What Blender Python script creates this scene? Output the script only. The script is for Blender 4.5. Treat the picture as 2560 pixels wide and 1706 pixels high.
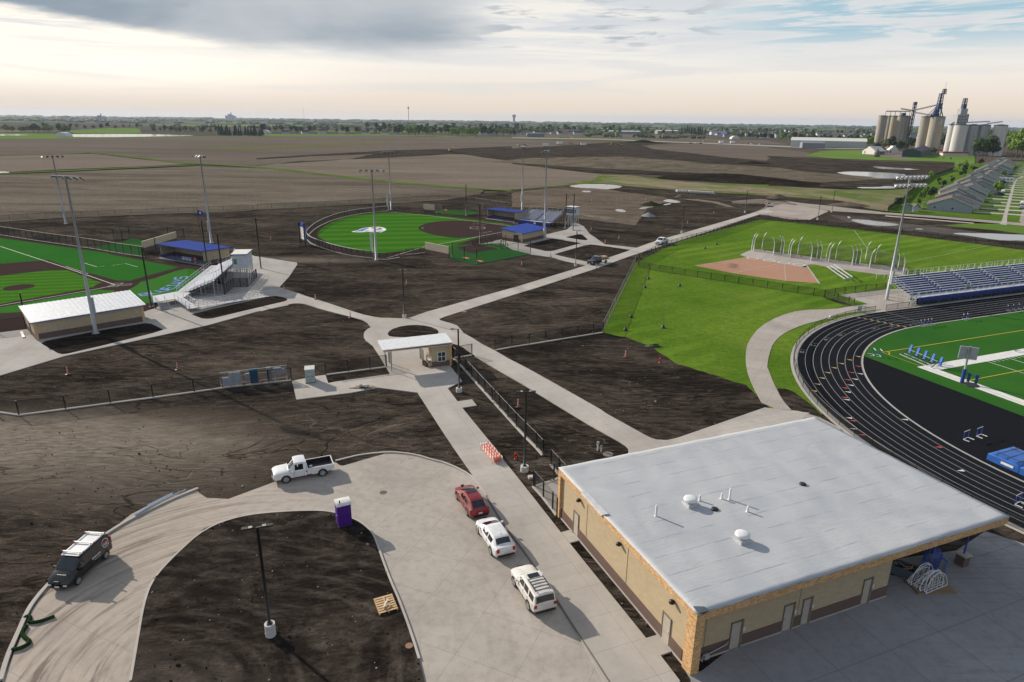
import bpy, bmesh, math, random
from math import sin, cos, pi, radians, atan2, hypot
from mathutils import Vector, Matrix, geometry
random.seed(7)
SC = bpy.context.scene
for o in list(bpy.data.objects): bpy.data.objects.remove(o)
COL = SC.collection
# ------------------------------------------------------------------ camera
cam_d = bpy.data.cameras.new('camera'); cam = bpy.data.objects.new('camera', cam_d); COL.objects.link(cam)
cam_d.sensor_fit = 'HORIZONTAL'; cam_d.sensor_width = 36.0; cam_d.lens = 23.34
cam_d.clip_start = 0.5; cam_d.clip_end = 60000
PITCH, ROLL = radians(18.4), radians(0.7)
fw = Vector((0, cos(PITCH), -sin(PITCH))); rt0 = Vector((1, 0, 0)); up0 = rt0.cross(fw)
rt = rt0*cos(ROLL) + up0*sin(ROLL); up = -rt0*sin(ROLL) + up0*cos(ROLL)
M = Matrix((rt, up, -fw)).transposed().to_4x4(); M.translation = Vector((0, 0, 33.0))
cam.matrix_world = M; SC.camera = cam
# ------------------------------------------------------------------ exposure
SC.view_settings.view_transform = 'Standard'; SC.view_settings.look = 'None'
SC.view_settings.exposure = 0.22; SC.view_settings.gamma = 1.0
SC.cycles.max_bounces = 6; SC.cycles.transparent_max_bounces = 24; SC.cycles.volume_bounces = 0
try: SC.cycles.use_denoising = True
except Exception: pass
# ------------------------------------------------------------------ node helper
class NT:
    def __init__(s, tree): s.t = tree; s.n = tree.nodes; s.l = tree.links
    def node(s, typ, **kw):
        n = s.n.new(typ)
        for k, v in kw.items(): setattr(n, k, v)
        return n
    def put(s, sock, v):
        if isinstance(v, bpy.types.NodeSocket): s.l.new(v, sock)
        elif v is not None:
            if isinstance(v, (tuple, list)) and sock.type == 'RGBA' and len(v) == 3: v = (*v, 1)
            sock.default_value = v
    def math(s, op, a, b=None, c=None, clamp=False):
        n = s.node('ShaderNodeMath', operation=op); n.use_clamp = clamp
        s.put(n.inputs[0], a); s.put(n.inputs[1], b)
        if c is not None: s.put(n.inputs[2], c)
        return n.outputs[0]
    def mix(s, f, a, b, blend='MIX'):
        n = s.node('ShaderNodeMix', data_type='RGBA', blend_type=blend)
        s.put(n.inputs[0], f); s.put(n.inputs[6], a); s.put(n.inputs[7], b); return n.outputs[2]
    def rng(s, v, a, b, c=0., d=1., smooth=False):
        n = s.node('ShaderNodeMapRange'); n.interpolation_type = 'SMOOTHSTEP' if smooth else 'LINEAR'
        for i, x in enumerate((v, a, b, c, d)): s.put(n.inputs[i], x)
        return n.outputs[0]
    def noise(s, vec, scale, detail=4, rough=.55, dist=0., out=0):
        n = s.node('ShaderNodeTexNoise'); s.put(n.inputs['Vector'], vec)
        s.put(n.inputs['Scale'], scale); s.put(n.inputs['Detail'], detail); s.put(n.inputs['Roughness'], rough); s.put(n.inputs['Distortion'], dist)
        return n.outputs[out]
    def mapv(s, vec, loc=(0,0,0), rot=(0,0,0), scale=(1,1,1)):
        n = s.node('ShaderNodeMapping'); s.put(n.inputs[0], vec); s.put(n.inputs[1], loc); s.put(n.inputs[2], rot); s.put(n.inputs[3], scale); return n.outputs[0]
    def sep(s, vec):
        n = s.node('ShaderNodeSeparateXYZ'); s.put(n.inputs[0], vec); return n.outputs
    def comb(s, x, y, z=0.):
        n = s.node('ShaderNodeCombineXYZ'); s.put(n.inputs[0], x); s.put(n.inputs[1], y); s.put(n.inputs[2], z); return n.outputs[0]
    def pos(s): return s.node('ShaderNodeNewGeometry').outputs['Position']
# ------------------------------------------------------------------ sky
SUN_EL = radians(23.5); SUN_DIR = Vector((-0.785, 0.62, 0)).normalized()       # towards the sun, on the ground plane
def build_world():
    w = bpy.data.worlds.new('World'); SC.world = w; w.use_nodes = True
    w.node_tree.nodes.clear(); N = NT(w.node_tree)
    out = N.node('ShaderNodeOutputWorld'); bg = N.node('ShaderNodeBackground'); N.l.new(bg.outputs[0], out.inputs[0])
    sky = N.node('ShaderNodeTexSky'); sky.sky_type = 'NISHITA'; sky.sun_disc = False
    sky.sun_elevation = SUN_EL; sky.sun_rotation = atan2(SUN_DIR.x, SUN_DIR.y) % (2*pi)
    sky.air_density = 1.0; sky.dust_density = 2.0
    blue = N.node('ShaderNodeVectorMath', operation='SCALE'); N.l.new(sky.outputs[0], blue.inputs[0]); blue.inputs[3].default_value = 1.0
    d = N.node('ShaderNodeTexCoord').outputs['Generated']
    x, y, z = N.sep(d)
    az = N.math('ARCTAN2', x, y); el = N.math('ARCSINE', z)
    # clouds in azimuth / elevation, in units of the strength-0.1 background (10 = white)
    P = N.comb(N.math('MULTIPLY', az, 1.0), N.math('MULTIPLY', el, 4.2))
    n1 = N.noise(P, 2.2, 7, .6, .5); n2 = N.noise(N.mapv(P, (4, 2, 0)), 5.0, 6, .62, .3)
    n3 = N.noise(N.mapv(P, (9, 5, 0), (0, 0, .25), (1, 3.2, 1)), 5.0, 7, .65, .6)
    pe = N.rng(el, .0, .085, 0, 1, True)
    base = N.mix(pe, (7.4, 6.2, 5.0, 1), (8.2, 7.8, 7.15, 1))
    left = N.math('MULTIPLY', N.rng(az, -.1, -.55, 0, 1, True), N.math('MULTIPLY', N.rng(el, .012, .06, 0, 1, True), N.rng(el, .19, .12, 0, 1, True)))
    base = N.mix(left, base, (10.5, 9.6, 8.2, 1))
    # thin blue-grey haze just over the horizon towards the right
    low = N.math('MULTIPLY', N.rng(el, .018, .0, 0, 1, True), N.rng(az, -.2, .35, 0, .8, True))
    base = N.mix(low, base, (6.3, 6.1, 5.9, 1))
    # upper veil: light grey, with soft streaks
    veil = N.math('MULTIPLY', N.rng(el, .05, .12, 0, 1, True), N.rng(n3, .38, .60, .1, 1, True))
    base = N.mix(veil, base, (5.9, 6.15, 6.45, 1))
    # blue openings on the right
    bm = N.math('MULTIPLY', N.rng(az, .12, .42, 0, 1, True), N.math('MULTIPLY', N.rng(el, .06, .12, 0.0, 1, True), N.rng(n3, .55, .42, 0, 1, True)))
    blu = N.node('ShaderNodeVectorMath', operation='ADD'); N.l.new(blue.outputs[0], blu.inputs[0]); blu.inputs[1].default_value = (1.2, 2.6, 3.3)
    base = N.mix(N.math('MULTIPLY', bm, .95), base, (3.1, 4.8, 5.8, 1))
    # faint grey streaks low on the left
    st = N.math('MULTIPLY', N.rng(N.noise(N.mapv(P, (1, 7, 0), (0, 0, .12), (1, 3, 1)), 2.6, 5, .55, .4), .5, .66, 0, .55, True), N.math('MULTIPLY', N.rng(el, .02, .045, 0, 1, True), N.rng(el, .1, .07, 0, 1, True)))
    base = N.mix(st, base, (6.4, 6.3, 6.3, 1))
    # big slate cloud bank, upper left
    edge = N.math('ADD', N.rng(az, -.66, -.36, .113, .080), N.rng(az, -.36, -.06, 0, -.002))
    edge = N.math('ADD', edge, N.math('MULTIPLY', N.math('SUBTRACT', n2, .5), .035))
    edge = N.math('ADD', edge, N.math('MULTIPLY', N.math('SUBTRACT', n1, .5), .03))
    soft = N.rng(az, -.5, -.1, .010, .035)
    dm = N.rng(N.math('SUBTRACT', el, edge), N.math('MULTIPLY', soft, -.3), soft, 0, 1, True)
    cut = N.math('ADD', az, N.math('MULTIPLY', N.math('SUBTRACT', n1, .5), .22))
    dm = N.math('MULTIPLY', dm, N.rng(cut, .0, -.14, 0, 1, True))
    dcol = N.mix(N.rng(N.noise(N.mapv(P, (2, 9, 0)), 2.4, 6, .55, .4), .38, .64, 0, 1, True), (2.5, 3.05, 3.6, 1), (4.6, 4.85, 5.1, 1))
    dcol = N.mix(N.rng(N.math('SUBTRACT', el, edge), .02, .075, 0, .55, True), dcol, (5.3, 5.45, 5.7, 1))
    base = N.mix(dm, base, dcol)
    # small slate cumulus fragments right of the middle
    q = N.noise(N.mapv(P, (3, 1, 0), (0, 0, 0), (1, 1.6, 1)), 9.0, 5, .55, .2)
    sm = N.math('MULTIPLY', N.rng(q, .53, .61, 0, 1, True), N.math('MULTIPLY', N.math('MULTIPLY', N.rng(az, -.1, 0, 0, 1, True), N.rng(az, .32, .2, 0, 1, True)), N.math('MULTIPLY', N.rng(el, .085, .11, 0, 1, True), N.rng(el, .17, .14, 0, 1, True))))
    base = N.mix(N.math('MULTIPLY', sm, .85), base, (3.6, 4.1, 4.6, 1))
    # the overcast dome above the picture, darker and bluer, with the real sky through it
    top = N.rng(el, .16, .6, 0, 1, True)
    dome = N.mix(N.rng(n1, .4, .6, .35, .75), blue.outputs[0], (3.0, 3.35, 3.9, 1))
    base = N.mix(top, base, dome)
    back = N.rng(y, .1, -.5, 0, 1, True)
    base = N.mix(N.math('MULTIPLY', back, .75), base, (3.6, 4.0, 4.7, 1))
    N.l.new(base, bg.inputs[0]); bg.inputs[1].default_value = 0.1
build_world()
# ------------------------------------------------------------------ sun
sd = bpy.data.lights.new('sun', 'SUN'); sd.energy = 4.6; sd.angle = radians(0.6); sd.color = (1.0, .90, .77)
so = bpy.data.objects.new('sun', sd); COL.objects.link(so)
so.rotation_euler = (-Vector((SUN_DIR.x*cos(SUN_EL), SUN_DIR.y*cos(SUN_EL), sin(SUN_EL)))).to_track_quat('-Z', 'Y').to_euler()
# measured ground plan, metres (x right, y away from the camera, origin under it)
T = {}
def P(s): return [tuple(float(v) for v in q.split(",")) for q in s.split()]
T['drive']=P('-30.18,29.60 -30.94,31.85 -32.22,34.96 -33.46,38.21 -34.07,41.22 -33.74,43.81 -33.45,47.10 -33.05,49.99 -31.89,52.18 -29.92,53.85 -28.99,54.02 -28.71,53.62 -27.65,52.80 -25.61,52.67 -22.81,55.41 -20.32,58.12 -17.32,60.41 -17.67,60.00 -16.47,60.92 -14.30,61.64 -12.31,61.88 -9.75,61.39 -8.01,60.39 -8.02,60.52 -6.52,59.66 -5.25,58.72 -3.66,57.08 -2.90,55.50 -2.16,53.44 -1.20,50.83 -0.23,48.43 0.93,45.92 1.92,43.62 3.03,40.90 4.34,37.41 6.68,31.37 7.22,28.40 -29.14,27.90')
T['island']=P('-21.34,28.01 -23.15,31.97 -24.43,35.09 -25.96,38.78 -26.68,41.36 -26.45,44.23 -25.69,47.94 -23.52,49.86 -20.36,50.61 -17.09,50.89 -15.54,50.66 -13.59,49.73 -12.42,48.81 -11.46,47.61 -10.84,46.26 -9.97,44.09 -8.84,41.44 -8.03,39.76 -7.07,37.50 -6.39,35.81 -5.72,34.02 -3.91,28.25')
T['kerb_w']=P('-31.09,31.92 -32.06,33.87 -32.52,35.08 -33.00,36.36 -33.68,38.09 -33.95,39.55 -34.04,40.96 -33.95,43.39 -33.74,45.36 -33.47,47.04 -32.69,49.11 -31.51,51.14 -30.40,52.87 -29.49,53.89 -29.13,54.32')
T['kerb_n']=P('-17.71,59.90 -16.70,60.52 -15.53,61.25 -13.18,61.84 -11.87,61.89 -9.75,61.39 -8.01,60.39 -6.98,59.98 -6.52,59.66 -5.25,58.72 -3.66,57.08 -2.90,55.50 -2.16,53.63')
T['kerb_e']=P('-2.16,53.53 -1.20,50.83 -0.23,48.43 0.93,45.92 1.92,43.62 3.03,40.90 4.34,37.41 6.49,31.86')
T['gate_walk']=P('-11.89,77.82 -6.83,64.97 -2.90,55.50 -2.16,53.44 -1.20,50.83 -0.23,48.43 0.93,45.92 1.92,43.62 3.03,40.90 4.34,37.41 7.22,28.40 12.14,28.47 10.62,32.48 10.70,32.48 9.89,34.61 9.27,36.03 6.39,42.99 4.30,48.06 0.72,56.98 -0.97,61.04 -0.97,61.50 -2.73,65.64 -5.90,73.28 -5.86,73.35 -6.60,75.16 -8.27,79.43 -10.13,80.48')
T['bench_pad']=P('-6.70,75.15 -4.88,75.84 -4.18,74.00 -5.86,73.30')
T['door_pad_a']=P('9.20,36.05 10.28,36.47 10.82,34.97 9.86,34.55')
T['door_pad_b']=P('4.35,48.04 5.11,48.40 5.88,46.98 4.94,46.58')
T['gate_plaza']=P('-11.57,77.70 -17.15,79.28 -20.25,77.51 -26.43,75.13 -28.92,81.24 -26.06,83.09 -25.12,83.49 -23.97,80.60 -23.10,81.14 -16.49,84.14 -19.11,90.85 -18.30,96.81 -9.53,97.14 -8.64,87.50 -6.55,81.88 -8.25,79.29 -10.15,78.82')
T['gate_neck']=P('-16.39,83.93 -19.42,91.54 -21.26,95.92 -21.67,96.68 -22.96,98.62 -23.68,100.67 -23.96,102.37 -19.60,104.31 -11.03,103.32 -9.28,97.15 -8.55,86.53 -12.65,83.30')
T['round']=P('-23.59,100.67 -23.99,102.80 -23.87,104.14 -23.48,105.51 -23.63,106.90 -24.09,107.83 -24.98,108.75 -26.38,110.67 -22.18,110.95 -17.86,110.63 -15.22,112.16 -12.74,110.75 -12.38,109.78 -10.24,107.93 -9.34,107.03 -8.82,105.66 -7.94,103.01 -8.21,96.41 -11.77,94.75 -18.03,95.27 -21.26,95.92 -22.96,98.62')
T['path_w']=P('-24.98,108.75 -27.58,110.91 -34.63,115.84 -37.33,118.32 -39.37,119.76 -41.17,119.67 -43.01,117.31 -45.49,113.21 -52.4,123.5 -49.4,129.7 -47.6,132.1 -43.7,128.2 -35.0,120.7 -27.17,113.33 -23.86,111.28 -22.23,110.68 -20.10,110.37 -21.20,105.12 -23.35,105.03')
T['road_ne']=P('-21.83,110.56 -20.10,110.37 -17.79,111.34 -15.58,114.90 -0.1,133.9 0.2,134.1 15.0,153.8 18.1,158.2 26.2,170.0 41.0,192.3 103.5,273.7 101.5,262.7 93.0,254.1 61.9,211.7 46.1,190.8 30.7,170.3 19.1,153.2 5.1,134.4 -0.1,127.8 -11.80,112.27 -12.68,110.69 -12.47,109.58 -15.45,105.36')
T['path_se']=P('-12.74,110.75 -12.38,109.78 -11.14,108.61 -10.24,107.93 -9.34,107.03 -8.82,105.66 -7.94,103.01 -6.17,100.10 -4.62,97.33 -2.51,94.34 -0.64,91.16 2.29,86.91 5.72,81.48 10.72,73.44 11.32,72.18 14.83,66.67 15.30,66.02 15.92,65.51 17.09,65.41 18.29,65.97 30.96,74.49 35.84,73.09 22.44,57.46 12.04,58.91 11.57,61.22 12.14,61.94 12.42,62.66 12.48,63.40 12.33,63.89 11.78,64.89 9.03,68.86 5.34,74.75 0.67,82.40 2.16,80.03 -2.30,86.75 -5.43,91.69 -7.40,95.67 -8.22,96.60 -9.28,97.23 -10.87,97.88')
T['round_island']=P('-20.07,101.87 -20.07,103.18 -19.64,104.53 -18.77,105.80 -17.53,106.59 -16.19,106.84 -14.78,106.57 -13.45,105.70 -12.51,104.60 -12.06,103.50 -11.97,102.63 -12.29,101.46 -13.76,100.64 -15.64,100.14 -17.58,100.15 -18.91,100.35 -19.63,100.74')
T['gate_soil']=P('-9.51,96.95 -9.16,97.24 -8.21,96.49 -5.44,91.87 -5.88,92.21 -8.64,90.70')
T['bb_plaza']=P('-45.69,113.76 -50.76,105.30 -64.30,89.80 -67.91,81.92 -70.17,78.21 -83.25,94.73 -81.36,100.20 -78.70,102.34 -65.26,113.24 -64.36,115.44 -68.7,140.7 -59.6,133.2 -73.7,173.8 -64.5,163.7 -51.8,156.6 -51.0,154.6 -48.8,141.8 -47.7,132.1 -40.8,126.0 -43.7,128.2 -41.41,118.51')
T['bb_island_a']=P('-71.28,95.02 -71.42,96.21 -65.45,102.59 -61.42,105.97 -60.19,105.71 -58.59,104.36 -56.66,102.65 -57.45,100.76 -62.10,93.99 -64.58,90.73 -65.21,90.47 -66.12,90.91')
T['bb_island_b']=P('-56.13,111.54 -53.77,115.35 -49.5,121.0 -47.6,124.0 -45.9,124.8 -44.2,123.9 -43.1,122.8 -42.8,121.7 -43.2,120.8 -48.16,114.19 -51.58,109.40 -52.42,109.06 -53.39,109.32')
T['sb_plaza']=P('-11.5,183.9 -3.5,192.5 2.2,186.8 10.3,202.9 17.0,212.2 20.6,226.6 21.9,225.8 23.2,219.6 23.4,211.1 23.5,204.7 24.3,198.7 25.9,186.5 34.7,181.4 33.2,179.5 30.8,178.1 26.3,169.9 20.0,161.2 17.8,157.2 13.1,161.8 9.9,166.7 5.0,169.8 -1.6,177.2 -3.8,177.0 -4.5,178.8')
T['sb_island_a']=P('2.9,182.2 4.6,185.5 10.8,194.0 11.7,194.5 18.8,188.3 19.1,187.8 18.3,186.6 10.8,176.0 9.8,175.2 8.6,175.2')
T['sb_island_b']=P('15.7,197.6 19.5,202.8 20.5,203.4 21.1,202.0 21.8,193.9 21.1,193.0 19.7,193.5')
T['sb_island_c']=P('10.8,170.5 11.7,172.3 19.9,184.1 21.7,185.8 23.4,185.0 31.5,178.4 30.5,176.3 24.5,167.6 19.0,160.7 17.2,163.0')
T['walk_track']=P('35.95,73.35 30.95,74.47 31.80,81.19 33.08,87.66 35.43,95.14 37.66,100.45 42.16,108.36 48.10,115.25 53.79,119.55 60.2,120.2 65.0,122.8 65.0,122.6 68.9,124.4 74.4,125.5 72.4,121.8 66.68,119.55 64.56,119.07 61.26,117.60 58.59,115.83 56.11,113.93 53.31,112.07 49.93,109.71 45.19,105.20 41.44,99.95 38.66,94.19 36.29,88.52 36.35,88.25 35.05,82.67 34.05,77.00 33.96,74.34 34.09,71.40 38.29,67.35')
T['stand_plaza']=P('66.6,131.3 70.1,133.2 75.6,135.4 78.6,136.6 85.5,137.4 80.5,125.8 76.5,122.9 72.2,121.3 69.3,120.0 68.8,123.8 68.9,124.4')
T['apron']=P('12.20,33.30 11.25,33.37 11.41,32.68 10.64,28.44 37.11,28.81 48.00,40.61 45.04,44.24 42.82,47.27 40.76,49.00 36.54,46.24 29.83,44.77 21.34,40.55')
T['cage_pad']=P('59.8,173.5 66.5,182.4 85.7,164.9 95.9,158.8 90.8,151.1 85.7,151.2 84.9,151.1 77.8,157.1 74.7,161.8 73.0,161.7 72.3,160.7 69.8,158.6 70.6,158.1 60.7,170.2')
T['shot_sector']=P('44.2,158.8 60.7,170.2 71.4,159.4 66.8,141.6 60.0,143.6 50.9,150.6')
T['slab_ne']=P('84.4,248.9 104.5,276.6 115.8,290.8 121.6,285.6 125.8,268.3 106.7,241.4 100.3,243.1 95.9,252.9 93.0,254.1 91.6,258.6')
T['ne_curve']=P('95.5,298.8 113.0,311.4 115.6,307.3 114.8,305.0 120.5,299.3 123.3,289.6 114.2,286.8 103.2,272.9 90.5,255.4 107.3,284.2 107.6,291.9 95.4,290.7')
T['street']=P('122.2,303.7 125.8,295.8 135.2,285.1 146.8,266.9 160.9,258.7 177.0,245.5 183.6,240.6 193.5,231.2 185.5,221.2 178.2,233.2 173.3,238.4 157.2,252.3 144.2,260.3 127.7,268.5 120.8,283.7')
T['street_walk']=P('142.4,257.0 154.4,247.8 164.8,239.6 163.5,237.6 153.0,245.4 141.1,254.5')
T['house_grass']=P('150.5,270.6 166.3,294.0 263.2,436.3 364.4,567.3 427,638 543,697 378.4,428.7 203.1,224.8 184.0,241.2 177.4,246.1')
T['verge']=P('164.0,238.5 172.8,237.6 177.6,232.4 185.1,220.7 169.7,201.3 165.0,215.2 161.3,222.7 149.2,232.6')
T['house_walk']=P('172.4,237.1 173.5,235.1 192.3,261.5 237.4,322.7 296.5,403.2 328.3,445.6 355.1,476.2 357.8,481.4 323.4,440.8 283.9,388.1 243.2,332.7 195.7,268.2 179.1,245.7')
T['house_road']=P('185.9,246.2 226.8,300.1 281.6,375.3 398.1,524.3 422.0,528.2 191.5,228.6 179.5,235.1')
T['track_lawn']=P('31.32,78.97 31.18,81.93 27.85,85.46 23.99,89.45 21.67,96.65 18.49,101.93 14.90,104.09 17.77,117.34 23.0,136.0 30.5,162.1 48.3,193.2 88.7,241.4 99.0,235.1 120.3,213.7 143.9,186.2 163.3,165.7 117.46,115.93 64.88,100.30 54.45,92.50 40.59,79.88 35.83,70.17 32.46,72.27 31.26,76.99')
T['lawn_dirt']=P('34.56,80.94 36.44,80.63 36.96,77.43 37.19,74.44 37.01,71.63 36.46,69.27 33.26,70.92 33.96,74.34 34.05,77.00')
T['cut_soil']=P('61.8,129.7 63.8,127.6 65.0,125.5 65.3,123.2 64.3,122.9 63.1,125.0 62.6,127.5')
T['f_west']=P('-67.91,76.38 -58.43,69.04 -52.78,71.46 -47.13,73.96 -41.88,76.20 -37.05,78.59 -37.22,78.58 -34.96,79.48 -29.07,81.52')
T['f_west2']=P('-25.09,83.58 -18.38,86.52 -17.49,86.87')
T['f_gate_e']=P('-8.64,90.70 -5.88,92.21')
T['f_gate_se']=P('-8.46,90.71 -7.32,88.20 -3.07,77.44 1.51,65.94 2.19,64.68 3.35,61.61')
T['f_gate_se2']=P('4.08,59.61 4.81,57.73 5.32,56.43')
T['f_pen']=P('2.34,55.38 3.83,56.25 4.77,57.07')
T['f_pen2']=P('2.19,55.43 3.24,53.11 4.14,50.61')
T['f_mid']=P('-2.58,94.53 -0.31,95.94 2.49,97.40 14.90,104.09')
T['f_lawn_w']=P('14.90,104.09 30.3,161.1')
T['f_lawn_nw']=P('30.3,161.1 31.3,163.5 41.8,182.1 59.7,203.3 89.0,242.3')
T['f_lawn_n']=P('89.0,242.3 98.0,232.4 119.3,211.9 123.0,212.4 134.5,197.9 143.4,185.4 149.9,176.4')
T['f_lawn_mid']=P('30.0,156.4 34.0,151.8 41.4,146.0 49.2,140.1 56.4,134.2 62.6,129.5')
T['f_lawn_e']=P('62.6,129.5 63.7,128.0 65.3,123.0')
T['f_lawn_e2']=P('62.6,129.5 67.3,131.8 70.2,133.1 75.6,135.2 78.5,136.6')
T['f_north']=P('-175.4,201.2 -166.8,216.3 -154.8,225.0 -137.5,233.3 -118.9,242.3 -96.3,250.6 -97.4,253.6 -71.9,266.3 -50.9,281.4 -29.3,293.8 -17.0,284.9 -0.7,266.4')
T['fence_hedge']=P('151.5,272.4 178.3,309.6 200.1,343.0 230.3,387.8 278.1,455.5 344.6,538.5')
T['turf_bb']=P('-187.4,211.5 -147.5,190.2 -110.2,171.3 -82.3,153.7 -73.7,151.7 -70.7,151.0 -64.7,143.8 -64.3,133.1 -65.2,128.8 -66.7,124.2 -66.32,118.96 -65.03,115.41 -65.07,113.25 -74.03,104.95 -81.36,100.20 -89.29,95.26')
T['turf_sb']=P('-60.5,194.3 -63.7,206.3 -64.2,215.3 -63.7,227.7 -61.2,240.2 -55.1,248.2 -46.0,251.5 -30.6,245.9 -14.2,238.7 -0.5,226.6 1.5,222.8 2.3,214.1 -3.3,205.4 -4.1,190.7 -11.3,182.1 -15.8,169.5 -22.7,170.6 -31.4,161.5 -34.9,162.7 -39.2,165.2 -47.7,173.5 -54.6,182.8 -59.8,193.2')
T['sb_green']=P('-57.6,194.5 -59.5,202.4 -60.8,215.6 -59.5,233.3 -54.1,243.8 -45.5,248.5 -28.6,241.7 -13.8,231.9 -0.5,221.7 -0.5,214.6 -0.4,211.2 -5.5,204.4 -9.3,198.1 -14.3,186.6 -16.7,179.7 -23.5,177.4 -32.7,169.9 -36.4,168.9 -45.6,176.8 -52.7,185.5 -55.9,191.6')
T['sb_infield']=P('-30.4,210.7 -30.3,216.8 -28.6,223.0 -24.8,227.9 -19.3,229.6 -13.7,228.8 -6.0,222.9 -0.5,218.1 -0.4,209.1 -7.0,199.2 -14.8,193.8 -18.7,194.5 -23.2,198.1 -27.6,203.8')
T['sb_line_n']=P('-45.6,249.1 -29.9,240.1 -13.6,228.0 -2.4,219.1 -0.5,217.6')
T['sb_line_s']=P('-0.4,209.5 -8.7,199.1 -17.4,187.3 -23.8,179.9 -31.4,162.9')
T['sb_fence']=P('-47.2,252.7 -54.5,245.2 -58.6,237.6 -61.5,226.5 -62.3,210.8 -60.7,196.2 -59.3,189.5 -56.3,183.1 -54.3,180.0 -50.5,175.4 -47.0,171.3 -42.8,167.4 -39.1,164.7 -34.8,162.9')
T['sb_fence2']=P('-34.7,162.4 -31.4,161.3 -28.4,164.4')
T['sb_fence3']=P('-27.4,168.1 -25.5,168.9 -22.7,170.9')
T['sb_fence_rf']=P('-47.2,252.7 -44.1,252.3 -33.4,248.7')
T['bb_green']=P('-157.5,191.0 -143.4,184.6 -101.6,164.9 -101.0,163.8 -76.8,149.7 -80.0,136.0 -82.8,135.6 -83.6,135.8 -90.1,139.5 -102.2,148.8 -110.7,155.1 -116.5,148.0 -122.7,146.5')
T['bb_dirt_in']=P('-123.6,147.6 -118.6,150.9 -111.6,155.4 -110.6,155.8 -102.6,149.4 -99.5,146.1 -100.7,144.9 -104.4,144.7 -107.2,141.8 -109.7,138.8 -113.2,134.2')
T['bb_mow']=P('-113.2,134.2 -109.7,138.8 -107.0,141.6 -103.5,144.5 -99.6,145.2 -87.5,135.6 -84.9,133.8 -84.4,130.0 -84.5,127.3 -93.49,116.70 -96.75,113.25')
T['bb_home']=P('-84.4,130.0 -85.1,131.8 -85.0,133.9 -83.6,135.8 -80.8,136.1 -78.7,135.6 -77.2,133.7 -76.8,131.3 -77.7,128.6 -79.9,127.5 -82.5,128.3')
T['bb_path_a']=P('-79.6,128.5 -77.7,125.9 -76.3,126.8 -77.9,129.0')
T['bb_base_l']=P('-104.0,149.3 -102.6,149.4 -82.9,135.8 -82.9,133.4')
T['bb_base_r']=P('-96.48,112.91 -93.49,116.70 -84.4,130.0 -82.5,128.3 -91.91,114.55 -95.16,111.21')
T['bb_arc']=P('-80.0,135.5 -80.3,137.0 -76.6,150.3 -72.9,149.4 -74.6,148.3 -78.9,135.5')
T['bb_line_a']=P('-143.8,177.1 -134.2,172.1 -101.5,147.7 -81.2,132.0')
T['bb_line_b']=P('-81.0,131.6 -83.8,126.9 -92.59,115.47 -95.42,111.55')
T['bb_wedge']=P('-74.2,148.5 -67.6,144.4 -65.6,134.9 -65.8,131.8')
T['bb_fence_n']=P('-174.8,204.5 -147.1,189.6 -128.1,179.9 -110.2,171.3 -99.1,165.3 -90.5,161.0')
T['bb_fence_w']=P('-87.76,97.45 -81.56,100.48 -80.62,101.09 -78.78,102.45')
T['bp_bb_turf']=P('-110.2,171.3 -107.2,181.3 -108.0,186.6 -99.9,182.7 -91.7,162.3 -103.8,168.7')
T['bp_sb_turf']=P('-15.8,163.8 -17.5,181.9 -3.2,186.3 -0.3,176.6 4.4,170.7 -8.7,157.1 -8.9,156.4')
T['bp_sb_dirt']=P('-11.4,183.6 -10.1,184.5 -4.1,177.6 -8.2,174.0 -10.6,170.3 -13.3,174.2 -15.2,178.8')
T['bp_sbn_turf']=P('-29.4,249.0 -27.8,257.1 -15.2,255.0 -12.3,247.6 -18.4,242.6')
T['mound_bb']=P('-101.0,127.4 -101.7,129.6 -100.4,131.5 -98.2,131.9 -96.6,130.8 -96.0,129.0 -97.6,126.7 -99.5,126.4')
T['site_soil']=P('-181.4,173.7 -173.2,211.0 -164.3,212.9 -153.2,222.5 -136.7,232.0 -117.8,240.0 -95.7,249.0 -96.8,252.1 -60.0,271.1 -29.1,291.7 -16.3,317.8 -0.9,335.0 -0.9,339.3 25.0,361.2 46.7,383.5 68.3,360.6 97.0,338.8 122.6,326.5 122.6,326.5 135.0,318.4 148.9,306.5 146.8,280.7 148.6,251.6 161.6,240.1 178.2,211.9 197.3,152.0 47.14,27.70 -44.25,26.47 -170.5,132.3')
T['sb_tan']=P('-0.9,324.6 24.8,358.1 45.9,351.9 53.1,336.2 68.8,313.3 71.9,300.5 55.0,275.3 47.9,248.6 40.8,223.8 33.3,230.7 21.4,240.4 23.4,265.3 -0.7,269.8')
T['field_near']=P('-233.0,175.7 -283.3,344.7 -295.5,391.3 -281.5,407.8 -258.1,434.7 -222.6,478.4 -177.3,469.7 -179.2,474.9 -120.1,425.0 -57.4,369.3 -14.6,336.0 -16.3,317.8 -29.1,291.7 -60.0,271.1 -96.8,252.1 -95.7,249.0 -117.8,240.0 -136.7,232.0 -153.2,222.5 -164.3,212.9 -172.3,209.9')
T['field_tan']=P('-454.2,547.9 -430.2,574.4 -383,625 -307.0,557.0 -238.1,503.6 -257.2,471.9 -288.8,439.3 -307.6,407.8 -313.1,374.6')
T['field_mid']=P('-185.3,491.3 -171.3,547.6 -122,607 -64,703 -1.9,583.0 -1.7,550.2 37.1,485.6 57.9,453.5 50.3,413.4 25.2,364.3 -0.9,341.5 -0.9,335.0 -14.7,338.7 -57.9,372.6 -121.3,429.3 -181.2,480.3')
T['field_back']=P('-811,950 -727,978 -642,1097 -494,1325 -500,1342 -275,1493 -5,1373 -5,1292 132,1245 199,1178 229,1057 277,753 277,753 314,727 255,637 233,632 136.1,580.3 -1.9,599.2 -115.9,574.7 -189.5,502.8 -177.3,469.7 -239.2,506.0 -309.3,561.4 -387,630 -433.6,579.1 -468.7,544.5')
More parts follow.
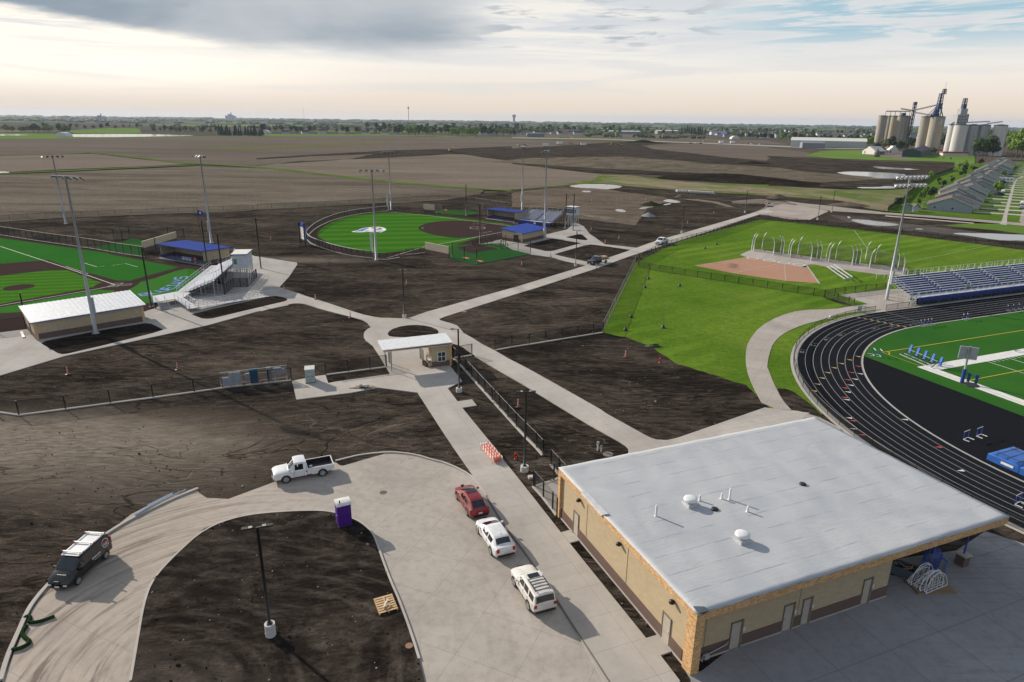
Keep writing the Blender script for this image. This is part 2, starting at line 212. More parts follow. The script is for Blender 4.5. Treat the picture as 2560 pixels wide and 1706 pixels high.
T['field_back2']=P('-6,1626 258,2000 368,1842 440,1496 513,1406 513,1406 450,1134 431,1180 431,1180 301,1218 235,1275 -5,1373')
T['field_back3']=P('185,997 278,1124 410,1120 364,993 365,870 324,730 274,745 277,753 228,863 188,902')
T['olive_strip']=P('-372,778 -317,848 -311,832 -257,975 -170,1008 -201,928 -256,783 -278,741 -278,741 -306,738')
T['dark_band']=P('-219.9,585.0 -185,661 -140,758 -74,822 -3,926 -3,844 113,1064 210,1244 263,1173 189,1020 178,898 192,823 212,714 233,632 272,740 311,695 345,656 410,643 366.4,567.6 319.4,511.3 250.9,418.8 217.3,373.4 170.0,361.5 143.0,382.9 145.6,390.0 115.9,407.4 96.4,454.9 50.6,466.9 -1.8,553.0 -1.9,583.0 -53,706 -122,607 -171.3,547.6 -185.3,491.3 -173.0,525.8 -138.7,594.6 -138,684 -187,630 -214.2,569.5')
T['grass_marsh']=P('29.4,381.1 50.3,413.4 57.3,448.7 76.3,442.6 100.6,397.9 144.3,386.4 141.8,379.5 176.2,362.3 217.3,373.4 250.9,418.8 263.2,436.3 179.6,311.9 150.5,270.6 146.8,280.7 148.9,306.5 135.0,318.4 122.6,326.5 122.6,326.5 97.0,338.8 68.3,360.6 46.7,383.5')
T['reeds_a']=P('51.6,413.6 67.7,432.5 84.0,410.5 114.2,379.1 135.9,363.2 125.4,334.3 84.8,356.8 60.5,385.4')
T['reeds_b']=P('135.9,363.2 151.5,345.2 158.6,314.1 163.1,289.8 150.1,274.0 150.3,292.4 146.9,322.0 126.4,337.0')
T['green_farm']=P('315,750 399,896 485,954 473,840 504,821 556,834 404,602 364.4,567.3 418,653 404,668 356,676 323,698')
T['farm_gravel']=P('415,826 513,980 510,910 404,706 391,703 406,772')
T['road_far']=P('-5,1348 162,1330 228,1232 318,1138 381,1040 381,1040 442,959 495,975 513,1011 462,1003 406,1108 406,1108 335,1200 238,1290 169,1388 -5,1417')
T['grass_far']=P('-1106,1275 -944,1274 -798,1263 -559,1217 -500,1342 -532,1429 -287,1556 -5,1436 -5,1436 213,1392 279,1293 260,1201 195,1272 -5,1316 -5,1373 -264,1435 -477,1279 -477,1279 -627,1070 -718,965 -788,906')
T['lake']=P('-785,1177 -798,1263 -709,1319 -577,1278 -598,1180 -656,1090 -706,1100 -706,1079')
T['lake_w']=P('-922,1168 -884,1191 -829,1187 -805,1132 -858,1087')
T['green_bank']=P('-978,1513 -1109,1902 -1012,1877 -730,1359 -822,1300')
T['pond_a']=P('230.9,493.5 252.8,507.9 279.5,492.0 267.0,462.8 251.5,442.9 235.4,443.1 231.9,457.5 229.7,476.0')
T['pond_b']=P('296.6,568.3 302.2,572.1 321.9,540.6 309.9,530.2 287.7,540.8')
T['pond_c']=P('188.0,377.2 202.2,379.0 213.6,388.9 215.3,380.6 209.6,372.4 191.1,368.9')
T['pond_d']=P('125.5,252.5 126.9,253.2 124.8,248.1 124.0,248.0')
T['pond_e']=P('122.5,245.0 128.5,244.1 130.4,240.2 135.7,233.6 130.7,229.9 124.8,229.4 121.6,234.2')
T['pond_f']=P('135.2,224.7 137.7,223.9 136.2,221.9 134.5,222.3')
T['pond_g']=P('140.5,215.5 147.6,215.6 164.2,214.1 174.7,207.6 165.0,195.4 156.4,203.3 148.9,200.8 146.1,205.5 144.3,210.4')
T['mud_e']=P('121.3,258.2 129.9,247.1 143.7,229.7 153.5,216.5 164.2,214.1 153.4,199.2 144.7,203.4 135.0,215.1 122.8,225.6 118.9,240.6')
T['pud_a']=P('27.8,362.7 41.2,377.3 51.9,376.1 59.4,364.4 53.3,352.8 46.7,345.2 41.9,351.4 33.0,353.2')
T['pud_b']=P('33.8,338.1 38.6,337.1 37.3,330.1 33.7,331.8')
T['pud_c']=P('50.5,271.3 57.8,278.5 57.5,274.9 50.3,266.8')
T['pud_d']=P('39.9,265.2 42.6,267.1 43.9,260.6 42.2,256.6 39.8,259.6')
T['pud_e']=P('65.5,297.7 70.0,305.4 72.8,298.5 72.8,292.3 68.5,289.9 66.5,293.7')
T['pud_f']=P('62.7,283.5 67.1,289.7 67.1,285.8 62.9,281.2')
T['pud_g']=P('-319.2,405.9 -313.5,415.8 -301.2,408.9 -300.9,398.6 -307.7,391.0')
T['grade_b']=P('75.4,307.3 83.0,305.9 90.0,296.1 91.2,276.0 88.5,278.6 86.3,291.7')
T['grade_c']=P('23.8,250.9 33.4,245.8 36.4,241.8 32.5,235.9 27.2,243.8')
T['mg_a']=P('-307.8,375.4 -300.9,398.6 -283.7,420.9 -264.5,445.6 -243.4,474.5 -229.1,492.7')
T['mg_b']=P('-403,633 -387,630 -354,608 -289.9,549.6 -238.1,503.6 -215.6,497.8 -180.4,478.1 -149.6,453.4 -110.3,413.6 -70.7,377.6 -31.9,349.0 -9.3,339.4 -0.9,337.7')
T['mg_c']=P('-0.9,339.3 16.0,354.0 34.8,373.9 50.2,401.9 55.7,430.7')
T['mg_d']=P('-460.7,567.0 -433.6,579.1 -409.8,598.2 -388,632')
T['dk_a']=P('-0.9,327.1 15.5,341.3 33.5,359.2 54.3,344.4 78.4,328.8 99.0,309.9')
T['dk_b']=P('146.1,391.5 161.0,382.0 179.2,368.6 195.4,365.8 210.8,372.6 229.0,390.9 247.8,414.6')
T['dk_c']=P('-164.3,212.9 -153.2,222.5 -136.0,230.7 -117.3,238.9 -94.9,246.9 -96.3,250.6 -71.2,263.6 -50.2,277.6')
T['bb_apron']=P('-64.3,133.1 -65.2,128.8 -66.7,124.2 -66.70,119.70 -66.96,118.93 -66.93,119.08 -69.66,116.68 -89.15,110.79 -91.64,106.71 -95.05,111.08 -91.86,114.48 -82.4,128.1 -79.5,128.3 -76.1,126.4 -76.9,132.3 -77.6,134.9 -76.4,138.2 -75.4,146.9 -74.2,148.5 -67.6,144.4')
T['bb_oncircle_pts']=P('-100.1,152.6 -94.9,148.7 -93.9,149.9')
T['bb_ondeck']=P('-69.1,147.2')
T['sb_ondeck']=P('0.7,225.2')
T['blu_pts']=P('-72.1,124.5 -69.6,131.0 -72.0,140.2')
T['logo_a']=P('-49.7,202.7 -48.3,205.4 -47.7,209.8 -46.2,211.7 -44.1,213.2 -42.3,212.9 -40.7,210.8 -39.8,208.6 -39.6,206.0 -40.1,203.9 -40.3,202.2 -41.5,203.4 -42.6,202.4 -44.5,203.1 -46.5,201.9 -48.6,202.2')
T['logo_b']=P('-48.9,203.0 -47.9,205.8 -47.3,209.3 -46.0,210.6 -45.4,210.2 -46.2,206.6 -46.8,203.4')
T['logo_c']=P('-45.5,211.3 -43.9,212.1 -42.4,211.5 -41.1,209.4 -41.3,207.6 -42.5,206.7 -44.1,208.7')
T['logo_d']=P('-44.4,210.9 -43.9,210.5 -43.1,208.8 -42.6,209.7 -42.6,211.1 -43.2,211.4 -43.5,210.3')
T['logo_e']=P('-46.7,203.0 -46.0,204.3 -44.9,203.5 -44.1,204.6 -42.9,203.7 -42.1,204.6 -40.8,203.4 -40.1,205.6 -40.6,205.8 -41.5,205.0 -42.6,205.8 -43.8,204.9 -45.6,205.4 -46.5,204.9')
T['shot_l1']=P('50.8,150.7 66.5,162.7')
T['shot_l2']=P('60.3,143.6 67.2,162.4')
T['shot_l3']=P('71.9,160.1 66.7,141.2')
T['shot_c']=P('61.5,168.6 64.8,166.0 67.6,163.7 70.5,161.4')
T['cage_c']=P('68.6,178.2 75.1,169.7 82.2,163.9 89.5,156.7')
T['jav_a']=P('111.9,218.9 98.3,182.4')
T['jav_b']=P('99.1,165.7 120.5,180.1 139.5,193.3')
T['pen_press']=P('-56.3,126.1 -56.9,131.6 -54.1,131.8 -55.5,140.8')
T['sb_ramp_f']=P('-7.1,181.9 -3.4,178.0 -1.5,180.4 -3.5,185.8')
T['sb_ramp_g']=P('-11.3,182.1 -8.7,185.4 -4.7,191.6')
T['bpcage_sbn']=P('-28.4,247.6 -25.6,243.4 -10.6,244.8 -13.2,252.1 -18.5,261.2')
T['mats']=P('-11.7,164.4 -8.1,160.9 -25.9,256.6')
T['cage_rows']=P('65.1,180.0 65.2,178.8 68.5,181.7 71.8,176.9 71.6,174.6 68.6,173.5 72.1,172.4 71.7,170.2 75.9,175.6 78.5,169.9 78.6,167.8 75.6,166.6 79.7,167.2 79.4,165.1 83.2,169.5 85.4,163.4 85.8,162.2 83.5,161.4 90.8,169.3 86.3,158.4 91.1,165.2 92.3,156.9 90.9,152.1 93.2,160.1')
T['cone_lawn']=P('16.73,92.13')
T['mh2']=P('-8.68,115.56')
T['mh3']=P('-6.52,35.10')
T['stain']=P('-11.79,54.09')
T['vbox']=P('2.05,57.04')
T['debris']=P('-18.96,79.17')
T['sock_a']=P('-33.33,37.21 -33.28,37.46 -32.89,37.28 -32.85,36.85 -32.42,36.79 -31.93,36.98 -31.39,37.43')
T['sock_b']=P('-32.65,36.48 -32.54,35.77 -31.92,35.37 -31.39,35.04 -31.49,34.70 -31.79,34.42 -32.13,34.36')
T['pipe_line']=P('-32.40,49.60 -31.92,50.82 -31.33,51.92 -30.75,52.86 -30.02,53.83')
T['person']=P('-74.2,152.8')
T['banner']=P('-77.9,156.3')
T['sled']=P('59.26,94.66 60.48,89.21')
T['sled2']=P('61.54,82.75')
T['play']=P('60.78,83.51')
T['sack']=P('56.58,113.60')
T['sign']=P('64.21,118.67')
T['tr_a']=P('-979,1304 -966,1300 -990,1349 -936,1280 -964,1334 -936,1316 -928,1316 -940,1344 -889,1283 -888,1294 -918,1355 -878,1309 -904,1358 -866,1321 -836,1286 -825,1284')
T['tr_b']=P('-1108,1580 -1084,1569 -1175,1737 -1157,1720 -1112,1698 -1123,1735 -1104,1730 -1072,1703 -1023,1658 -1009,1666 -991,1669 -1082,1851 -974,1699 -1008,1794 -1044,1888 -987,1821 -1046,1952 -918,1762 -936,1809 -999,1983')
T['tr_c']=P('-745,1434 -770,1513 -759,1510 -730,1476 -685,1407 -675,1402 -710,1496 -699,1500 -671,1455 -668,1482 -628,1404 -611,1394 -621,1454 -606,1435')
T['tr_ev']=P('-542,1275 -536,1275 -532,1280 -526,1272 -527,1286 -516,1281 -520,1298 -508,1280 -503,1278 -503,1299 -493,1286 -489,1291 -479,1279 -485,1300 -467,1272 -469,1289')
T['tr_d']=P('-559,1548 -547,1549 -514,1495 -515,1537 -519,1614 -462,1473 -481,1571 -461,1571 -441,1529 -441,1601 -417,1551 -392,1534 -391,1590 -359,1492 -348,1534 -355,1598 -334,1586 -292,1463 -305,1567 -271,1501 -266,1559 -261,1566')
T['tr_e']=P('-265,1561 -254,1529 -246,1530 -242,1581 -217,1429 -203,1423 -198,1426 -206,1562 -184,1445 -183,1500 -181,1532 -180,1586 -164,1541 -159,1590 -138,1463 -127,1427 -124,1482 -119,1448 -116,1529 -102,1487 -91,1412 -88,1519 -78,1422 -69,1436 -67,1542 -53,1428 -48,1430 -36,1428 -32,1577 -22,1416 -19,1518 -9,1470 -1,1479 10,1571')
T['tr_f']=P('7,2176 24,2223 44,1914 52,2060 73,2163 84,2034 109,2180 121,2210 131,2121 162,2228 179,2346 184,2154 217,2287 224,2186 250,2329 251,2182 269,2204 319,2468 308,2242 340,2403 331,2189 402,2490 383,2276 425,2474 410,2296 431,2284')
T['tr_g']=P('250,1888 278,1929 291,1932 336,2066 389,2127 400,2120 446,2129 417,1952 448,1970')
T['tr_gev']=P('445,1855 460,1884 480,1941 475,1898 493,1942 480,1867 499,1927 497,1885 519,1951 515,1913 532,1941')
T['tr_h']=P('486,1540 492,1529 492,1507 512,1516 530,1547 505,1450 524,1477 522,1451 559,1518 527,1422 552,1449 544,1413')
T['tr_i']=P('599,1538 583,1473 608,1509 573,1393 585,1409 581,1376 618,1439 631,1455 615,1392 616,1379 597,1316 587,1278 612,1310 602,1271 621,1290 612,1259 633,1282 606,1212 643,1275 618,1212 612,1179 651,1238')
T['tr_j']=P('980,1626 919,1503 907,1452 908,1445 976,1532 1039,1604 925,1418 999,1509 961,1430 1007,1488 995,1446 982,1414 1024,1446 1063,1491 985,1367 958,1317')
T['tr_k']=P('-472,2233 -428,2158 -385,2054 -374,2082 -336,2061 -321,2082 -286,2128 -292,2317 -255,2248 -213,2159 -204,2336 -162,2198 -139,2123 -116,2405 -78,2419 -57,2216 -24,2290 7,2340')
T['tr_l']=P('818,2747 724,2375 786,2470 839,2569 839,2528 950,2756 907,2585 904,2503 899,2450 844,2237 840,2185 969,2478 1023,2560 913,2208 1035,2479 929,2170 949,2160 1098,2461 1095,2414 1021,2203 1103,2349 1190,2469 996,2026 1124,2246 1081,2133 1011,1959')
T['tr_m']=P('1390,2083 1242,1840 1102,1618 1038,1516 1076,1550 1040,1484 981,1390 952,1336 936,1297 818,1122 937,1272 825,1109 836,1121 858,1139')
T['tr_n']=P('440,840 473,887 497,914 497,893 552,950 558,975 632,1021 638,1023 498,820 522,1039 551,1076 548,972')
T['tr_p']=P('490,728 499,730 507,732 567,838 592,861 588,843 549,755 544,740 629,853 686,944 810,1129 922,1297 832,1136 847,1202')
T['tr_q']=P('347.1,529.5 356.2,549.1 257.5,421.2 405.5,598.5 322.0,450.7 243.0,341.2 377.6,517.6 441,708 435,687 204.6,336.8')
T['tn_a']=P('-72,1616 -59,1631 -40,1750 -20,1692 -2,1687 13,1751 31,1675 51,1759 67,1762 79,1839 96,1824 113,1788 140,1798 153,1789 173,1830 201,1857')
T['tn_b']=P('120,1922 169,2085 184,2048 226,2156 242,2166 293,2216 313,2210 339,2230 375,2250 400,2280 412,2174 472,2347 488,2238 557,2387')
T['tn_c']=P('534,2227 445,1827 613,2466 606,2380 575,2206 645,2449 605,2233 572,2072 615,2183 622,2190 561,1926 677,2302 517,1716 717,2350 694,2253 716,2283 585,1838 694,2125 639,1924 564,1677 754,2210 624,1812 751,2137 592,1670 682,1902 632,1733 750,2019 636,1690 675,1770 721,1865')
T['tn_d']=P('1185,3052 1031,2613 1213,3058 964,2389 1071,2627 1209,2940 1304,3132 892,2121 1233,2898 859,2001 850,1954 1020,2317 902,2027 1046,2340 1027,2278 1190,2598 1177,2552 920,1978 1200,2556 920,1940 1216,2536 819,1692 946,1940 874,1771 873,1750 1099,2187 1145,2265 1132,2209')
T['tn_e']=P('-489,1461 -452,1478 -428,1518 -381,1502 -338,1532 -293,1527 -271,1551')
T['tn_f']=P('1106,1943 1031,1774 1061,1800 1009,1692')
T['silo_p']=P('576,1098 625,1167 634,1170 662,1200 667,1195 629,1072 594,985 620,988 602,943 650,990 689,1025 698,1004')
T['ware']=P('417,1047 511,1006 507,1009')
T['ware2']=P('414,996 444,990')
T['gshed']=P('423,753 437,743 518,858')
T['barn_a']=P('413,820 418,800')
T['barn_b']=P('456,842 466,839')
T['old_barn']=P('392,746')
T['blk']=P('258,2000 365,2018')
T['blk2']=P('414,2017 477,2024')
T['blk3']=P('560,1981 603,1977')
T['blk4']=P('26,1451 62,1451')
T['shedb']=P('-82,1526 -534,1487 -717,1095 473,1485')
T['far_elev']=P('-2504,4228 -3910,9640')
T['cell']=P('-673,4443')
T['wtower']=P('-8,7859')
T['masts']=P('-6737,22373 -8404,-12028 -734,4319')
T['cpipes']=P('80.8,332.7 96.0,324.4')
T['gmound']=P('49.8,247.2')
T['smound']=P('57.4,281.1')
T['smound2']=P('216,1166')
T['smound3']=P('205.9,591.2')
T['smound4']=P('77.3,313.4')
T['smound5']=P('123.2,314.8')
T['smound6']=P('143.9,289.8')
T['exc']=P('-69,746 134,972 152,986 93,987 84,1029 331,1211 106.8,280.4')
T['trl']=P('42,926 96,967 66,1009 363,1155 347,1165')
T['cars_f']=P('7,962 8,955 10,954 14,958 16,956 17,961')
T['cars_g']=P('381,1137 385,1139 388,1135 392,1122 394,1114')
T['cars_h']=P('92,1397 100,1417 108,1406 117,1424')
T['cars_i']=P('290,1141 295,1128 296,1123 306,1138')
T['arc']=P('-19.00,34.00 0.00,0.00')
T['pen_floor']=P('2.19,55.43 4.79,57.18 4.32,50.62 4.13,50.58')
T['drive_dirt']=P('-19.89,60.01 -17.79,59.89 -16.97,58.91 -16.40,59.26 -14.26,60.84 -13.13,61.57 -13.19,61.93 -16.72,60.61')
T['camper']=P('302.2,419.8')
T['hs']=P('169.0,275.1 181.9,266.9')
T['hshed']=P('157.3,272.9 160.2,269.8')
T['hporch']=P('168.8,278.2')
T['hcars']=P('256.4,356.0 244.5,341.4 284.1,399.5 300.3,419.6 226.6,300.9 214.4,284.4 352.7,487.5')
T['ridge_a']=P('-2,608 35.5,590.8 78.4,561.7 124.6,530.3 181.2,488.5 175.4,472.3 194.9,447.4 210.4,420.8')
T['ridge_b']=P('95.7,441.2 115.6,431.2 151.0,404.9 151.0,404.9 177.1,390.8')
T['p_light_a']=P('-66.14,100.27')
T['p_light_b']=P('-82.9,181.3')
T['p_light_c']=P('-33.5,160.7')
T['p_light_d']=P('-46.7,256.0')
T['p_light_e']=P('9.1,194.1')
T['p_light_f']=P('3.3,260.7')
T['p_light_g']=P('74.2,127.9')
T['p_light_h']=P('-142.6,212.0')
T['p_lamp_a']=P('-15.90,35.91')
T['p_lamp_b']=P('1.39,58.39')
T['p_lamp_c']=P('-6.68,78.39')
T['p_lamp_d']=P('-18.83,111.29')
T['p_lamp_e']=P('15.0,156.6')
T['p_lamp_f']=P('52.8,208.4')
T['p_lamp_g']=P('89.6,260.0')
T['p_lamp_h']=P('110.2,242.6')
T['p_lamp_i']=P('125.4,264.9')
T['p_bp_a']=P('-65.60,116.12')
T['p_bp_b']=P('-56.0,125.3')
T['p_bp_c']=P('-57.8,149.6')
T['p_bp_d']=P('-70.7,151.0')
T['p_bp_e']=P('-86.5,159.2')
T['p_bp_f']=P('-84.78,110.64')
T['p_sp_a']=P('-9.3,185.1')
T['p_sp_b']=P('-17.1,241.9')
T['p_sp_c']=P('18.9,211.2')
T['p_sp_d']=P('16.8,215.2')
T['p_flag']=P('-82.0,173.7')
T['p_van']=P('-33.35,43.40')
T['cones']=P('-59.30,82.58 -45.78,84.92 -45.8,129.4 -37.6,122.6 -28.14,110.69 -22.3,136.0 -68.7,187.4 2.1,156.3 9.6,167.8 19.7,154.4 12.8,142.9 0.83,73.70 24.7,211.5 31.2,196.1 26.1,187.8 59.5,228.3 76.3,255.7 58.3,297.8 50.9,294.9 44.8,294.2 39.1,292.8 33.7,291.5 6.27,96.33')
T['w_van']=P('-31.87,40.71 -31.59,43.99')
T['w_pick']=P('-21.26,55.53 -18.18,56.91')
T['w_red']=P('-4.87,53.11 -3.70,50.41')
T['w_white']=P('-2.63,47.81 -1.45,44.99')
T['w_suv']=P('0.40,41.28 1.44,38.69')
T['w_truck']=P('19.9,157.8 22.7,160.4')
T['w_pick2']=P('42.0,186.5 44.2,189.8')
T['toilet']=P('-14.41,48.15 -13.48,48.62 -14.95,48.86')
T['pallet']=P('-9.84,39.65 -8.81,37.68 -7.72,38.18 -8.66,40.12')
T['cabinet']=P('-26.82,80.31 -25.68,80.63')
T['rack']=P('-37.22,78.58 -29.70,81.64')
T['hydrant']=P('0.53,60.80 21.37,90.04')
T['barricade']=P('-1.59,59.63 -3.18,62.96 -1.03,60.44 -2.24,63.85')
T['standpipe']=P('9.19,62.95 9.51,62.71')
T['manhole']=P('10.17,62.06')
T['wall_bb']=P('-94.0,167.0 -93.1,182.7')
T['wall_sb']=P('-22.7,170.6 -16.1,164.5')
T['wall_sbn']=P('-33.5,249.6 -29.2,247.5')
T['score']=P('-58.6,182.5 -56.0,178.5')
T['foul_a']=P('-34.7,162.7')
T['foul_b']=P('-47.2,252.7')
T['bpcage_sb']=P('-15.3,165.3 -12.0,161.4 -8.7,157.0 4.5,170.5 1.3,173.9 -2.0,178.1')
T['bpcage_bb']=P('-109.5,181.2 -107.7,185.7 -97.1,186.4 -91.1,183.3 -105.4,178.1')
T['bleach']=P('75.4,157.9 73.4,144.6 77.6,159.7 75.9,147.2')
T['hurdles']=P('50.43,66.64 52.44,67.49 70.58,110.10 73.08,111.20 80.75,114.45 81.71,114.85 54.43,94.31 55.24,93.98 46.70,53.46')
T['polemat']=P('49.52,61.89 50.98,58.48 53.08,64.15')
T['roller']=P('34.11,43.95')
T['saplings']=P('30.0,143.8 27.7,135.6 35.4,137.4 25.46,107.13 52.9,182.0 57.9,188.2 21.08,113.24 18.84,105.44')
T['hose']=P('22.04,97.35')
T['cages']=P('66.0,181.2 68.7,182.2 69.0,174.4 71.6,174.6 71.9,170.9 76.3,176.4 75.8,166.9 80.2,171.4 79.4,165.1 84.3,171.7 84.2,162.7 87.5,164.9 86.7,159.0 90.2,163.1')
T['tower']=P('-12,8443 -535,3527')
# ------------------------------------------------------------------ mesh helpers
class MB:
    """collects faces (with a material slot each) and links them as one mesh object"""
    def __init__(s): s.v = []; s.f = []; s.m = []; s.mi = 0; s.sm = []; s.smooth = False
    def vert(s, p): s.v.append(tuple(p)); return len(s.v)-1
    def face(s, idx): s.f.append(tuple(idx)); s.m.append(s.mi); s.sm.append(s.smooth)
    def quad(s, a, b, c, d): i = [s.vert(p) for p in (a, b, c, d)]; s.face(i)
    def box(s, c, size, rz=0., rot=None):
        hx, hy, hz = size[0]/2, size[1]/2, size[2]/2
        R = rot if rot is not None else Matrix.Rotation(rz, 3, 'Z')
        c = Vector(c); b = len(s.v)
        for dz in (-hz, hz):
            for dx, dy in ((-hx, -hy), (hx, -hy), (hx, hy), (-hx, hy)): s.v.append(tuple(c + R @ Vector((dx, dy, dz))))
        for q in ((0,3,2,1), (4,5,6,7), (0,1,5,4), (1,2,6,5), (2,3,7,6), (3,0,4,7)): s.face([b+i for i in q])
        return s
    def bar(s, a, b, w, h=None):
        a, b = Vector(a), Vector(b); d = b-a; L = d.length
        if L < 1e-6: return s
        d.normalize(); u = Vector((0, 0, 1)) if abs(d.z) < .98 else Vector((0, 1, 0))
        r = d.cross(u).normalized(); u = r.cross(d)
        return s.box((a+b)/2, (L, w, h or w), rot=Matrix((d, r, u)).transposed())
    def tube(s, pts, r, n=8, cap=True, r2=None):
        pts = [Vector(p) for p in pts]; rings = []; k = len(pts)
        for i, p in enumerate(pts):
            d = (pts[min(i+1, k-1)] - pts[max(i-1, 0)]).normalized()
            u = Vector((0, 0, 1)) if abs(d.z) < .95 else Vector((0, 1, 0))
            a = d.cross(u).normalized(); b = a.cross(d)
            rr = r if r2 is None else r + (r2-r)*i/(k-1)
            rings.append([s.vert(p + (a*cos(2*pi*j/n) + b*sin(2*pi*j/n))*rr) for j in range(n)])
        sm = s.smooth; s.smooth = n > 5
        for i in range(k-1):
            for j in range(n): s.face((rings[i][j], rings[i][(j+1) % n], rings[i+1][(j+1) % n], rings[i+1][j]))
        s.smooth = False
        if cap: s.face(rings[0]); s.face(rings[-1][::-1])
        s.smooth = sm; return s
    def cyl(s, c, r, z0, z1, n=16, r2=None): return s.tube([(c[0], c[1], z0), (c[0], c[1], z1)], r, n, r2=r2)
    def lathe(s, c, prof, n=20):
        rings = [[s.vert((c[0]+r*cos(2*pi*j/n), c[1]+r*sin(2*pi*j/n), c[2]+z)) for j in range(n)] for r, z in prof]
        sm = s.smooth; s.smooth = True
        for i in range(len(rings)-1):
            for j in range(n): s.face((rings[i][j], rings[i][(j+1) % n], rings[i+1][(j+1) % n], rings[i+1][j]))
        s.smooth = sm; s.face(rings[0][::-1]); s.face(rings[-1]); return s
    def prism(s, pts, z0, z1, top=True, bot=False):
        pts = [Vector((p[0], p[1], 0)) for p in pts]
        if sum(pts[i].x*pts[(i+1) % len(pts)].y - pts[(i+1) % len(pts)].x*pts[i].y for i in range(len(pts))) < 0: pts.reverse()
        n = len(pts); b = len(s.v)
        for z in (z0, z1): s.v += [(p.x, p.y, z) for p in pts]
        for i in range(n): s.face((b+i, b+(i+1) % n, b+n+(i+1) % n, b+n+i))
        tri = geometry.tessellate_polygon([pts])
        for a, c, d in tri:
            A, B, D = pts[a], pts[c], pts[d]
            if (B-A).cross(D-A).z < 0: c, d = d, c
            if top: s.face((b+n+a, b+n+c, b+n+d))
            if bot: s.face((b+a, b+d, b+c))
        return s
    def poly3(s, pts):  s.face([s.vert(p) for p in pts]); return s
    def build(s, name, mats, parent=None, loc=None, rz=None, sharp=None):
        me = bpy.data.meshes.new(name); me.from_pydata(s.v, [], s.f)
        if not isinstance(mats, (list, tuple)): mats = [mats]
        for m in mats: me.materials.append(m)
        me.polygons.foreach_set('material_index', s.m); me.polygons.foreach_set('use_smooth', s.sm)
        if sharp: 
            me.polygons.foreach_set('use_smooth', [True]*len(s.f)); me.set_sharp_from_angle(angle=radians(sharp))
        me.update(); o = bpy.data.objects.new(name, me); COL.objects.link(o)
        if parent is not None: o.parent = parent
        if loc is not None: o.location = loc
        if rz is not None: o.rotation_euler[2] = rz
        return o
def tag(o, label=None, cat=None, group=None, kind=None):
    if label: o['label'] = label
    if cat: o['category'] = cat
    if group: o['group'] = group
    if kind: o['kind'] = kind
    return o
def thing(name, loc, rz, label, cat, group=None):
    o = bpy.data.objects.new(name, None); o.empty_display_size = .2; COL.objects.link(o)
    o.location = (loc[0], loc[1], loc[2] if len(loc) > 2 else 0.); o.rotation_euler[2] = rz
    return tag(o, label, cat, group)
def kids(o): return [c for c in bpy.data.objects if c.parent == o]
KID = {}
def copy_tree(o, loc, rz, label=None, group=None, scale=None, _p=None):
    c = o.copy(); COL.objects.link(c)
    if _p is None:
        c.location = (loc[0], loc[1], loc[2] if len(loc) > 2 else 0.); c.rotation_euler[2] = rz
        if scale: c.scale = (scale,)*3 if not isinstance(scale, tuple) else scale
        if label: c['label'] = label
        if group: c['group'] = group
    else: c.parent = _p
    if o not in KID: KID[o] = kids(o)
    for k in KID[o]: copy_tree(k, None, None, _p=c)
    return c
def chaikin(pts, n=2, closed=True):
    for _ in range(n):
        out = []; m = len(pts)
        for i in range(m if closed else m-1):
            a, b = pts[i], pts[(i+1) % m]
            if not closed and i == 0: out.append(a)
            out += [(a[0]*.75+b[0]*.25, a[1]*.75+b[1]*.25), (a[0]*.25+b[0]*.75, a[1]*.25+b[1]*.75)]
            if not closed and i == m-2: out.append(b)
        pts = out
    return pts
def rough(pts, step, amp, seed=1):
    rr = random.Random(seed); out = []; ph = [rr.random()*6 for _ in range(4)]; acc = 0
    for i in range(len(pts)):
        a, b = Vector(pts[i]), Vector(pts[(i+1) % len(pts)]); L = (b-a).length; n = max(1, int(L/step)); d = (b-a)/n; nn = Vector((-d.y, d.x)).normalized() if L > 0 else Vector((0,0))
        for k in range(n):
            acc += L/n; w = sin(acc*.9/step+ph[0])*.35+sin(acc*.37/step+ph[1])*.5+rr.uniform(-.5,.5); q = a+d*k+nn*w*amp*(0 if k == 0 and n < 2 else 1); out.append((q.x, q.y))
    return out
def struct(name, pts, z, m, smooth=0, base=-.02):
    if smooth: pts = chaikin(pts, smooth)
    o = MB().prism(pts, base, z).build(name, m); o['kind'] = 'structure'; return o
def strip_pts(line, w):
    """ribbon polygon round a polyline"""
    L, R = [], []
    for i, p in enumerate(line):
        a = Vector(line[max(i-1, 0)]); b = Vector(line[min(i+1, len(line)-1)]); d = (b-a).normalized(); n = Vector((-d.y, d.x))*w/2
        L.append((p[0]+n.x, p[1]+n.y)); R.append((p[0]-n.x, p[1]-n.y))
    return L, R
def ribbon(mb, line, w, z0, z1):
    L, R = strip_pts(line, w)
    for i in range(len(line)-1):
        a, b, c, d = L[i], L[i+1], R[i+1], R[i]
        mb.quad((*d, z1), (*c, z1), (*b, z1), (*a, z1))
        if z0 is not None:
            mb.quad((*a, z1), (*b, z1), (*b, z0), (*a, z0)); mb.quad((*c, z1), (*d, z1), (*d, z0), (*c, z0))
    if z0 is not None:
        mb.quad((*L[0], z0), (*R[0], z0), (*R[0], z1), (*L[0], z1)); mb.quad((*R[-1], z0), (*L[-1], z0), (*L[-1], z1), (*R[-1], z1))
    return mb
def kerb(name, line, w, z0, z1, m, smooth=2):
    o = ribbon(MB(), chaikin(line, smooth, False) if smooth else line, w, z0, z1).build(name, m); o['kind'] = 'structure'; return o
def resample(line, step):
    out = [Vector(line[0][:2])]; acc = 0.
    for i in range(len(line)-1):
        a, b = Vector(line[i][:2]), Vector(line[i+1][:2]); L = (b-a).length; t = step-acc
        while t <= L: out.append(a+(b-a)*t/L); t += step
        acc = L-(t-step)
    if (out[-1]-Vector(line[-1][:2])).length > step*.3: out.append(Vector(line[-1][:2]))
    else: out[-1] = Vector(line[-1][:2])
    return out
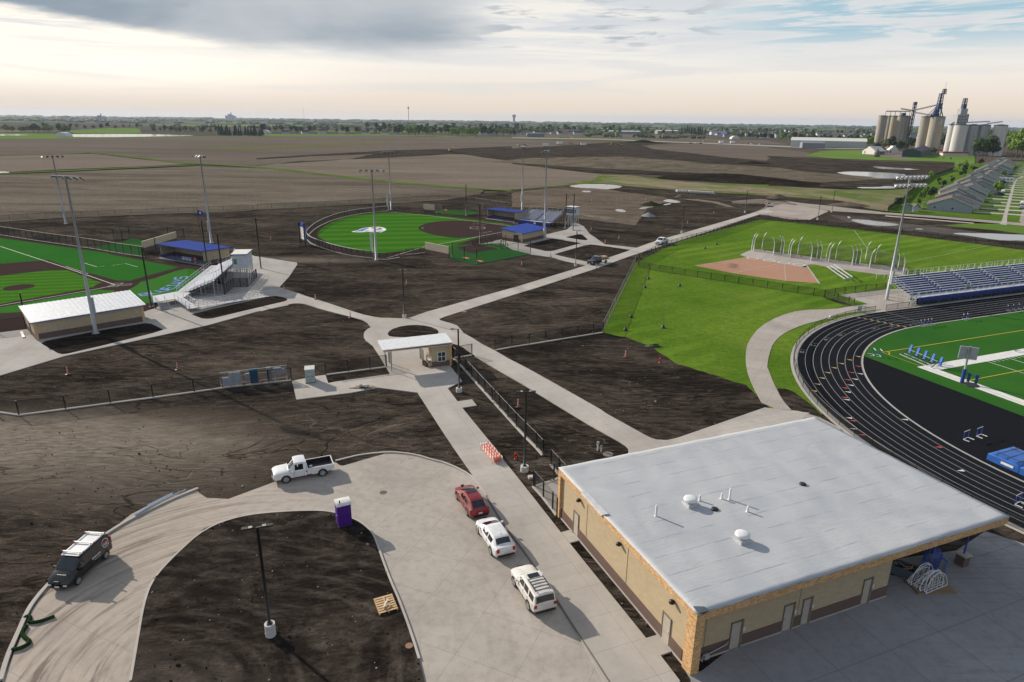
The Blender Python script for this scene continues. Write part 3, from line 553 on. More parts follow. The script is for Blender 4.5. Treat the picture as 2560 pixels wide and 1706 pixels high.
def frame(o, deg):
    """local (u, v, z) -> world for a structure whose long side runs along deg"""
    c, s = cos(radians(deg)), sin(radians(deg))
    return lambda u, v, z=0.: (o[0]+u*c-v*s, o[1]+u*s+v*c, z)
# ------------------------------------------------------------------ materials
MT = {}
def mat(name, col, rough=.7, metal=0., spec=.5, emit=None, alpha=None, coat=0.):
    if name in MT: return MT[name]
    m = bpy.data.materials.new(name); m.use_nodes = True; b = m.node_tree.nodes['Principled BSDF']
    b.inputs['Base Color'].default_value = (*col, 1); b.inputs['Roughness'].default_value = rough
    b.inputs['Metallic'].default_value = metal; b.inputs['Specular IOR Level'].default_value = spec
    b.inputs['Coat Weight'].default_value = coat
    MT[name] = m
    N = NT(m.node_tree); p = N.node('ShaderNodeTexCoord').outputs['Object']
    f = N.noise(p, 1.7, 5, .65)
    c = N.mix(N.rng(f, .3, .7, 0, 1), tuple(x*.86 for x in col)+(1,), tuple(min(1, x*1.1) for x in col)+(1,))
    N.l.new(c, b.inputs['Base Color'])
    return m
def pmat(name):
    m = bpy.data.materials.new(name); m.use_nodes = True; MT[name] = m
    return m, NT(m.node_tree), m.node_tree.nodes['Principled BSDF']
def bump(N, b, h, strength=.5, dist=.1):
    n = N.node('ShaderNodeBump'); N.put(n.inputs['Height'], h); n.inputs['Strength'].default_value = strength; n.inputs['Distance'].default_value = dist
    N.l.new(n.outputs[0], b.inputs['Normal'])
def soil(name, dark, light, lo=.42, hi=.62, big=.06, patches=(), bs=.8, rot=.5, ruts=True, stretch=2.2, rings=None):
    m, N, b = pmat(name); p = N.pos()
    warp = N.node('ShaderNodeVectorMath', operation='MULTIPLY_ADD'); N.l.new(N.noise(p, .03, 3, .5, 0, 1), warp.inputs[0]); warp.inputs[1].default_value = (9, 9, 0); N.l.new(p, warp.inputs[2]); wp = warp.outputs[0]
    a = N.noise(N.mapv(wp, (0,0,0), (0,0,rot), (1, stretch, 1)), big, 8, .66, 1.0)
    f = N.noise(N.mapv(wp, (5,3,0), (0,0,rot*.4), (1, stretch*1.5, 1)), .55, 6, .72, .6)
    e = N.noise(N.mapv(wp, (15,8,0), (0,0,-rot*.9), (1, stretch*1.2, 1)), .33, 6, .72, .8)
    g = N.noise(p, 5., 5, .8)
    s = N.math('ADD', N.math('MULTIPLY', a, .42), N.math('ADD', N.math('MULTIPLY', f, .34), N.math('MULTIPLY', e, .24)))
    c = N.mix(N.rng(s, lo+.02, hi-.04, 0, 1, True), (*dark, 1), (*light, 1))
    c = N.mix(N.rng(s, .545, .62, 0, .6, True), c, tuple(x*1.7 for x in light)+(1,))
    c = N.mix(N.rng(g, .42, .68, 0, .6), c, tuple(x*.45 for x in dark)+(1,))
    red = N.noise(N.mapv(p, (31, 17, 0)), .11, 4, .6, .5)
    c = N.mix(N.rng(red, .54, .70, 0, .28, True), c, (.075, .050, .040, 1))
    x, y, z = N.sep(p)
    for (cx, cy, rx, ry, ang, col, k) in patches:
        q = N.sep(N.mapv(N.mapv(p, (-cx, -cy, 0)), (0,0,0), (0,0,-ang), (1/rx, 1/ry, 1)))
        d = N.math('SQRT', N.math('ADD', N.math('MULTIPLY', q[0], q[0]), N.math('MULTIPLY', q[1], q[1])))
        d = N.math('ADD', d, N.math('MULTIPLY', N.math('SUBTRACT', s, .5), 3.6))
        c = N.mix(N.math('MULTIPLY', N.rng(d, 1.25, .4, 0, 1, True), k), c, N.mix(N.rng(f, .4, .62, 0, 1), tuple(v*.6 for v in col)+(1,), (*col, 1)))
    h = N.math('ADD', N.math('MULTIPLY', s, 2.4), N.math('MULTIPLY', g, .3))
    if rings:
        # circular wheel tracks left by turning machines
        for (ox, oy, fr, ph) in ((0, 0, 2.6, 0.), (-3.5, -2.5, 3.3, 1.)):
            q = N.sep(N.mapv(wp, (-rings[0]-ox-4.5, -rings[1]-oy-4.5, 0))); r = N.math('SQRT', N.math('ADD', N.math('MULTIPLY', q[0], q[0]), N.math('MULTIPLY', N.math('MULTIPLY', q[1], q[1]), 1.7)))
            l = N.math('SINE', N.math('MULTIPLY', r, fr)); k = N.math('MULTIPLY', N.rng(N.noise(N.mapv(p, (ox+5, 9, 0)), .16, 3, .55), .48, .62, 0, 1, True), N.rng(N.noise(p, 1.1, 4, .7), .35, .6, .2, 1))
            c = N.mix(N.math('MULTIPLY', N.rng(l, .55, .95, 0, .6), k), c, tuple(v*.4 for v in dark)+(1,)); c = N.mix(N.math('MULTIPLY', N.rng(l, -.6, -.95, 0, .35), k), c, tuple(v*1.6 for v in light)+(1,)); h = N.math('SUBTRACT', h, N.math('MULTIPLY', N.math('MULTIPLY', l, k), .12))
    if ruts:
        # meandering pale rills and dark wheel ruts: thin level lines of a warped noise
        mask = N.rng(N.noise(N.mapv(p, (70, 40, 0)), .045, 3, .5), .47, .58, 0, 1, True)
        for (off, sc, st, w, col, k) in ((3, .06, 3.4, .010, tuple(v*2.2 for v in light), .25), (47, .05, 3.8, .010, tuple(v*.4 for v in dark), .6), (91, .07, 3.0, .009, tuple(v*.4 for v in dark), .5)):
            n = N.noise(N.mapv(wp, (off, off*.7, 0), (0,0,rot+.12), (1, st, 1)), sc, 3, .5, .9)
            l = N.math('MULTIPLY', N.rng(N.math('ABSOLUTE', N.math('SUBTRACT', n, .5)), w, w*.3, 0, 1), mask)
            c = N.mix(N.math('MULTIPLY', l, k), c, (*col, 1)); h = N.math('SUBTRACT', h, N.math('MULTIPLY', l, .3))
    peb = N.node('ShaderNodeTexVoronoi'); N.put(peb.inputs['Vector'], p); N.put(peb.inputs['Scale'], 1.1)
    pm = N.math('MULTIPLY', N.rng(peb.outputs['Distance'], .075, .04, 0, 1), N.rng(N.noise(p, .35, 2, .5), .55, .62, 0, .8))
    c = N.mix(pm, c, (.30, .27, .23, 1))
    N.l.new(c, b.inputs['Base Color']); b.inputs['Roughness'].default_value = 1.; b.inputs['Specular IOR Level'].default_value = 0.
    bump(N, b, h, bs, .32); return m
def concrete(name, col, joint=3.0, rot=0., dirt=.5, streak=None, arc=None, jw=1., dark=(.13,.11,.10), org=(0,0)):
    m, N, b = pmat(name); p = N.pos()
    n1 = N.noise(p, .12, 6, .65, .6); n2 = N.noise(p, 1.3, 5, .7); n3 = N.noise(p, 11., 3, .7)
    c = N.mix(N.rng(n1, .35, .65, 0, 1), tuple(x*.86 for x in col)+(1,), tuple(x*1.1 for x in col)+(1,))
    c = N.mix(N.rng(n2, .45, .75, 0, .35*dirt), c, (*dark, 1))
    c = N.mix(N.rng(n3, .55, .75, 0, .18), c, (*dark, 1))
    if streak is not None:
        s = N.noise(N.mapv(p, (0,0,0), (0,0,streak), (.35, 5, 1)), .55, 6, .65, .5)
        mk = N.rng(N.noise(N.mapv(p, (12,3,0)), .07, 3, .5), .42, .6, 0, 1, True)
        c = N.mix(N.math('MULTIPLY', N.rng(s, .48, .68, 0, .6, True), mk), c, (.19, .155, .125, 1))
    if arc:
        # mud dragged round the bend of the drive: streaks along circles about the bend's centre
        (ax, ay), (bx, by) = arc[0], arc[1]; q = N.sep(N.mapv(p, (-ax, -ay, 0)))
        r = N.math('SQRT', N.math('ADD', N.math('MULTIPLY', q[0], q[0]), N.math('MULTIPLY', q[1], q[1]))); th = N.math('ARCTAN2', N.math('MULTIPLY', q[1], -1.), N.math('MULTIPLY', q[0], -1.))
        v = N.comb(N.math('MULTIPLY', r, 1.5), N.math('MULTIPLY', th, 1.6)); s = N.noise(v, 1.2, 6, .68, .25)
        left = N.rng(q[0], 4, -9, .12, 1, True); tr = N.rng(N.noise(v, .55, 3, .5), .40, .60, 0, 1, True)
        c = N.mix(N.math('MULTIPLY', left, .45), c, (.40, .325, .255, 1))
        c = N.mix(N.math('MULTIPLY', N.math('MULTIPLY', N.rng(s, .47, .62, 0, .85, True), left), tr), c, (.155, .125, .10, 1))
        c = N.mix(N.math('MULTIPLY', N.rng(s, .50, .40, 0, .35, True), left), c, (.55, .48, .40, 1))
        bl = N.node('ShaderNodeTexVoronoi'); N.put(bl.inputs['Vector'], N.mapv(p, (3,8,0), (0,0,.6), (1, 1.7, 1))); N.put(bl.inputs['Scale'], .33)
        bm = N.math('MULTIPLY', N.rng(N.math('ADD', bl.outputs['Distance'], N.math('MULTIPLY', n2, .12)), .17, .12, 0, .7), N.rng(N.noise(p, .09, 2, .5), .5, .56)); c = N.mix(bm, c, (.14, .11, .09, 1))
    if joint:
        q = N.sep(N.mapv(p, (-org[0], -org[1], 0), (0,0,0), (1,1,1)))
        cr, sr = cos(-rot), sin(-rot)
        u = N.math('SUBTRACT', N.math('MULTIPLY', q[0], cr), N.math('MULTIPLY', q[1], sr))
        v = N.math('ADD', N.math('MULTIPLY', q[0], sr), N.math('MULTIPLY', q[1], cr))
        for t in (u, v):
            e = N.math('ABSOLUTE', N.math('SUBTRACT', N.math('FRACT', N.math('DIVIDE', t, joint)), .5))
            c = N.mix(N.rng(e, .5-.022*jw/joint, .5-.008*jw/joint, 0, .5), c, (.16, .14, .13, 1))
            sh = N.node('ShaderNodeTexWhiteNoise', noise_dimensions='1D'); N.put(sh.inputs['W'], N.math('FLOOR', N.math('ADD', N.math('DIVIDE', t, joint), .5)))
            c = N.mix(N.rng(sh.outputs['Value'], 0, 1, 0, .13), c, (.2, .18, .16, 1))
    N.l.new(c, b.inputs['Base Color']); b.inputs['Roughness'].default_value = .9; b.inputs['Specular IOR Level'].default_value = .08
    bump(N, b, n3, .15, .02); return m
def grass(name, a, c2, scale=.25, bare=None, stripe=None, bs=.6, rough=.9, speck=.8):
    m, N, b = pmat(name); p = N.pos()
    n1 = N.noise(p, scale*.15, 6, .6, .8); n2 = N.noise(p, scale*5, 5, .75, .3); n3 = N.noise(p, 5., 3, .8)
    c = N.mix(N.rng(n1, .35, .65), (*a, 1), (*c2, 1))
    c = N.mix(N.rng(n2, .4, .72, 0, speck*.55), c, tuple(x*.5 for x in a)+(1,))
    c = N.mix(N.rng(n3, .5, .75, 0, speck*.5), c, tuple(min(1, x*1.5) for x in c2)+(1,))
    if stripe:
        sv = N.sep(N.mapv(p, (0,0,0), (0,0,stripe[0])))[1]; k = N.math('MULTIPLY', N.rng(N.math('SINE', N.math('MULTIPLY', N.math('ADD', sv, N.math('MULTIPLY', n1, 6)), 6.283/stripe[1])), -.4, 1, 0, .30, True), N.rng(N.noise(N.mapv(p, (3,60,0)), .018, 3, .5), .45, .6, .15, 1, True))
        c = N.mix(k, c, (*(min(1, x*1.55) for x in c2), 1)); c = N.mix(N.rng(N.noise(N.mapv(p, (0,0,0), (0,0,.5), (1,3,1)), .7, 6, .75, .6), .46, .66, 0, .45), c, tuple(x*.42 for x in a)+(1,))
    if bare: c = N.mix(N.rng(N.noise(N.mapv(p, (7,5,0)), bare[1], 6, .65, .4), bare[2], bare[3], 0, bare[4], True), c, (*bare[0], 1))
    N.l.new(c, b.inputs['Base Color']); b.inputs['Roughness'].default_value = rough; b.inputs['Specular IOR Level'].default_value = 0.
    bump(N, b, N.math('ADD', n3, n2), bs, .25); return m
def turf(name, c1, c2, width, rot, dark=None):
    m, N, b = pmat(name); p = N.pos()
    if width:
        u = N.sep(N.mapv(p, (0,0,0), (0,0,-rot)))[1]
        k = N.math('PINGPONG', u, width); k = N.rng(k, width*.44, width*.56)
        c = N.mix(k, (*c1, 1), (*c2, 1))
    else: c = N.mix(N.rng(N.noise(p, .05, 4), .35, .65), (*c1, 1), (*c2, 1))
    c = N.mix(N.rng(N.noise(p, 3., 5, .7), .45, .75, 0, .25), c, tuple(x*.6 for x in c1)+(1,))
    c = N.mix(N.rng(N.noise(p, .25, 4, .6), .45, .7, 0, .15), c, tuple(x*.7 for x in c1)+(1,))
    N.l.new(c, b.inputs['Base Color']); b.inputs['Roughness'].default_value = 1.; b.inputs['Specular IOR Level'].default_value = 0.; return m
def field(name, a, c2, rowrot, row=.8, big=.004, stripe=(0, 1, 0), third=None, bs=.5):
    m, N, b = pmat(name); p = N.pos()
    n1 = N.noise(N.mapv(p, (0,0,0), (0,0,-rowrot), (1, 4, 1)), big, 7, .65, .8)
    n2 = N.noise(N.mapv(p, (0,0,0), (0,0,-rowrot), (1, 5, 1)), .12, 6, .75, .5); n3 = N.noise(p, .9, 5, .85)
    c = N.mix(N.rng(n1, .38, .62), (*a, 1), (*c2, 1))
    c = N.mix(N.rng(n2, .4, .7, 0, .55), c, tuple(x*.6 for x in a)+(1,))
    c = N.mix(N.rng(n3, .45, .72, 0, .55), c, tuple(min(1, x*1.5) for x in c2)+(1,))
    if third: c = N.mix(N.rng(N.noise(N.mapv(p, (90,50,0)), big*1.5, 4, .6), .55, .7, 0, .5, True), c, (*third, 1))
    N.l.new(c, b.inputs['Base Color']); b.inputs['Roughness'].default_value = 1.; b.inputs['Specular IOR Level'].default_value = 0.
    bump(N, b, N.math('ADD', n3, n2), bs, .3); return m
def water(name, tint=(.05,.05,.045), rough=.08, mud=None):
    m, N, b = pmat(name); p = N.pos()
    b.inputs['Base Color'].default_value = (*tint, 1); b.inputs['Roughness'].default_value = rough; b.inputs['Specular IOR Level'].default_value = .8
    bump(N, b, N.noise(N.mapv(p, (0,0,0), (0,0,.3), (1, 3, 1)), 1.5, 3, .6), .12, .02)
    if mud: N.l.new(N.mix(N.rng(N.noise(p, .3, 5, .6), .45, .6, 0, 1), (*tint, 1), (*mud, 1)), b.inputs['Base Color'])
    return m
def mesh_fabric(name, col, fac):
    m = bpy.data.materials.new(name); m.use_nodes = True; MT[name] = m; N = NT(m.node_tree)
    b = N.n['Principled BSDF']; b.inputs['Base Color'].default_value = (*col, 1); b.inputs['Roughness'].default_value = .6
    b.inputs['Alpha'].default_value = fac; return m
def glass(name, col=(.02,.025,.03), rough=.05):
    m = mat(name, col, rough, 0, .9); return m
# ------------------------------------------------------------------ ground, fields, paths
m_soil = soil('topsoil', (.0245,.0205,.0172), (.108,.089,.071), .40, .62, .05, patches=(
    (-50, 63, 26, 9, .38, (.30,.255,.205), .95), (-38, 56, 15, 6, .5, (.19,.165,.135), .6), (-34, 84, 10, 2, 0, (.14,.12,.1), .4), (-60, 160, 26, 4, .0, (.23,.2,.17), .8), (-100, 172, 34, 3.5, .1, (.2,.17,.14), .6)), bs=.9)
m_soil2 = soil('island_soil', (.024,.0195,.0165), (.085,.070,.058), .42, .64, .12, ruts=False, rot=1.1, bs=.8, stretch=1.6, rings=(-21.5, 30.5),
    patches=((-21, 29, 7, 5, .2, (.15,.13,.108), .6), (-27, 33, 4, 3, 0, (.12,.105,.09), .5)))
m_fresh = soil('fresh_soil', (.018,.0145,.012), (.05,.041,.034), .42, .64, .1, ruts=False, bs=.7)
m_mud = soil('wet_ditch_mud', (.075,.067,.06), (.15,.138,.128), .4, .62, .06, ruts=False, bs=.4)
m_tan = soil('tan_subsoil', (.105,.083,.064), (.20,.165,.13), .38, .62, .03, ruts=True, rot=.2, bs=.5)
m_clay = soil('dry_clay', (.16,.135,.11), (.29,.25,.21), .4, .6, .04, ruts=False, bs=.4)
m_spoil = soil('spoil_heap', (.11,.092,.068), (.21,.18,.135), .4, .62, .05, ruts=False, bs=.7)
m_fgnd = field('farmland', (.075,.066,.052), (.125,.108,.085), .3, third=(.06,.085,.032), big=.0012)
m_fnear = field('stubble_field', (.098,.083,.065), (.20,.172,.136), .12, big=.012, third=(.135,.10,.08))
m_ftan = field('tan_field', (.17,.138,.112), (.215,.178,.145), .0, big=.006)
m_fmid = field('planted_field', (.15,.124,.098), (.225,.19,.152), -.55, big=.006, third=(.16,.12,.09))
m_fback = field('ploughed_field', (.120,.101,.082), (.175,.148,.118), .05, big=.003)
m_olive = field('olive_field', (.13,.13,.06), (.15,.145,.07), .1)
m_grn = grass('field_margin', (.085,.15,.025), (.13,.21,.04), .3, bare=((.14,.115,.08), .03, .5, .65, .6))
m_marsh = grass('marsh_grass', (.10,.16,.035), (.17,.20,.07), .2, bare=((.26,.22,.15), .025, .42, .6, .85), bs=.9)
m_reed = grass('reed_bed', (.22,.19,.12), (.33,.28,.19), .5, bare=((.13,.19,.05), .05, .5, .6, .7), bs=.9)
m_lawn = grass('lawn', (.092,.195,.018), (.178,.29,.036), .2, bare=((.19,.225,.06), .06, .52, .72, .45), bs=1., speck=1., stripe=(-.62, 5.))
m_lawn2 = grass('rough_lawn', (.12,.20,.03), (.17,.25,.05), .4, bare=((.20,.16,.11), .35, .45, .58, .8), bs=.8)
m_yard = grass('yard_grass', (.07,.15,.02), (.13,.21,.03), .3, bs=.6)
m_farg = grass('farm_grass', (.12,.21,.04), (.17,.26,.06), .1, bare=((.16,.15,.09), .01, .55, .7, .5))
m_conc = concrete('walk_concrete', (.49,.46,.42), 3.0, radians(22), .35)
m_drive = concrete('drive_concrete', (.47,.43,.385), 4.3, radians(-24), .9, arc=T['arc'])
m_drive2 = concrete('kerb_concrete', (.48,.45,.41), 0, 0, .4)
m_plaza = concrete('plaza_concrete', (.43,.41,.385), 3.2, radians(9), .3)
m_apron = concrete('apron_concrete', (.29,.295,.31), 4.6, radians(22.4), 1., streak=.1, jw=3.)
m_road = concrete('street_concrete', (.36,.325,.285), 5, radians(12), .5)
m_slab = concrete('old_slab', (.40,.35,.31), 0, 0, .9)
m_trackconc = concrete('track_walk_concrete', (.45,.41,.37), 1.5, radians(60), .2)
m_asph = mat('dark_surfacing', (.016,.017,.021), 1., 0, 0.)
m_turf_m = turf('mown_turf', (.036,.145,.016), (.070,.175,.018), 4.0, radians(11))
m_turf_b = turf('mown_turf_wide', (.055,.18,.018), (.085,.205,.018), 4.5, radians(8))
m_turf_p = turf('plain_turf', (.030,.135,.022), (.036,.15,.024), 0, 0)
m_turf_f = turf('football_turf', (.030,.115,.022), (.042,.14,.024), 0, 0)
m_turf_d = turf('bullpen_turf', (.03,.11,.03), (.04,.13,.03), 0, 0)
m_clayturf = mat('brown_turf', (.055,.038,.035), 1., 0, 0.)
m_cinder = grass('brick_dust', (.40,.23,.16), (.47,.28,.20), .2, bs=.4, speck=.25)
m_white = mat('white_line', (.72,.71,.69), .8); m_lane = mat('lane_line', (.36,.38,.40), .9, 0, 0.)
m_yel = mat('yellow_line', (.62,.44,.03), .7)
m_bluept = mat('blue_letter', (.02,.13,.55), .7)
m_redpt = mat('red_mark', (.50,.06,.05), .7)
m_tanpt = mat('tan_mark', (.62,.45,.16), .7)
m_water = water('pond_water', (.24,.24,.235), .14); m_wet = water('wet_mud', (.20,.18,.16), .22, (.34,.30,.26)); m_blue_w = water('pale_silt', (.36,.37,.36), .35)  # pond_water: pale sky reflection is put into the base colour
m_black = mat('black_paint', (.012,.012,.013), .5); m_galv = mat('galvanised_steel', (.48,.50,.52), .45, .35)
m_alu = mat('aluminium', (.62,.63,.64), .38, .45); m_fencem = mesh_fabric('black_mesh', (.01,.01,.01), .30); m_fencelt = mesh_fabric('fine_mesh', (.012,.012,.012), .16)
m_net = mesh_fabric('netting', (.02,.02,.02), .12); m_screen = mesh_fabric('windscreen_mesh', (.03,.035,.03), .5)
g = MB(); R_ = 16000
g.poly3([(R_*cos(2*pi*i/64), R_*sin(2*pi*i/64), -.6) for i in range(64)]); g.build('ground', m_fgnd)['kind'] = 'structure'
for n, k, z, m, s in (
    ('field', 'field_back', -.45, m_fback, 0), ('field', 'field_back2', -.40, m_fback, 0), ('field', 'field_back3', -.40, m_fback, 0),
    ('field', 'field_tan', -.30, m_ftan, 0), ('field', 'field_mid', -.28, m_fmid, 0), ('field', 'field_near', -.20, m_fnear, 0),
    ('field', 'olive_strip', -.33, m_olive, 1), ('soil_ground', 'dark_band', -.15, m_soil, 1), ('grass_ground', 'grass_marsh', -.12, m_marsh, 1),
    ('grass_ground', 'green_farm', -.14, m_farg, 1), ('gravel_ground', 'farm_gravel', -.08, m_clay, 1), ('road', 'road_far', -.05, m_road, 0),
    ('grass_ground', 'grass_far', -.25, m_farg, 0), ('grass_ground', 'green_bank', -.2, m_farg, 1),
    ('ground', 'site_soil', -.02, m_soil, 0), ('grass_ground', 'reeds_a', -.06, m_reed, 1), ('grass_ground', 'reeds_b', -.05, m_reed, 1),
    ('soil_ground', 'sb_tan', .0, m_tan, 1), ('soil_ground', 'grade_b', .02, m_clay, 1), ('soil_ground', 'grade_c', .02, m_clay, 1),
    ('grass_ground', 'house_grass', .0, m_yard, 0), ('road', 'street', .03, m_road, 0), ('pavement', 'street_walk', .04, m_drive2, 0), ('grass_ground', 'verge', .01, m_farg, 0),
    ('pavement', 'house_walk', .05, m_conc, 0), ('road', 'house_road', .04, m_road, 0), ('soil_ground', 'mud_e', .005, m_mud, 1),
    ('lawn', 'track_lawn', .012, m_lawn, 0),
    ('water', 'lake', -.1, m_water, 1), ('water', 'lake_w', -.1, m_water, 1), ('water', 'pond_a', -.05, m_water, 2), ('water', 'pond_b', -.05, m_water, 2), ('water', 'pond_c', -.05, m_water, 2),
    ('water', 'pond_d', .02, m_water, 2), ('water', 'pond_e', .02, m_wet, 2), ('water', 'pond_f', .02, m_wet, 2), ('water', 'pond_g', .022, m_blue_w, 2),
    ('water', 'pud_a', .03, m_wet, 2), ('water', 'pud_b', .03, m_wet, 2), ('water', 'pud_c', .03, m_wet, 2), ('water', 'pud_d', .03, m_wet, 2), ('water', 'pud_e', .035, m_wet, 2), ('water', 'pud_f', .03, m_wet, 2), ('water', 'pud_g', -.1, m_wet, 2)):
    q = T[k]
    if n == 'water': sz = max(x for x, y in q)-min(x for x, y in q); q = rough(chaikin(q, 1), sz/26, sz*.018, len(k)); s = 1
    elif k == 'track_lawn': q = rough(q, .7, .22)
    elif s: sz = max(x for x, y in q)-min(x for x, y in q); q = rough(q, sz/70, sz*.004)
    struct(n, q, z, m, s, z-.02)
for line in ('turn_a',): pass
for pts, w in ((T['mg_a'], 9), (T['mg_b'], 7), (T['mg_c'], 6), (T['mg_d'], 7)):
    ribbon(MB(), chaikin(pts, 2, False), w, None, -.1).build('grass_margin', m_grn)['kind'] = 'structure'
for pts, w in ((T['dk_a'], 8), (T['dk_b'], 7), (T['dk_c'], 5)):
    ribbon(MB(), chaikin(pts, 2, False), w, None, -.08).build('soil_berm', m_fresh)['kind'] = 'structure'
# paved network: each pour its own sheet a few mm over the last
struct('drive', T['drive'], .012, m_drive, 0)
struct('pavement', T['gate_walk'], .100, m_conc, 0)
struct('pavement', T['bench_pad'], .096, m_conc); struct('pavement', T['door_pad_a'], .094, m_conc); struct('pavement', T['door_pad_b'], .094, m_conc); struct('pavement', T['pen_floor'], .09, m_conc); struct('soil_ground', T['drive_dirt'], .03, m_soil, 2)
struct('pavement', T['gate_plaza'], .092, m_conc); struct('pavement', T['gate_neck'], .088, m_conc); struct('pavement', T['round'], .084, m_conc)
struct('path', T['path_w'], .080, m_conc, 1); struct('path', T['road_ne'], .076, m_conc); struct('path', T['path_se'], .072, m_conc)
struct('plaza', T['bb_plaza'], .068, m_plaza); struct('plaza', T['sb_plaza'], .064, m_plaza)
struct('path', T['walk_track'], .060, m_trackconc, 1); struct('plaza', T['stand_plaza'], .056, m_trackconc)
struct('plaza', T['cage_pad'], .05, m_trackconc); struct('soil_ground', T['shot_sector'], .045, m_cinder)
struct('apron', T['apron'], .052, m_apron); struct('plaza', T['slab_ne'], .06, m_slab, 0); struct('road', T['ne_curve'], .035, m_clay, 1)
for k, m in (('island', m_soil2), ('round_island', m_soil2)):
    struct('soil_bed', T[k], .115, m, 0)
for k, m in (('bb_island_a', m_fresh), ('bb_island_b', m_fresh), ('sb_island_a', m_soil2), ('sb_island_b', m_fresh), ('sb_island_c', m_soil2), ('gate_soil', m_fresh)):
    struct('soil_bed', T[k], .108, m, 0)
struct('lawn', T['lawn_dirt'], .02, m_soil2, 1); struct('soil_bed', T['cut_soil'], .03, m_soil2, 1)
isl = T['island']; kerb('kerb', isl[1:-1], .16, .0, .14, m_drive2)
kerb('kerb', T['kerb_w'], .28, .0, .15, m_drive2); kerb('kerb', T['kerb_n'], .2, .0, .13, m_drive2)
kerb('kerb', T['kerb_e'], .12, .0, .103, mat('kerb_dark', (.16,.145,.13), .9), 1)  # east kerb gets a darker colour than the other kerbs
# ------------------------------------------------------------------ sports surfaces
def line_mark(name, pts, w, z, m, parent=None, closed=False):
    if closed: pts = list(pts)+[pts[0]]
    o = ribbon(MB(), pts, w, None, z).build(name, m); o['kind'] = 'structure'; return o
LB = []      # painted lines are gathered per field into one marking sheet
def marks(name, items, z, m):
    b = MB()
    for i, (pts, w) in enumerate(items):
        zz = z + .0015*(i % 3)
        ribbon(b, pts, w, None, zz)
    o = b.build(name, m); o['kind'] = 'structure'; return o
def circle(c, r, n=28, a0=0, a1=2*pi): return [(c[0]+r*cos(a0+(a1-a0)*i/n), c[1]+r*sin(a0+(a1-a0)*i/n)) for i in range(n+1)]
for k, z, m, s in (('turf_bb', .09, m_clayturf, 0), ('bb_green', .098, m_turf_p, 0), ('bb_mow', .106, turf('infield_turf', (.042,.15,.018), (.078,.185,.018), 1.5, radians(14)), 0),
    ('bb_dirt_in', .114, m_clayturf, 0), ('bb_arc', .122, m_clayturf, 1), ('bb_base_l', .114, m_clayturf, 0), ('bb_base_r', .114, m_clayturf, 0), ('bb_wedge', .102, m_turf_p, 0),
    ('bb_path_a', .118, m_clayturf, 0), ('bb_home', .126, m_clayturf, 1), ('mound_bb', .13, m_clayturf, 1), ('bp_bb_turf', .07, m_turf_d, 0),
    ('turf_sb', .072, m_clayturf, 1), ('sb_green', .080, m_turf_m, 1), ('sb_infield', .088, m_clayturf, 1),
    ('bp_sb_turf', .074, m_turf_d, 0), ('bp_sb_dirt', .084, m_clayturf, 0), ('bp_sbn_turf', .074, m_turf_d, 0)):
    struct('turf' if 'turf' in m.name else 'infield', T[k], z, m, s, z-.02)
BF = turf('home_apron_turf', (.045,.16,.028), (.05,.17,.03), 0, 0)
struct('turf', T['bb_apron'], .094, BF, 0, .08)
H = (-81.2, 132.0)                                    # baseball home plate, third-base line runs at 143 degrees
HB = frame(H, 143.3)
def q2(f, pts): return [f(*p)[:2] for p in pts]
items = [(T['bb_line_a'], .14), (T['bb_line_b'], .14)]
for sv in (-1, 1):                                    # batter's boxes
    cc = frame(H, 189.3)
    items.append((q2(cc, [(-.9, sv*.4), (.9, sv*.4), (.9, sv*1.6), (-.9, sv*1.6), (-.9, sv*.4)]), .1))
items += [(q2(frame(H, 189.3), [(-.9, -.55), (-3, -.55), (-3, .55), (-.9, .55)]), .1), (q2(HB, [(15, -1.0), (27, -1.0), (27, -.1)]), .1)]
items += [(q2(HB, [(14, -11), (20, -11), (20, -8)]), .1), ([p for p in T['bb_oncircle_pts']], .12), (circle(T['bb_ondeck'][0], .9, 20), .12)]
marks('field_markings', items, .134, m_white)
HS = (2.2, 216.0); S1 = frame(HS, 238.2); S3 = frame(HS, 145.2)
items = [(T['sb_line_n'], .16), (T['sb_line_s'], .16), (circle((-11.5, 213.5), 2.44, 28), .14), (q2(S3, [(12, 3), (16, 3), (16, 4.6)]), .1), (q2(S1, [(12, -3), (17, -3), (17, -4.6)]), .1), (circle(T['sb_ondeck'][0], .8, 16), .12),
    ([(-11.9, 213.4), (-11.1, 213.6)], .25), ([(-29.2, 211.6), (-28.6, 211.8)], .45)]
marks('field_markings', items, .096, m_white)
# outfield emblem: a bird's head in blue, white and grey (built as it lies on the turf)
LOGO = T['logo_a']; 
struct('emblem', LOGO, .092, m_white, 1, .08)
struct('emblem', T['logo_b'], .096, mat('emblem_blue', (.02,.10,.45), .8), 1, .08)
struct('emblem', T['logo_c'], .098, mat('emblem_grey', (.12,.13,.14), .8), 1, .08)
struct('emblem', T['logo_d'], .102, m_white, 1, .08)
struct('emblem', T['logo_e'], .099, mat('emblem_blue2', (.03,.16,.40), .8), 0, .08)
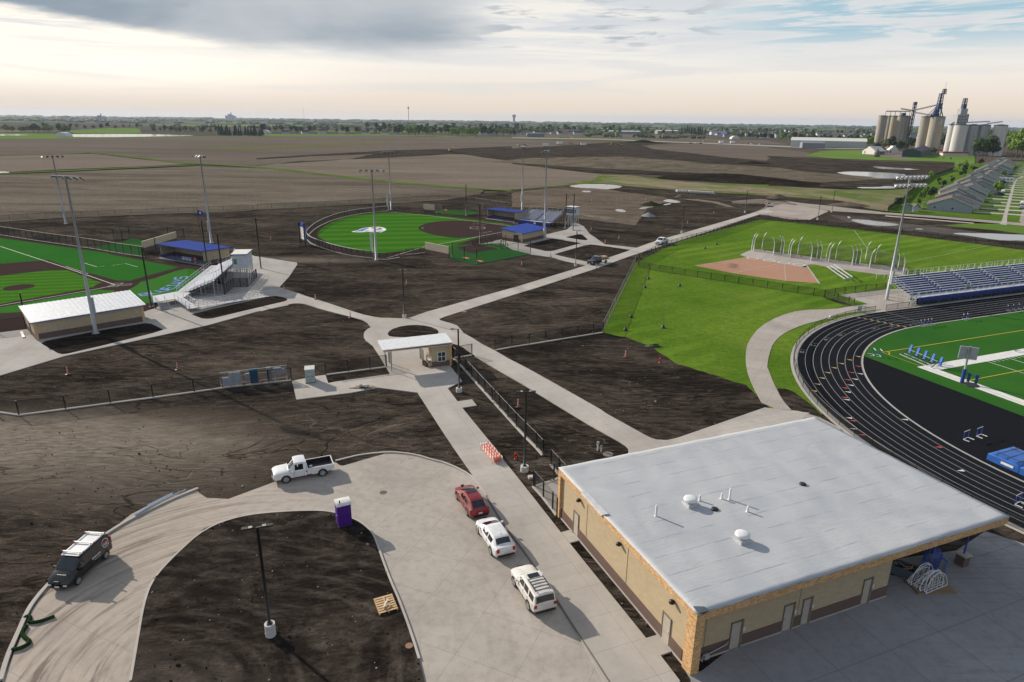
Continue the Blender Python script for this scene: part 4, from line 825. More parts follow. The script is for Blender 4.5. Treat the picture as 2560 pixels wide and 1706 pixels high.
# lettering: strokes per letter on a 1 x 1.5 cell
STK = {'B': [[(0,0),(0,1.5),(.8,1.4),(.85,.9),(.1,.75),(.9,.7),(.9,.1),(0,0)]], 'L': [[(0,1.5),(0,0),(.9,0)]], 'U': [[(0,1.5),(0,.2),(.3,0),(.7,0),(.95,.2),(.95,1.5)]],
  'E': [[(.9,1.5),(0,1.5),(0,0),(.9,0)],[(0,.75),(.8,.75)]], 'J': [[(.2,1.5),(.9,1.5)],[(.6,1.5),(.6,.2),(.3,0),(0,.25)]], 'A': [[(0,0),(.5,1.5),(1,0)],[(.2,.5),(.8,.5)]],
  'Y': [[(0,1.5),(.5,.75),(1,1.5)],[(.5,.75),(.5,0)]], 'S': [[(.95,1.3),(.7,1.5),(.25,1.5),(0,1.2),(.1,.85),(.9,.65),(.95,.25),(.7,0),(.2,0),(0,.25)]],
  'M': [[(0,0),(0,1.5),(.5,.8),(1,1.5),(1,0)]], '1': [[(.4,0),(.4,1.5)]], '2': [[(0,1.3),(.4,1.5),(.9,1.2),(0,0),(.95,0)]], '3': [[(0,1.4),(.8,1.4),(.4,.85),(.9,.5),(.6,0),(0,.15)]],
  '4': [[(.7,0),(.7,1.5),(0,.5),(1,.5)]], '5': [[(.9,1.5),(.1,1.5),(.05,.85),(.8,.85),(.9,.3),(.5,0),(0,.1)]], '6': [[(.8,1.5),(.1,.8),(.1,.1),(.8,.1),(.85,.7),(.1,.75)]], '8': [[(.1,.8),(.1,1.5),(.9,1.5),(.9,.8),(0,.75),(0,0),(.95,0),(.95,.75)]], 'W': [[(0,1.5),(.25,0),(.5,1),(.75,0),(1,1.5)]]}
def letters(name, txt, place, size, adv, w, m, zoff=0.):
    b = MB(); k = 0
    for i, ch in enumerate(txt):
        for st in STK.get(ch, []):
            ribbon(b, [place(i*adv + x*size, y*size) for x, y in st], w, None, zoff+.0012*(k % 4)); k += 1
    o = b.build(name, m); o['kind'] = 'structure'; return o
# arc of blue letters behind home plate, read from the infield side
LC = (-62.2+0, 122.0)
P0, P1 = Vector(T['blu_pts'][0]), Vector(T['blu_pts'][-1]); MIDP = Vector(T['blu_pts'][1])
def arcplace(x, y):
    t = x/14.0; p = P0*(1-t)**2 + (MIDP*2-(P0+P1)*.5)*2*t*(1-t) + P1*t*t
    d = ((MIDP*2-(P0+P1)*.5-P0)*(1-t)*2 + (P1-(MIDP*2-(P0+P1)*.5))*2*t).normalized(); n = Vector((-d.y, d.x))
    q = p + n*(y-1.5); return (q.x, q.y)
letters('lettering', 'BLUEJAYS', arcplace, 1.55, 14.0/7.9, .42, m_bluept, .110)
# ------------------------------------------------------------------ running track
TC = (87.8, 73.2); TA = 22.2; TF = frame(TC, TA)
RI, RO, LW = 40.9, 49.45, 1.07
def oval(r, n=64, ulen=84.4, part=None):
    pts = []
    for i in range(n+1):                              # west bend
        a = radians(90) + pi*i/n; pts.append(TF(r*cos(a), r*sin(a))[:2])
    for i in range(n+1):
        a = radians(-90) + pi*i/n; pts.append(TF(ulen + r*cos(a), r*sin(a))[:2])
    return pts
def ringsheet(name, ra, rb, z, m):
    A, B = oval(ra), oval(rb); b = MB(); n = len(A)
    for i in range(n):
        j = (i+1) % n; b.quad((*B[i], z), (*B[j], z), (*A[j], z), (*A[i], z))
    o = b.build(name, m); o['kind'] = 'structure'; return o
m_track = concrete('track_surface', (.017,.018,.022), 0, 0, .0, dark=(.012,.012,.014))
m_track.node_tree.nodes['Principled BSDF'].inputs['Specular IOR Level'].default_value = 0.
ringsheet('track_kerb', RO+.05, RO+1.0, .05, m_drive2)
ringsheet('track', RI, RO+.12, .062, m_track)
ringsheet('track_kerb', RI-.2, RI, .068, m_drive2)
b = MB()
for i in range(9):
    r = RI+.05+i*LW; A, B = oval(r-.03), oval(r+.03); n = len(A)
    for k in range(n): j = (k+1) % n; b.quad((*B[k], .066), (*B[j], .066), (*A[j], .066), (*A[k], .066))
b.build('lane_lines', m_lane)['kind'] = 'structure'
inn = oval(RI-.2); struct('dzone', inn, .050, m_asph, 0, .03)
# football turf: straight edge across the bend
FX = -24.6
edge = [p for p in oval(RI-.3) ]
def clipu(pts, u0):
    out = []
    def loc(p): dx, dy = p[0]-TC[0], p[1]-TC[1]; c, s = cos(radians(TA)), sin(radians(TA)); return dx*c+dy*s
    for i in range(len(pts)):
        a, c = pts[i], pts[(i+1) % len(pts)]; ua, uc = loc(a)-u0, loc(c)-u0
        if ua >= 0: out.append(a)
        if ua*uc < 0: t = ua/(ua-uc); out.append((a[0]+(c[0]-a[0])*t, a[1]+(c[1]-a[1])*t))
    return out
struct('football_turf', clipu(edge, FX), .056, m_turf_f, 0, .04)
def TP(u, v): return TF(u, v)[:2]
VT = 24.4                                             # half width of the american football field
items = [([TP(-19.5, VT+.9), TP(110, VT+.9)], 2.0), ([TP(-19.5, -VT-.9), TP(110, -VT-.9)], 2.0), ([TP(-20.3, -VT-1.9), TP(-20.3, VT+1.9)], 1.9)]
marks('field_markings', items, .062, m_white)
items = [([TP(-9.2+4.57*i, -VT), TP(-9.2+4.57*i, VT)], .13) for i in range(0, 22)]
for i in range(0, 88): items.append(([TP(-9.2+.914*i, VT-.1), TP(-9.2+.914*i, VT-.8)], .12))
marks('field_markings', items, .063, m_white)
marks('field_markings', [([TP(110, 32.7), TP(-20.5, 32.7), TP(-20.5, -32.7)], .16), ([TP(110, 20), TP(-4, 20), TP(-4, -20)], .16), ([TP(-20.5, 20), TP(-4, 20)], .14), (circle(TP(-20.5, 32.7), 1.0, 10, radians(TA-90), radians(TA)), .16)], .068, m_yel)
letters('lettering', 'BLUEJAYS', lambda x, y: TP(1.5+11.5-x, VT+1.7-y*1.0), 1.15, 1.75, .2, mat('navy_letter', (.03,.05,.25), .8), .070)
letters('lettering', 'W', lambda x, y: TP(37-x*3, 29+y*2), 1.2, 3, .8, m_bluept, .070)
# lane marks on the bend: relay triangles, stagger lines and lane numbers
def lane(i, deg, dv=0.): r = RI+.05+(i+.5)*LW+dv; a = radians(deg); return TP(r*cos(a), r*sin(a))
def tri(b, lanei, deg, size=.7, z=.071):
    r = RI+.05+(lanei+.5)*LW; da = size/r; a = radians(deg)
    P = [TP((r-.42)*cos(a), (r-.42)*sin(a)), TP((r+.42)*cos(a), (r+.42)*sin(a)), TP((r-.3)*cos(a+da*.55), (r-.3)*sin(a+da*.55))]
    b.poly3([(*P[0], z), (*P[1], z), (*P[2], z)][::-1] if False else [(*p, z) for p in P])
wt, yt, rd = MB(), MB(), MB()
for i in range(8):
    tri(yt, i, 128+i*3.1); tri(wt, i, 139+i*3.4); tri(rd, i, 134.5+i*4.3); tri(yt, i, 97+i*.3)
    
    if i in (0,3,5,6): tri(wt, i, 160+i*5.2)
    if i in (1,4,7): tri(rd, i, 163+i*6.4)
for b_, m in ((wt, m_white), (yt, m_tanpt), (rd, m_redpt)): b_.build('lane_marks', m)['kind'] = 'structure'
b = MB()
for i in range(8):
    dg = 93+i*5.2; r0, r1 = RI+.05+i*LW, RI+.05+(i+1)*LW; a = radians(dg)
    ribbon(b, [TP(r0*cos(a), r0*sin(a)), TP(r1*cos(a), r1*sin(a))], .06, None, .0705)
    def lp(x, y, i=i, dg=dg):
        r = RI+.05+(i+.85)*LW-x; a = radians(dg)+.018+y/r; return TP(r*cos(a), r*sin(a))
    for st in STK['12345628'[i] if i != 6 else 'M']: ribbon(b, [lp(x*.55+.05, y*.5) for x, y in st], .1, None, .0715)
ribbon(b, [TP(RI*cos(radians(90)), RI*sin(radians(90))), TP(-.0, RO)], .07, None, .0725)
ribbon(b, [lane(7, 97, .4), lane(4, 95.5), lane(0, 90.5)], .06, None, .0735)
b.build('lane_marks', m_lane)['kind'] = 'structure'
# throwing circles and sector lines
items = [(T['shot_sector'][:2], .12), (T['shot_l1'], .16), (T['shot_l2'], .16), (T['shot_l3'], .35)]
marks('field_markings', items, .056, m_drive2)
items = [(circle(p, 1.35, 24), .28) for p in T['shot_c']]+[(circle(p, 1.1, 20), .12) for p in T['cage_c']]
marks('field_markings', items, .066, m_white)
marks('field_markings', [(T['jav_a'], .12), (T['jav_b'], .12)], .03, mat('faded_line', (.42,.5,.35), .8))
# ------------------------------------------------------------------ fences, poles, lamps
def fence(line, h, step, label, smooth=0, m=None, mow=True, cap=None, mesh=True, post=.075, group=None, name='chain_link_fence', cat='fence', base=0.0):
    m = m or m_black
    if smooth: line = chaikin(line, smooth, False)
    L = sum((Vector(line[i+1])-Vector(line[i])).length for i in range(len(line)-1))
    step = max(step, L/95)
    pts = resample(line, step); o = pts[0]; root = thing(name, (o.x, o.y, base), 0, label, cat, group)
    for p in pts:
        MB().cyl((0, 0), post, 0, h+.04, 6).build('post', m, root, (p.x-o.x, p.y-o.y, 0))
    fine = resample(line, 1.5 if smooth else step)
    fp = [(p.x-o.x, p.y-o.y) for p in fine]
    b = MB(); b.tube([(*p, h) for p in fp], .035 if not cap else .07, 5); b.build('top_rail', cap or m, root)
    b = MB(); b.tube([(*p, .08) for p in fp], .025, 4); b.build('bottom_rail', m, root)
    if mesh:
        b = MB()
        for i in range(len(fp)-1): b.quad((*fp[i], .05), (*fp[i+1], .05), (*fp[i+1], h), (*fp[i], h))
        b.build('wire_mesh', m_fencem if mesh is True else mesh, root)
    if mow: ribbon(MB(), fp, .30, 0.0, .135 if mow is True else mow).build('mow_strip', m_drive2, root)
    return root
FR = 'black chain link fence '
fence(T['f_west'], 1.8, 4.6, FR+'on a pale kerb left of the equipment rack')
fence(T['f_west2'], 1.8, 3.0, FR+'between the electrical cabinet and the ticket booth canopy')
fence(T['f_gate_e'], 1.8, 2.6, FR+'stub beside the ticket booth, right side')
fence(T['f_gate_se'], 1.8, 2.7, FR+'running from the ticket booth down beside the main walk')
fence(T['f_gate_se2'], 1.8, 1.9, FR+'short panel past the gap beside the flat roof', mow=.14)
fence(T['f_pen2'], 1.8, 2.1, FR+'along the small pen at the corner of the flat-roofed building')
fence(T['f_pen'], 1.8, 2.2, FR+'across the small pen behind the flat-roofed building')
fence(T['f_mid'], 1.8, 3.0, FR+'on a kerb crossing the bare soil to the lawn')
fence(T['f_lawn_w'], 1.8, 3.0, FR+'with grey posts on the west edge of the lawn', m=mat('grey_post', (.22,.21,.2), .7), mow=False)
fence(T['f_lawn_nw'], 1.8, 3.1, FR+'between the far road and the throwing lawn', mow=False)
fence(T['f_lawn_n'], 1.8, 3.4, FR+'on the far edge of the lawn by the muddy ditch', mow=False)
fence(T['f_lawn_mid'], 1.5, 3.1, FR+'dividing the lawn in front of the brick-red throwing sector', mow=False)
fence(T['f_lawn_e'], 1.5, 2.9, FR+'stepping down beside the cut strip of soil', mow=False)
fence(T['f_lawn_e2'], 1.5, 2.9, FR+'between the lawn and the grandstand plaza', mow=False)
fence(T['f_north'], 1.8, 5.0, FR+'along the stubble field behind both ball fields', mow=.0, post=.05)
fence([TP((RO+.6)*cos(radians(a)), (RO+.6)*sin(radians(a))) for a in range(92, 226, 3)], 1.15, 2.9, FR+'low, outside the running track bend', smooth=0, mow=False, post=.04)
fence([TP(1, RO+.6), TP(84, RO+.6)], 1.15, 3.0, FR+'low, between the track straight and the big grandstand', mow=False, post=.04)
fence(T['sb_fence'], 1.9, 2.0, 'curved outfield fence of the far diamond with a white top cap', smooth=1, cap=m_white, mow=.16)
fence(T['sb_fence2'], 1.5, 2.0, FR+'low, left of the gate opening on the far diamond', mow=.12)
fence(T['sb_fence3'], 1.5, 1.9, FR+'low, right of the gate opening on the far diamond', mow=.12)
fence(T['sb_fence_rf'], 1.7, 2.2, FR+'behind the right field line of the far diamond', mow=False)
fence(T['bb_fence_n'], 2.6, 3.0, 'outfield side fence of the near ball field with a cream top cap', cap=mat('cream_cap', (.66,.6,.48), .6), mow=.16)
fence(T['bb_fence_w'], 2.0, 3.2, FR+'left of the metal-roofed building on the near ball field', mow=False)
fence(T['pen_press'], 1.9, 1.4, FR+'round the storage under the near press box', mow=False, mesh=m_screen)
fence(T['sb_ramp_f'], 1.1, 1.7, FR+'low, beside the bullpen walk near the blue-roofed dugout', mow=False, mesh=False)
fence(T['sb_ramp_g'], 1.5, 2.0, FR+'in front of the near dugout of the far diamond', mow=False)
fence(T['fence_hedge'], 1.7, 3.0, 'dark wooden fence behind the row of houses', m=mat('dark_wood', (.05,.04,.03), .9), mow=False, mesh=mat('dark_boards', (.06,.048,.036), .9), name='board_fence')
def netpole(p, h, label, r=.16):
    t = thing('net_pole', (*p, 0), 0, label, 'pole', 'tall black netting poles round the ball fields')
    MB().tube([(0,0,0), (0,0,h)], r, 8, r2=r*.8).build('pole', m_black, t); MB().cyl((0,0), r*2.2, .05, .16, 8).build('base', m_drive2, t)
    MB().box((0,0,h+.03), (r*2.1, r*2.1, .06)).build('cap', m_black, t)
P1_ = lambda k: T['p_'+k][0]
netpole(P1_('bp_a'), 11.0, 'tall black pole between metal-roofed building and steps of the near grandstand')
netpole(P1_('bp_b'), 12.0, 'tall black pole rising behind the near grandstand ramp'); netpole(P1_('bp_c'), 11.6, 'tall black pole on the empty concrete right of the near press box')
netpole(P1_('bp_d'), 10.6, 'tall black pole at the near end of the blue-roofed dugout by the flag'); netpole(P1_('bp_e'), 5.2, 'black pole at the far end of the blue-roofed dugout', .12)
netpole(P1_('bp_f'), 3.8, 'short black pole behind the left corner of the metal-roofed building', .12)
netpole(P1_('sp_a'), 11.0, 'tall black pole beside the bullpen of the far diamond'); netpole(P1_('sp_b'), 11.0, 'tall black pole beyond the far diamond infield')
netpole(P1_('sp_c'), 11.4, 'tall black pole in front of the far press box'); netpole(P1_('sp_d'), 11.0, 'tall black pole just left of the far press box')
# --- stadium lights
def stadium_light(p, h, ang, label, n=5, old=False):
    t = thing('stadium_light', (*p, 0), ang, label, 'light pole', 'tall stadium lights')
    b = MB(); b.tube([(0,0,0), (0,0,h)], .29, 12, r2=.12); b.build('pole', mat('pole_grey', (.36,.385,.41), .5, .2), t)
    MB().cyl((0,0), .55, .0, .18, 12).build('base', m_drive2, t)
    MB().box((.36, 0, 4.6), (.34, .5, 2.6)).build('control_box', mat('box_grey', (.42,.45,.47), .5), t)
    W_ = 2.6 if not old else 3.9
    if not old:
        MB().bar((0,-W_,h), (0,W_,h), .14).build('cross_arm', m_galv, t)
        for i in range(n):
            y = -W_ + 2*W_*i/(n-1); b = MB(); R = Matrix.Rotation(radians((i-2)*22), 3, 'Z') @ Matrix.Rotation(radians(35), 3, 'Y')
            b.box((.35, y, h-.32), (.72, .62, .12), rot=R); b.bar((0,y,h), (.3,y,h-.28), .06)
            lh = b.build('light_head', mat('lamp_black', (.03,.03,.032), .4), t)
            MB().box((.35-.04, y, h-.40), (.6, .5, .03), rot=R).build('lens', mat('lamp_lens', (.75,.78,.8), .2), lh)
    else:
        for z in (h-1.5, h): 
            MB().bar((0,-W_,z), (0,W_,z), .14).build('cross_arm', m_galv, t)
            for i in range(8):
                y = -W_+.1+ (2*W_-.2)*i/7; b = MB(); c = Vector((.42, y, z-.25))
                d = Vector((.75, 0, -.6)).normalized()
                b.tube([c-d*.35, c, c+d*.22], .2, 10, r2=.42); b.bar((0,y,z), c-d*.2, .06)
                b.build('light_head', m_alu, t)
        MB().box((0,0,h-.75), (.1,.5,1.6)).build('bracket', m_galv, t)
    return t
stadium_light(P1_('light_a'), 24.4, radians(75), 'tall stadium light in front of the metal-roofed building')
stadium_light(P1_('light_b'), 23.3, radians(235), 'tall stadium light behind the blue dugout of the near ball field')
stadium_light(P1_('light_c'), 21.6, radians(95), 'tall stadium light by the near foul pole of the far diamond')
stadium_light(P1_('light_d'), 21.3, radians(280), 'tall stadium light behind the far foul pole of the far diamond')
stadium_light(P1_('light_e'), 25.0, radians(160), 'tall stadium light at the near dugout of the far diamond')
stadium_light(P1_('light_f'), 23.7, radians(200), 'tall stadium light behind the far dugout of the far diamond')
stadium_light(P1_('light_h'), 21, radians(300), 'farthest stadium light, past the near ball field at the upper left')
stadium_light(P1_('light_g'), 24.0, radians(-68), 'tall stadium light with two rows of round lamps beside the big grandstand', old=True)
# --- street lamps
def street_lamp(p, h, ang, label, heads=2, bh=.75, base=.33):
    t = thing('street_lamp', (*p, 0), ang, label, 'street lamp', 'black site lamps on white concrete bases')
    b = MB(); b.smooth = True; b.cyl((0,0), base, 0, bh, 20); b.smooth = False; b.build('concrete_base', mat('base_white', (.60,.585,.56), .8), t, sharp=40)
    b = MB(); b.cyl((0,0), .10, bh, h, 8); b.box((0,0,bh+.03), (.34,.34,.06)); b.build('pole', m_black, t)
    for s in ((-1, 1) if heads == 2 else (-1,)):
        hd = MB(); hd.bar((0,0,h-.05), (s*.28,0,h+.0), .07); 
        hd.smooth = False
        pts = [(s*.25,-.10), (s*.4,-.14), (s*.85,-.14), (s*.95,-.09), (s*.95,.09), (s*.85,.14), (s*.4,.14), (s*.25,.10)]
        hd.prism(pts, h-.02, h+.07, True, True); l = hd.build('lamp_head', m_black, t)
        MB().prism([(s*.30,-.105), (s*.52,-.125), (s*.52,.125), (s*.30,.105)], h+.07, h+.085).build('driver_cover', mat('head_grey', (.42,.42,.40), .4), l)
    return t
street_lamp(P1_('lamp_a'), 8.5, radians(17), 'black twin-head lamp on a tall white base in the drive island', bh=1.05, base=.34)
street_lamp(P1_('lamp_b'), 8.5, radians(5), 'black twin-head lamp beside the striped barricades and red hydrant', bh=.6, base=.4)
street_lamp(P1_('lamp_c'), 8.4, radians(5), 'black single-head lamp in front of the ticket booth', 1, bh=.55, base=.38)
street_lamp(P1_('lamp_e'), 8.5, radians(-10), 'black twin-head lamp by the dark flatbed truck', bh=.5)
street_lamp(P1_('lamp_d'), 8.5, radians(8), 'black twin-head lamp on the bare soil above the roundabout', bh=.6)
street_lamp(P1_('lamp_f'), 8.5, radians(8), 'black lamp on the soil left of the far road, near the white pickup')
street_lamp(P1_('lamp_g'), 8.5, radians(20), 'black lamp on the soil where the far road meets the pale slab'); street_lamp(P1_('lamp_h'), 8.5, radians(60), 'black lamp at the near corner of the pale slab'); street_lamp(P1_('lamp_i'), 8.5, radians(60), 'black lamp at the street side of the pale slab')
# --- foul poles
for p, lb in ((T['foul_a'][0], 'white foul pole with mesh wing, near side of the far diamond'), (T['foul_b'][0], 'white foul pole with mesh wing, far side of the far diamond')):
    t = thing('foul_pole', (*p, 0), 0, lb, 'foul pole', 'white foul poles'); MB().cyl((0,0), .09, 0, 6.4, 8).build('pole', m_white, t)
    b = MB(); b.box((-.5,0,4.3), (.06,.06,3.9)); b.box((-.25,0,6.25), (.5,.06,.06)); b.box((-.25,0,2.35), (.5,.06,.06)); b.build('wing_frame', m_white, t)
    MB().box((-.25,0,4.3), (.44,.015,3.8)).build('wing_mesh', mesh_fabric('white_mesh', (.6,.62,.62), .5), t)
t = thing('flag_pole', (*P1_('flag'), 0), radians(-20), 'slim pole flying a blue flag beside the near press box', 'flag')
MB().cyl((0,0), .05, 0, 10.6, 6).build('pole', m_black, t)
b = MB(); b.smooth = True
for i in range(6):
    for s in (0,): b.quad((.1+i*.28, sin(i*1.1)*.12, 8.9-i*.05), (.1+(i+1)*.28, sin((i+1)*1.1)*.12, 8.9-(i+1)*.05), (.1+(i+1)*.28, sin((i+1)*1.1)*.12, 9.9-(i+1)*.05), (.1+i*.28, sin(i*1.1)*.12, 9.9-i*.05))
fl = b.build('flag_cloth', mat('flag_blue', (.02,.06,.42), .8), t)
MB().box((.95, -.13, 9.3), (.5,.02,.42)).build('flag_emblem', m_white, fl)
# --- batting / bullpen net frames
def net_cage(pts, h, label, closed=True):
    o = pts[0]; t = thing('bullpen_cage', (*o, 0), 0, label, 'batting cage'); q = [(p[0]-o[0], p[1]-o[1]) for p in pts]
    for p in q: MB().cyl(p, .09, 0, h, 8).build('post', m_black, t)
    b = MB(); n = len(q)
    for i in range(n if closed else n-1): b.bar((*q[i], h), (*q[(i+1) % n], h), .06)
    b.build('top_cable', m_black, t)
    b = MB()
    for i in range(n if closed else n-1): b.quad((*q[i], 0), (*q[(i+1) % n], 0), (*q[(i+1) % n], h), (*q[i], h))
    b.build('netting', m_net, t)
net_cage(T['bpcage_sb'], 3.6, 'black netted bullpen with orange mats beside the far diamond')
net_cage(T['bpcage_bb'], 3.6, 'black netted bullpen behind the blue dugout of the near ball field')
net_cage(T['bpcage_sbn'], 3.6, 'black netted bullpen on the far side of the far diamond')
for i, (p, lb) in enumerate(zip(T['mats'], ('orange bullpen mat, the left one in the netted cage', 'orange bullpen mat, the right one in the netted cage', 'orange bullpen mat beyond the far diamond'))):
    t = thing('pitching_mat', (p[0], p[1], .085), radians(-50), lb, 'mat', 'orange bullpen mats')
    MB().box((0,0,.02), (1.9,1.0,.035)).build('mat_panel', mat('mat_orange', (.68,.13,.06), .8), t)
    b = MB(); b.poly3([(-.2,-.2,.040),(.2,-.2,.040),(.2,0,.040),(0,.22,.040),(-.2,0,.040)]); b.build('plate_mark', m_white, t)
# --- hammer / discus cages: curved galvanised arms carrying netting
def arm_pts(s): return [(0,0,0), (0,0,2.6), (s*.12,0,3.4), (s*.38,0,4.1), (s*.8,0,4.7)]
CG = T['cages']
def throwing_cage(idx, label):
    p = [Vector(CG[i]) for i in idx]; o = sum(p, Vector((0,0)))/len(p); t = thing('throwing_cage', (o.x, o.y, .05), 0, label, 'throwing cage', 'throwing cages on the concrete strip')
    b = MB(); prev = None
    for k, q in enumerate(p):
        lx, ly = q.x-o.x, q.y-o.y; s = (1 if k < len(p)/2 else -1)
        path = [(lx+a[0], ly, a[2]) for a in arm_pts(.9*s)]
        MB().tube(path, .085, 7).build('arm', m_galv, t)
        if prev:
            for i in range(len(path)-2): b.quad(prev[i], path[i], path[i+1], prev[i+1])
        prev = path
    b.build('netting', mesh_fabric('cage_net', (.03,.035,.025), .32), t)
    MB().lathe((.2, -.4, .0), [(.22,0),(.2,.05),(.06,.3),(.03,.32)], 10).build('cone', mat('cone_red', (.6,.06,.03), .6), t)
CGW = T['cage_rows']
for i, lb in enumerate(('leftmost of the throwing cages on the strip', 'second throwing cage from the left', 'third throwing cage from the left', 'rightmost throwing cage, next to the grandstand')):
    pass
def cage_set(pl, label):
    """pl: left-front, left-mid, back-left, back-right, right-front arms"""
    o = Vector(pl[0]); t = thing('throwing_cage', (o.x, o.y, .05), 0, label, 'throwing cage', 'throwing cages on the concrete strip')
    prev = None; b = MB(); n = len(pl)
    for k, q in enumerate(pl):
        lx, ly = q[0]-o.x, q[1]-o.y; s = 1 if k < n/2 else -1
        path = [(lx+a[0], ly, a[2]) for a in arm_pts(s)]
        MB().tube(path, .105, 8).build('arm', mat('arm_pale', (.60,.61,.60), .45, .1), t)
        if prev:
            for i in range(2): b.quad(prev[i], path[i], path[i+1], prev[i+1])
        prev = path
    b.build('netting', mesh_fabric('cage_net', (.03,.035,.025), .35), t)
    MB().lathe((3.2, -.6, .0), [(.26,0),(.24,.05),(.07,.36),(.03,.38)], 10).build('marker_cone', mat('cone_red', (.6,.06,.03), .6), t)
for i, lb in enumerate(('leftmost of the four throwing cages on the strip', 'second throwing cage from the left, above the red sector', 'third throwing cage from the left, behind the small bleacher', 'rightmost throwing cage, next to the big grandstand')):
    cage_set(CGW[i*6:i*6+6], lb)
# --- small bleacher
a, b2 = Vector(T['bleach'][0]), Vector(T['bleach'][1]); d = b2-a; ang = atan2(d.y, d.x); L_ = d.length
t = thing('bleacher', (*a, 0), ang, 'small white aluminium bleacher on the lawn beside the throwing sector', 'bleacher')
for k in range(3):
    MB().box((L_/2, .35+k*.75, .4+k*.28), (L_, .34, .05)).build('bench', mat('bench_white', (.72,.72,.70), .4, .2), t)
    if k < 2: MB().box((L_/2, .72+k*.75, .22+k*.28), (L_, .26, .04)).build('footboard', m_alu, t)
for k in range(4):
    x = .3+k*(L_-.6)/3; b = MB(); b.bar((x,.1,.05), (x,2.1,.05), .05); b.bar((x,.35,.05), (x,.35,.4), .05); b.bar((x,1.1,.05), (x,1.1,.66), .05); b.bar((x,1.85,.05), (x,1.85,.94), .05); b.bar((x,.2,.12), (x,1.85,.85), .05); b.build('support_frame', m_alu, t)
# ------------------------------------------------------------------ building materials
def block_wall(name, col, bh=.2, bl=.4):
    m, N, b = pmat(name); q = N.node('ShaderNodeTexCoord').outputs['Object']
    s = N.sep(q); h = N.math('ADD', s[0], s[1])
    br = N.node('ShaderNodeTexBrick'); N.put(br.inputs['Vector'], N.comb(h, s[2])); N.put(br.inputs['Scale'], 1.0)
    br.inputs['Brick Width'].default_value = bl; br.inputs['Row Height'].default_value = bh; br.inputs['Mortar Size'].default_value = .008
    br.inputs['Color1'].default_value = (*[x*1.04 for x in col], 1); br.inputs['Color2'].default_value = (*[x*.93 for x in col], 1); br.inputs['Mortar'].default_value = (*[x*.84 for x in col], 1)
    c = N.mix(N.rng(N.noise(q, .8, 5, .65), .4, .75, 0, .25), br.outputs['Color'], tuple(x*.75 for x in col)+(1,))
    N.l.new(c, b.inputs['Base Color']); b.inputs['Roughness'].default_value = .9; b.inputs['Specular IOR Level'].default_value = .2; return m
def osb(name, col):
    m, N, b = pmat(name); q = N.node('ShaderNodeTexCoord').outputs['Object']
    v = N.node('ShaderNodeTexVoronoi'); N.put(v.inputs['Vector'], N.mapv(q, (0,0,0), (.3,.2,.4), (1,1,1.8))); N.put(v.inputs['Scale'], 7.0)
    w = N.sep(v.outputs['Color'])
    c = N.mix(w[0], tuple(x*.68 for x in col)+(1,), tuple(min(1, x*1.35) for x in col)+(1,))
    c = N.mix(N.rng(N.noise(q, 22, 3, .7), .45, .7, 0, .25), c, (.30,.13,.04,1))
    N.l.new(c, b.inputs['Base Color']); b.inputs['Roughness'].default_value = .75; return m
m_tanw = block_wall('tan_block', (.485,.39,.255)); m_brown = block_wall('brown_block', (.155,.105,.09), .1, .4); m_tan2 = mat('tan_render', (.47,.385,.26), .85, 0, .2)
m_osb = osb('strand_board', (.58,.36,.17)); m_wood = mat('raw_timber', (.55,.40,.22), .8); m_doorp = mat('door_paint', (.44,.40,.33), .6); m_frame = mat('door_frame', (.20,.165,.12), .6)
m_blue = mat('blue_metal', (.020,.075,.42), .4, .1); m_navy = mat('blue_pad', (.02,.055,.28), .6); m_glass = mat('window_glass', (.03,.045,.05), .06, 0, .9); m_wframe = mat('white_frame', (.75,.74,.70), .5)
m_dark = mat('dark_interior', (.03,.028,.026), .9)
def membrane():
    m, N, b = pmat('roof_membrane'); q = N.node('ShaderNodeTexCoord').outputs['Object']; s = N.sep(q)
    n = N.noise(q, .25, 6, .6, .8); wob = N.math('MULTIPLY', N.math('SUBTRACT', N.noise(q, .6, 4, .6), .5), .22)
    c = N.mix(N.rng(n, .35, .65), (.40,.425,.455,1), (.475,.49,.505,1))
    e = N.math('ABSOLUTE', N.math('SUBTRACT', N.math('FRACT', N.math('DIVIDE', N.math('ADD', s[1], wob), 1.83)), .5))
    gap = N.rng(N.noise(N.mapv(q, (3,1,0), (0,0,0), (1,.2,1)), .45, 4, .6), .44, .6, 0, 1)
    c = N.mix(N.math('MULTIPLY', N.rng(e, .47, .494, 0, .85), gap), c, (.20,.22,.24,1))
    wr = N.noise(N.mapv(q, (0,0,0), (0,0,.12), (.35, 2.6, 1)), .9, 6, .62, 1.4)
    k = N.math('ABSOLUTE', N.math('SUBTRACT', wr, .5)); c = N.mix(N.math('MULTIPLY', N.rng(k, .014, .003, 0, .75), N.rng(N.noise(q, .16, 2, .5), .5, .6)), c, (.33,.35,.37,1))
    st = N.noise(q, 1.4, 5, .7); c = N.mix(N.rng(st, .66, .76, 0, .3), c, (.42,.38,.30,1))
    N.l.new(c, b.inputs['Base Color']); b.inputs['Roughness'].default_value = .55; b.inputs['Specular IOR Level'].default_value = .4
    bump(N, b, N.math('ADD', N.math('MULTIPLY', wr, .9), N.math('MULTIPLY', N.rng(e, .47, .5), .15)), .35, .06); return m
m_memb = membrane()
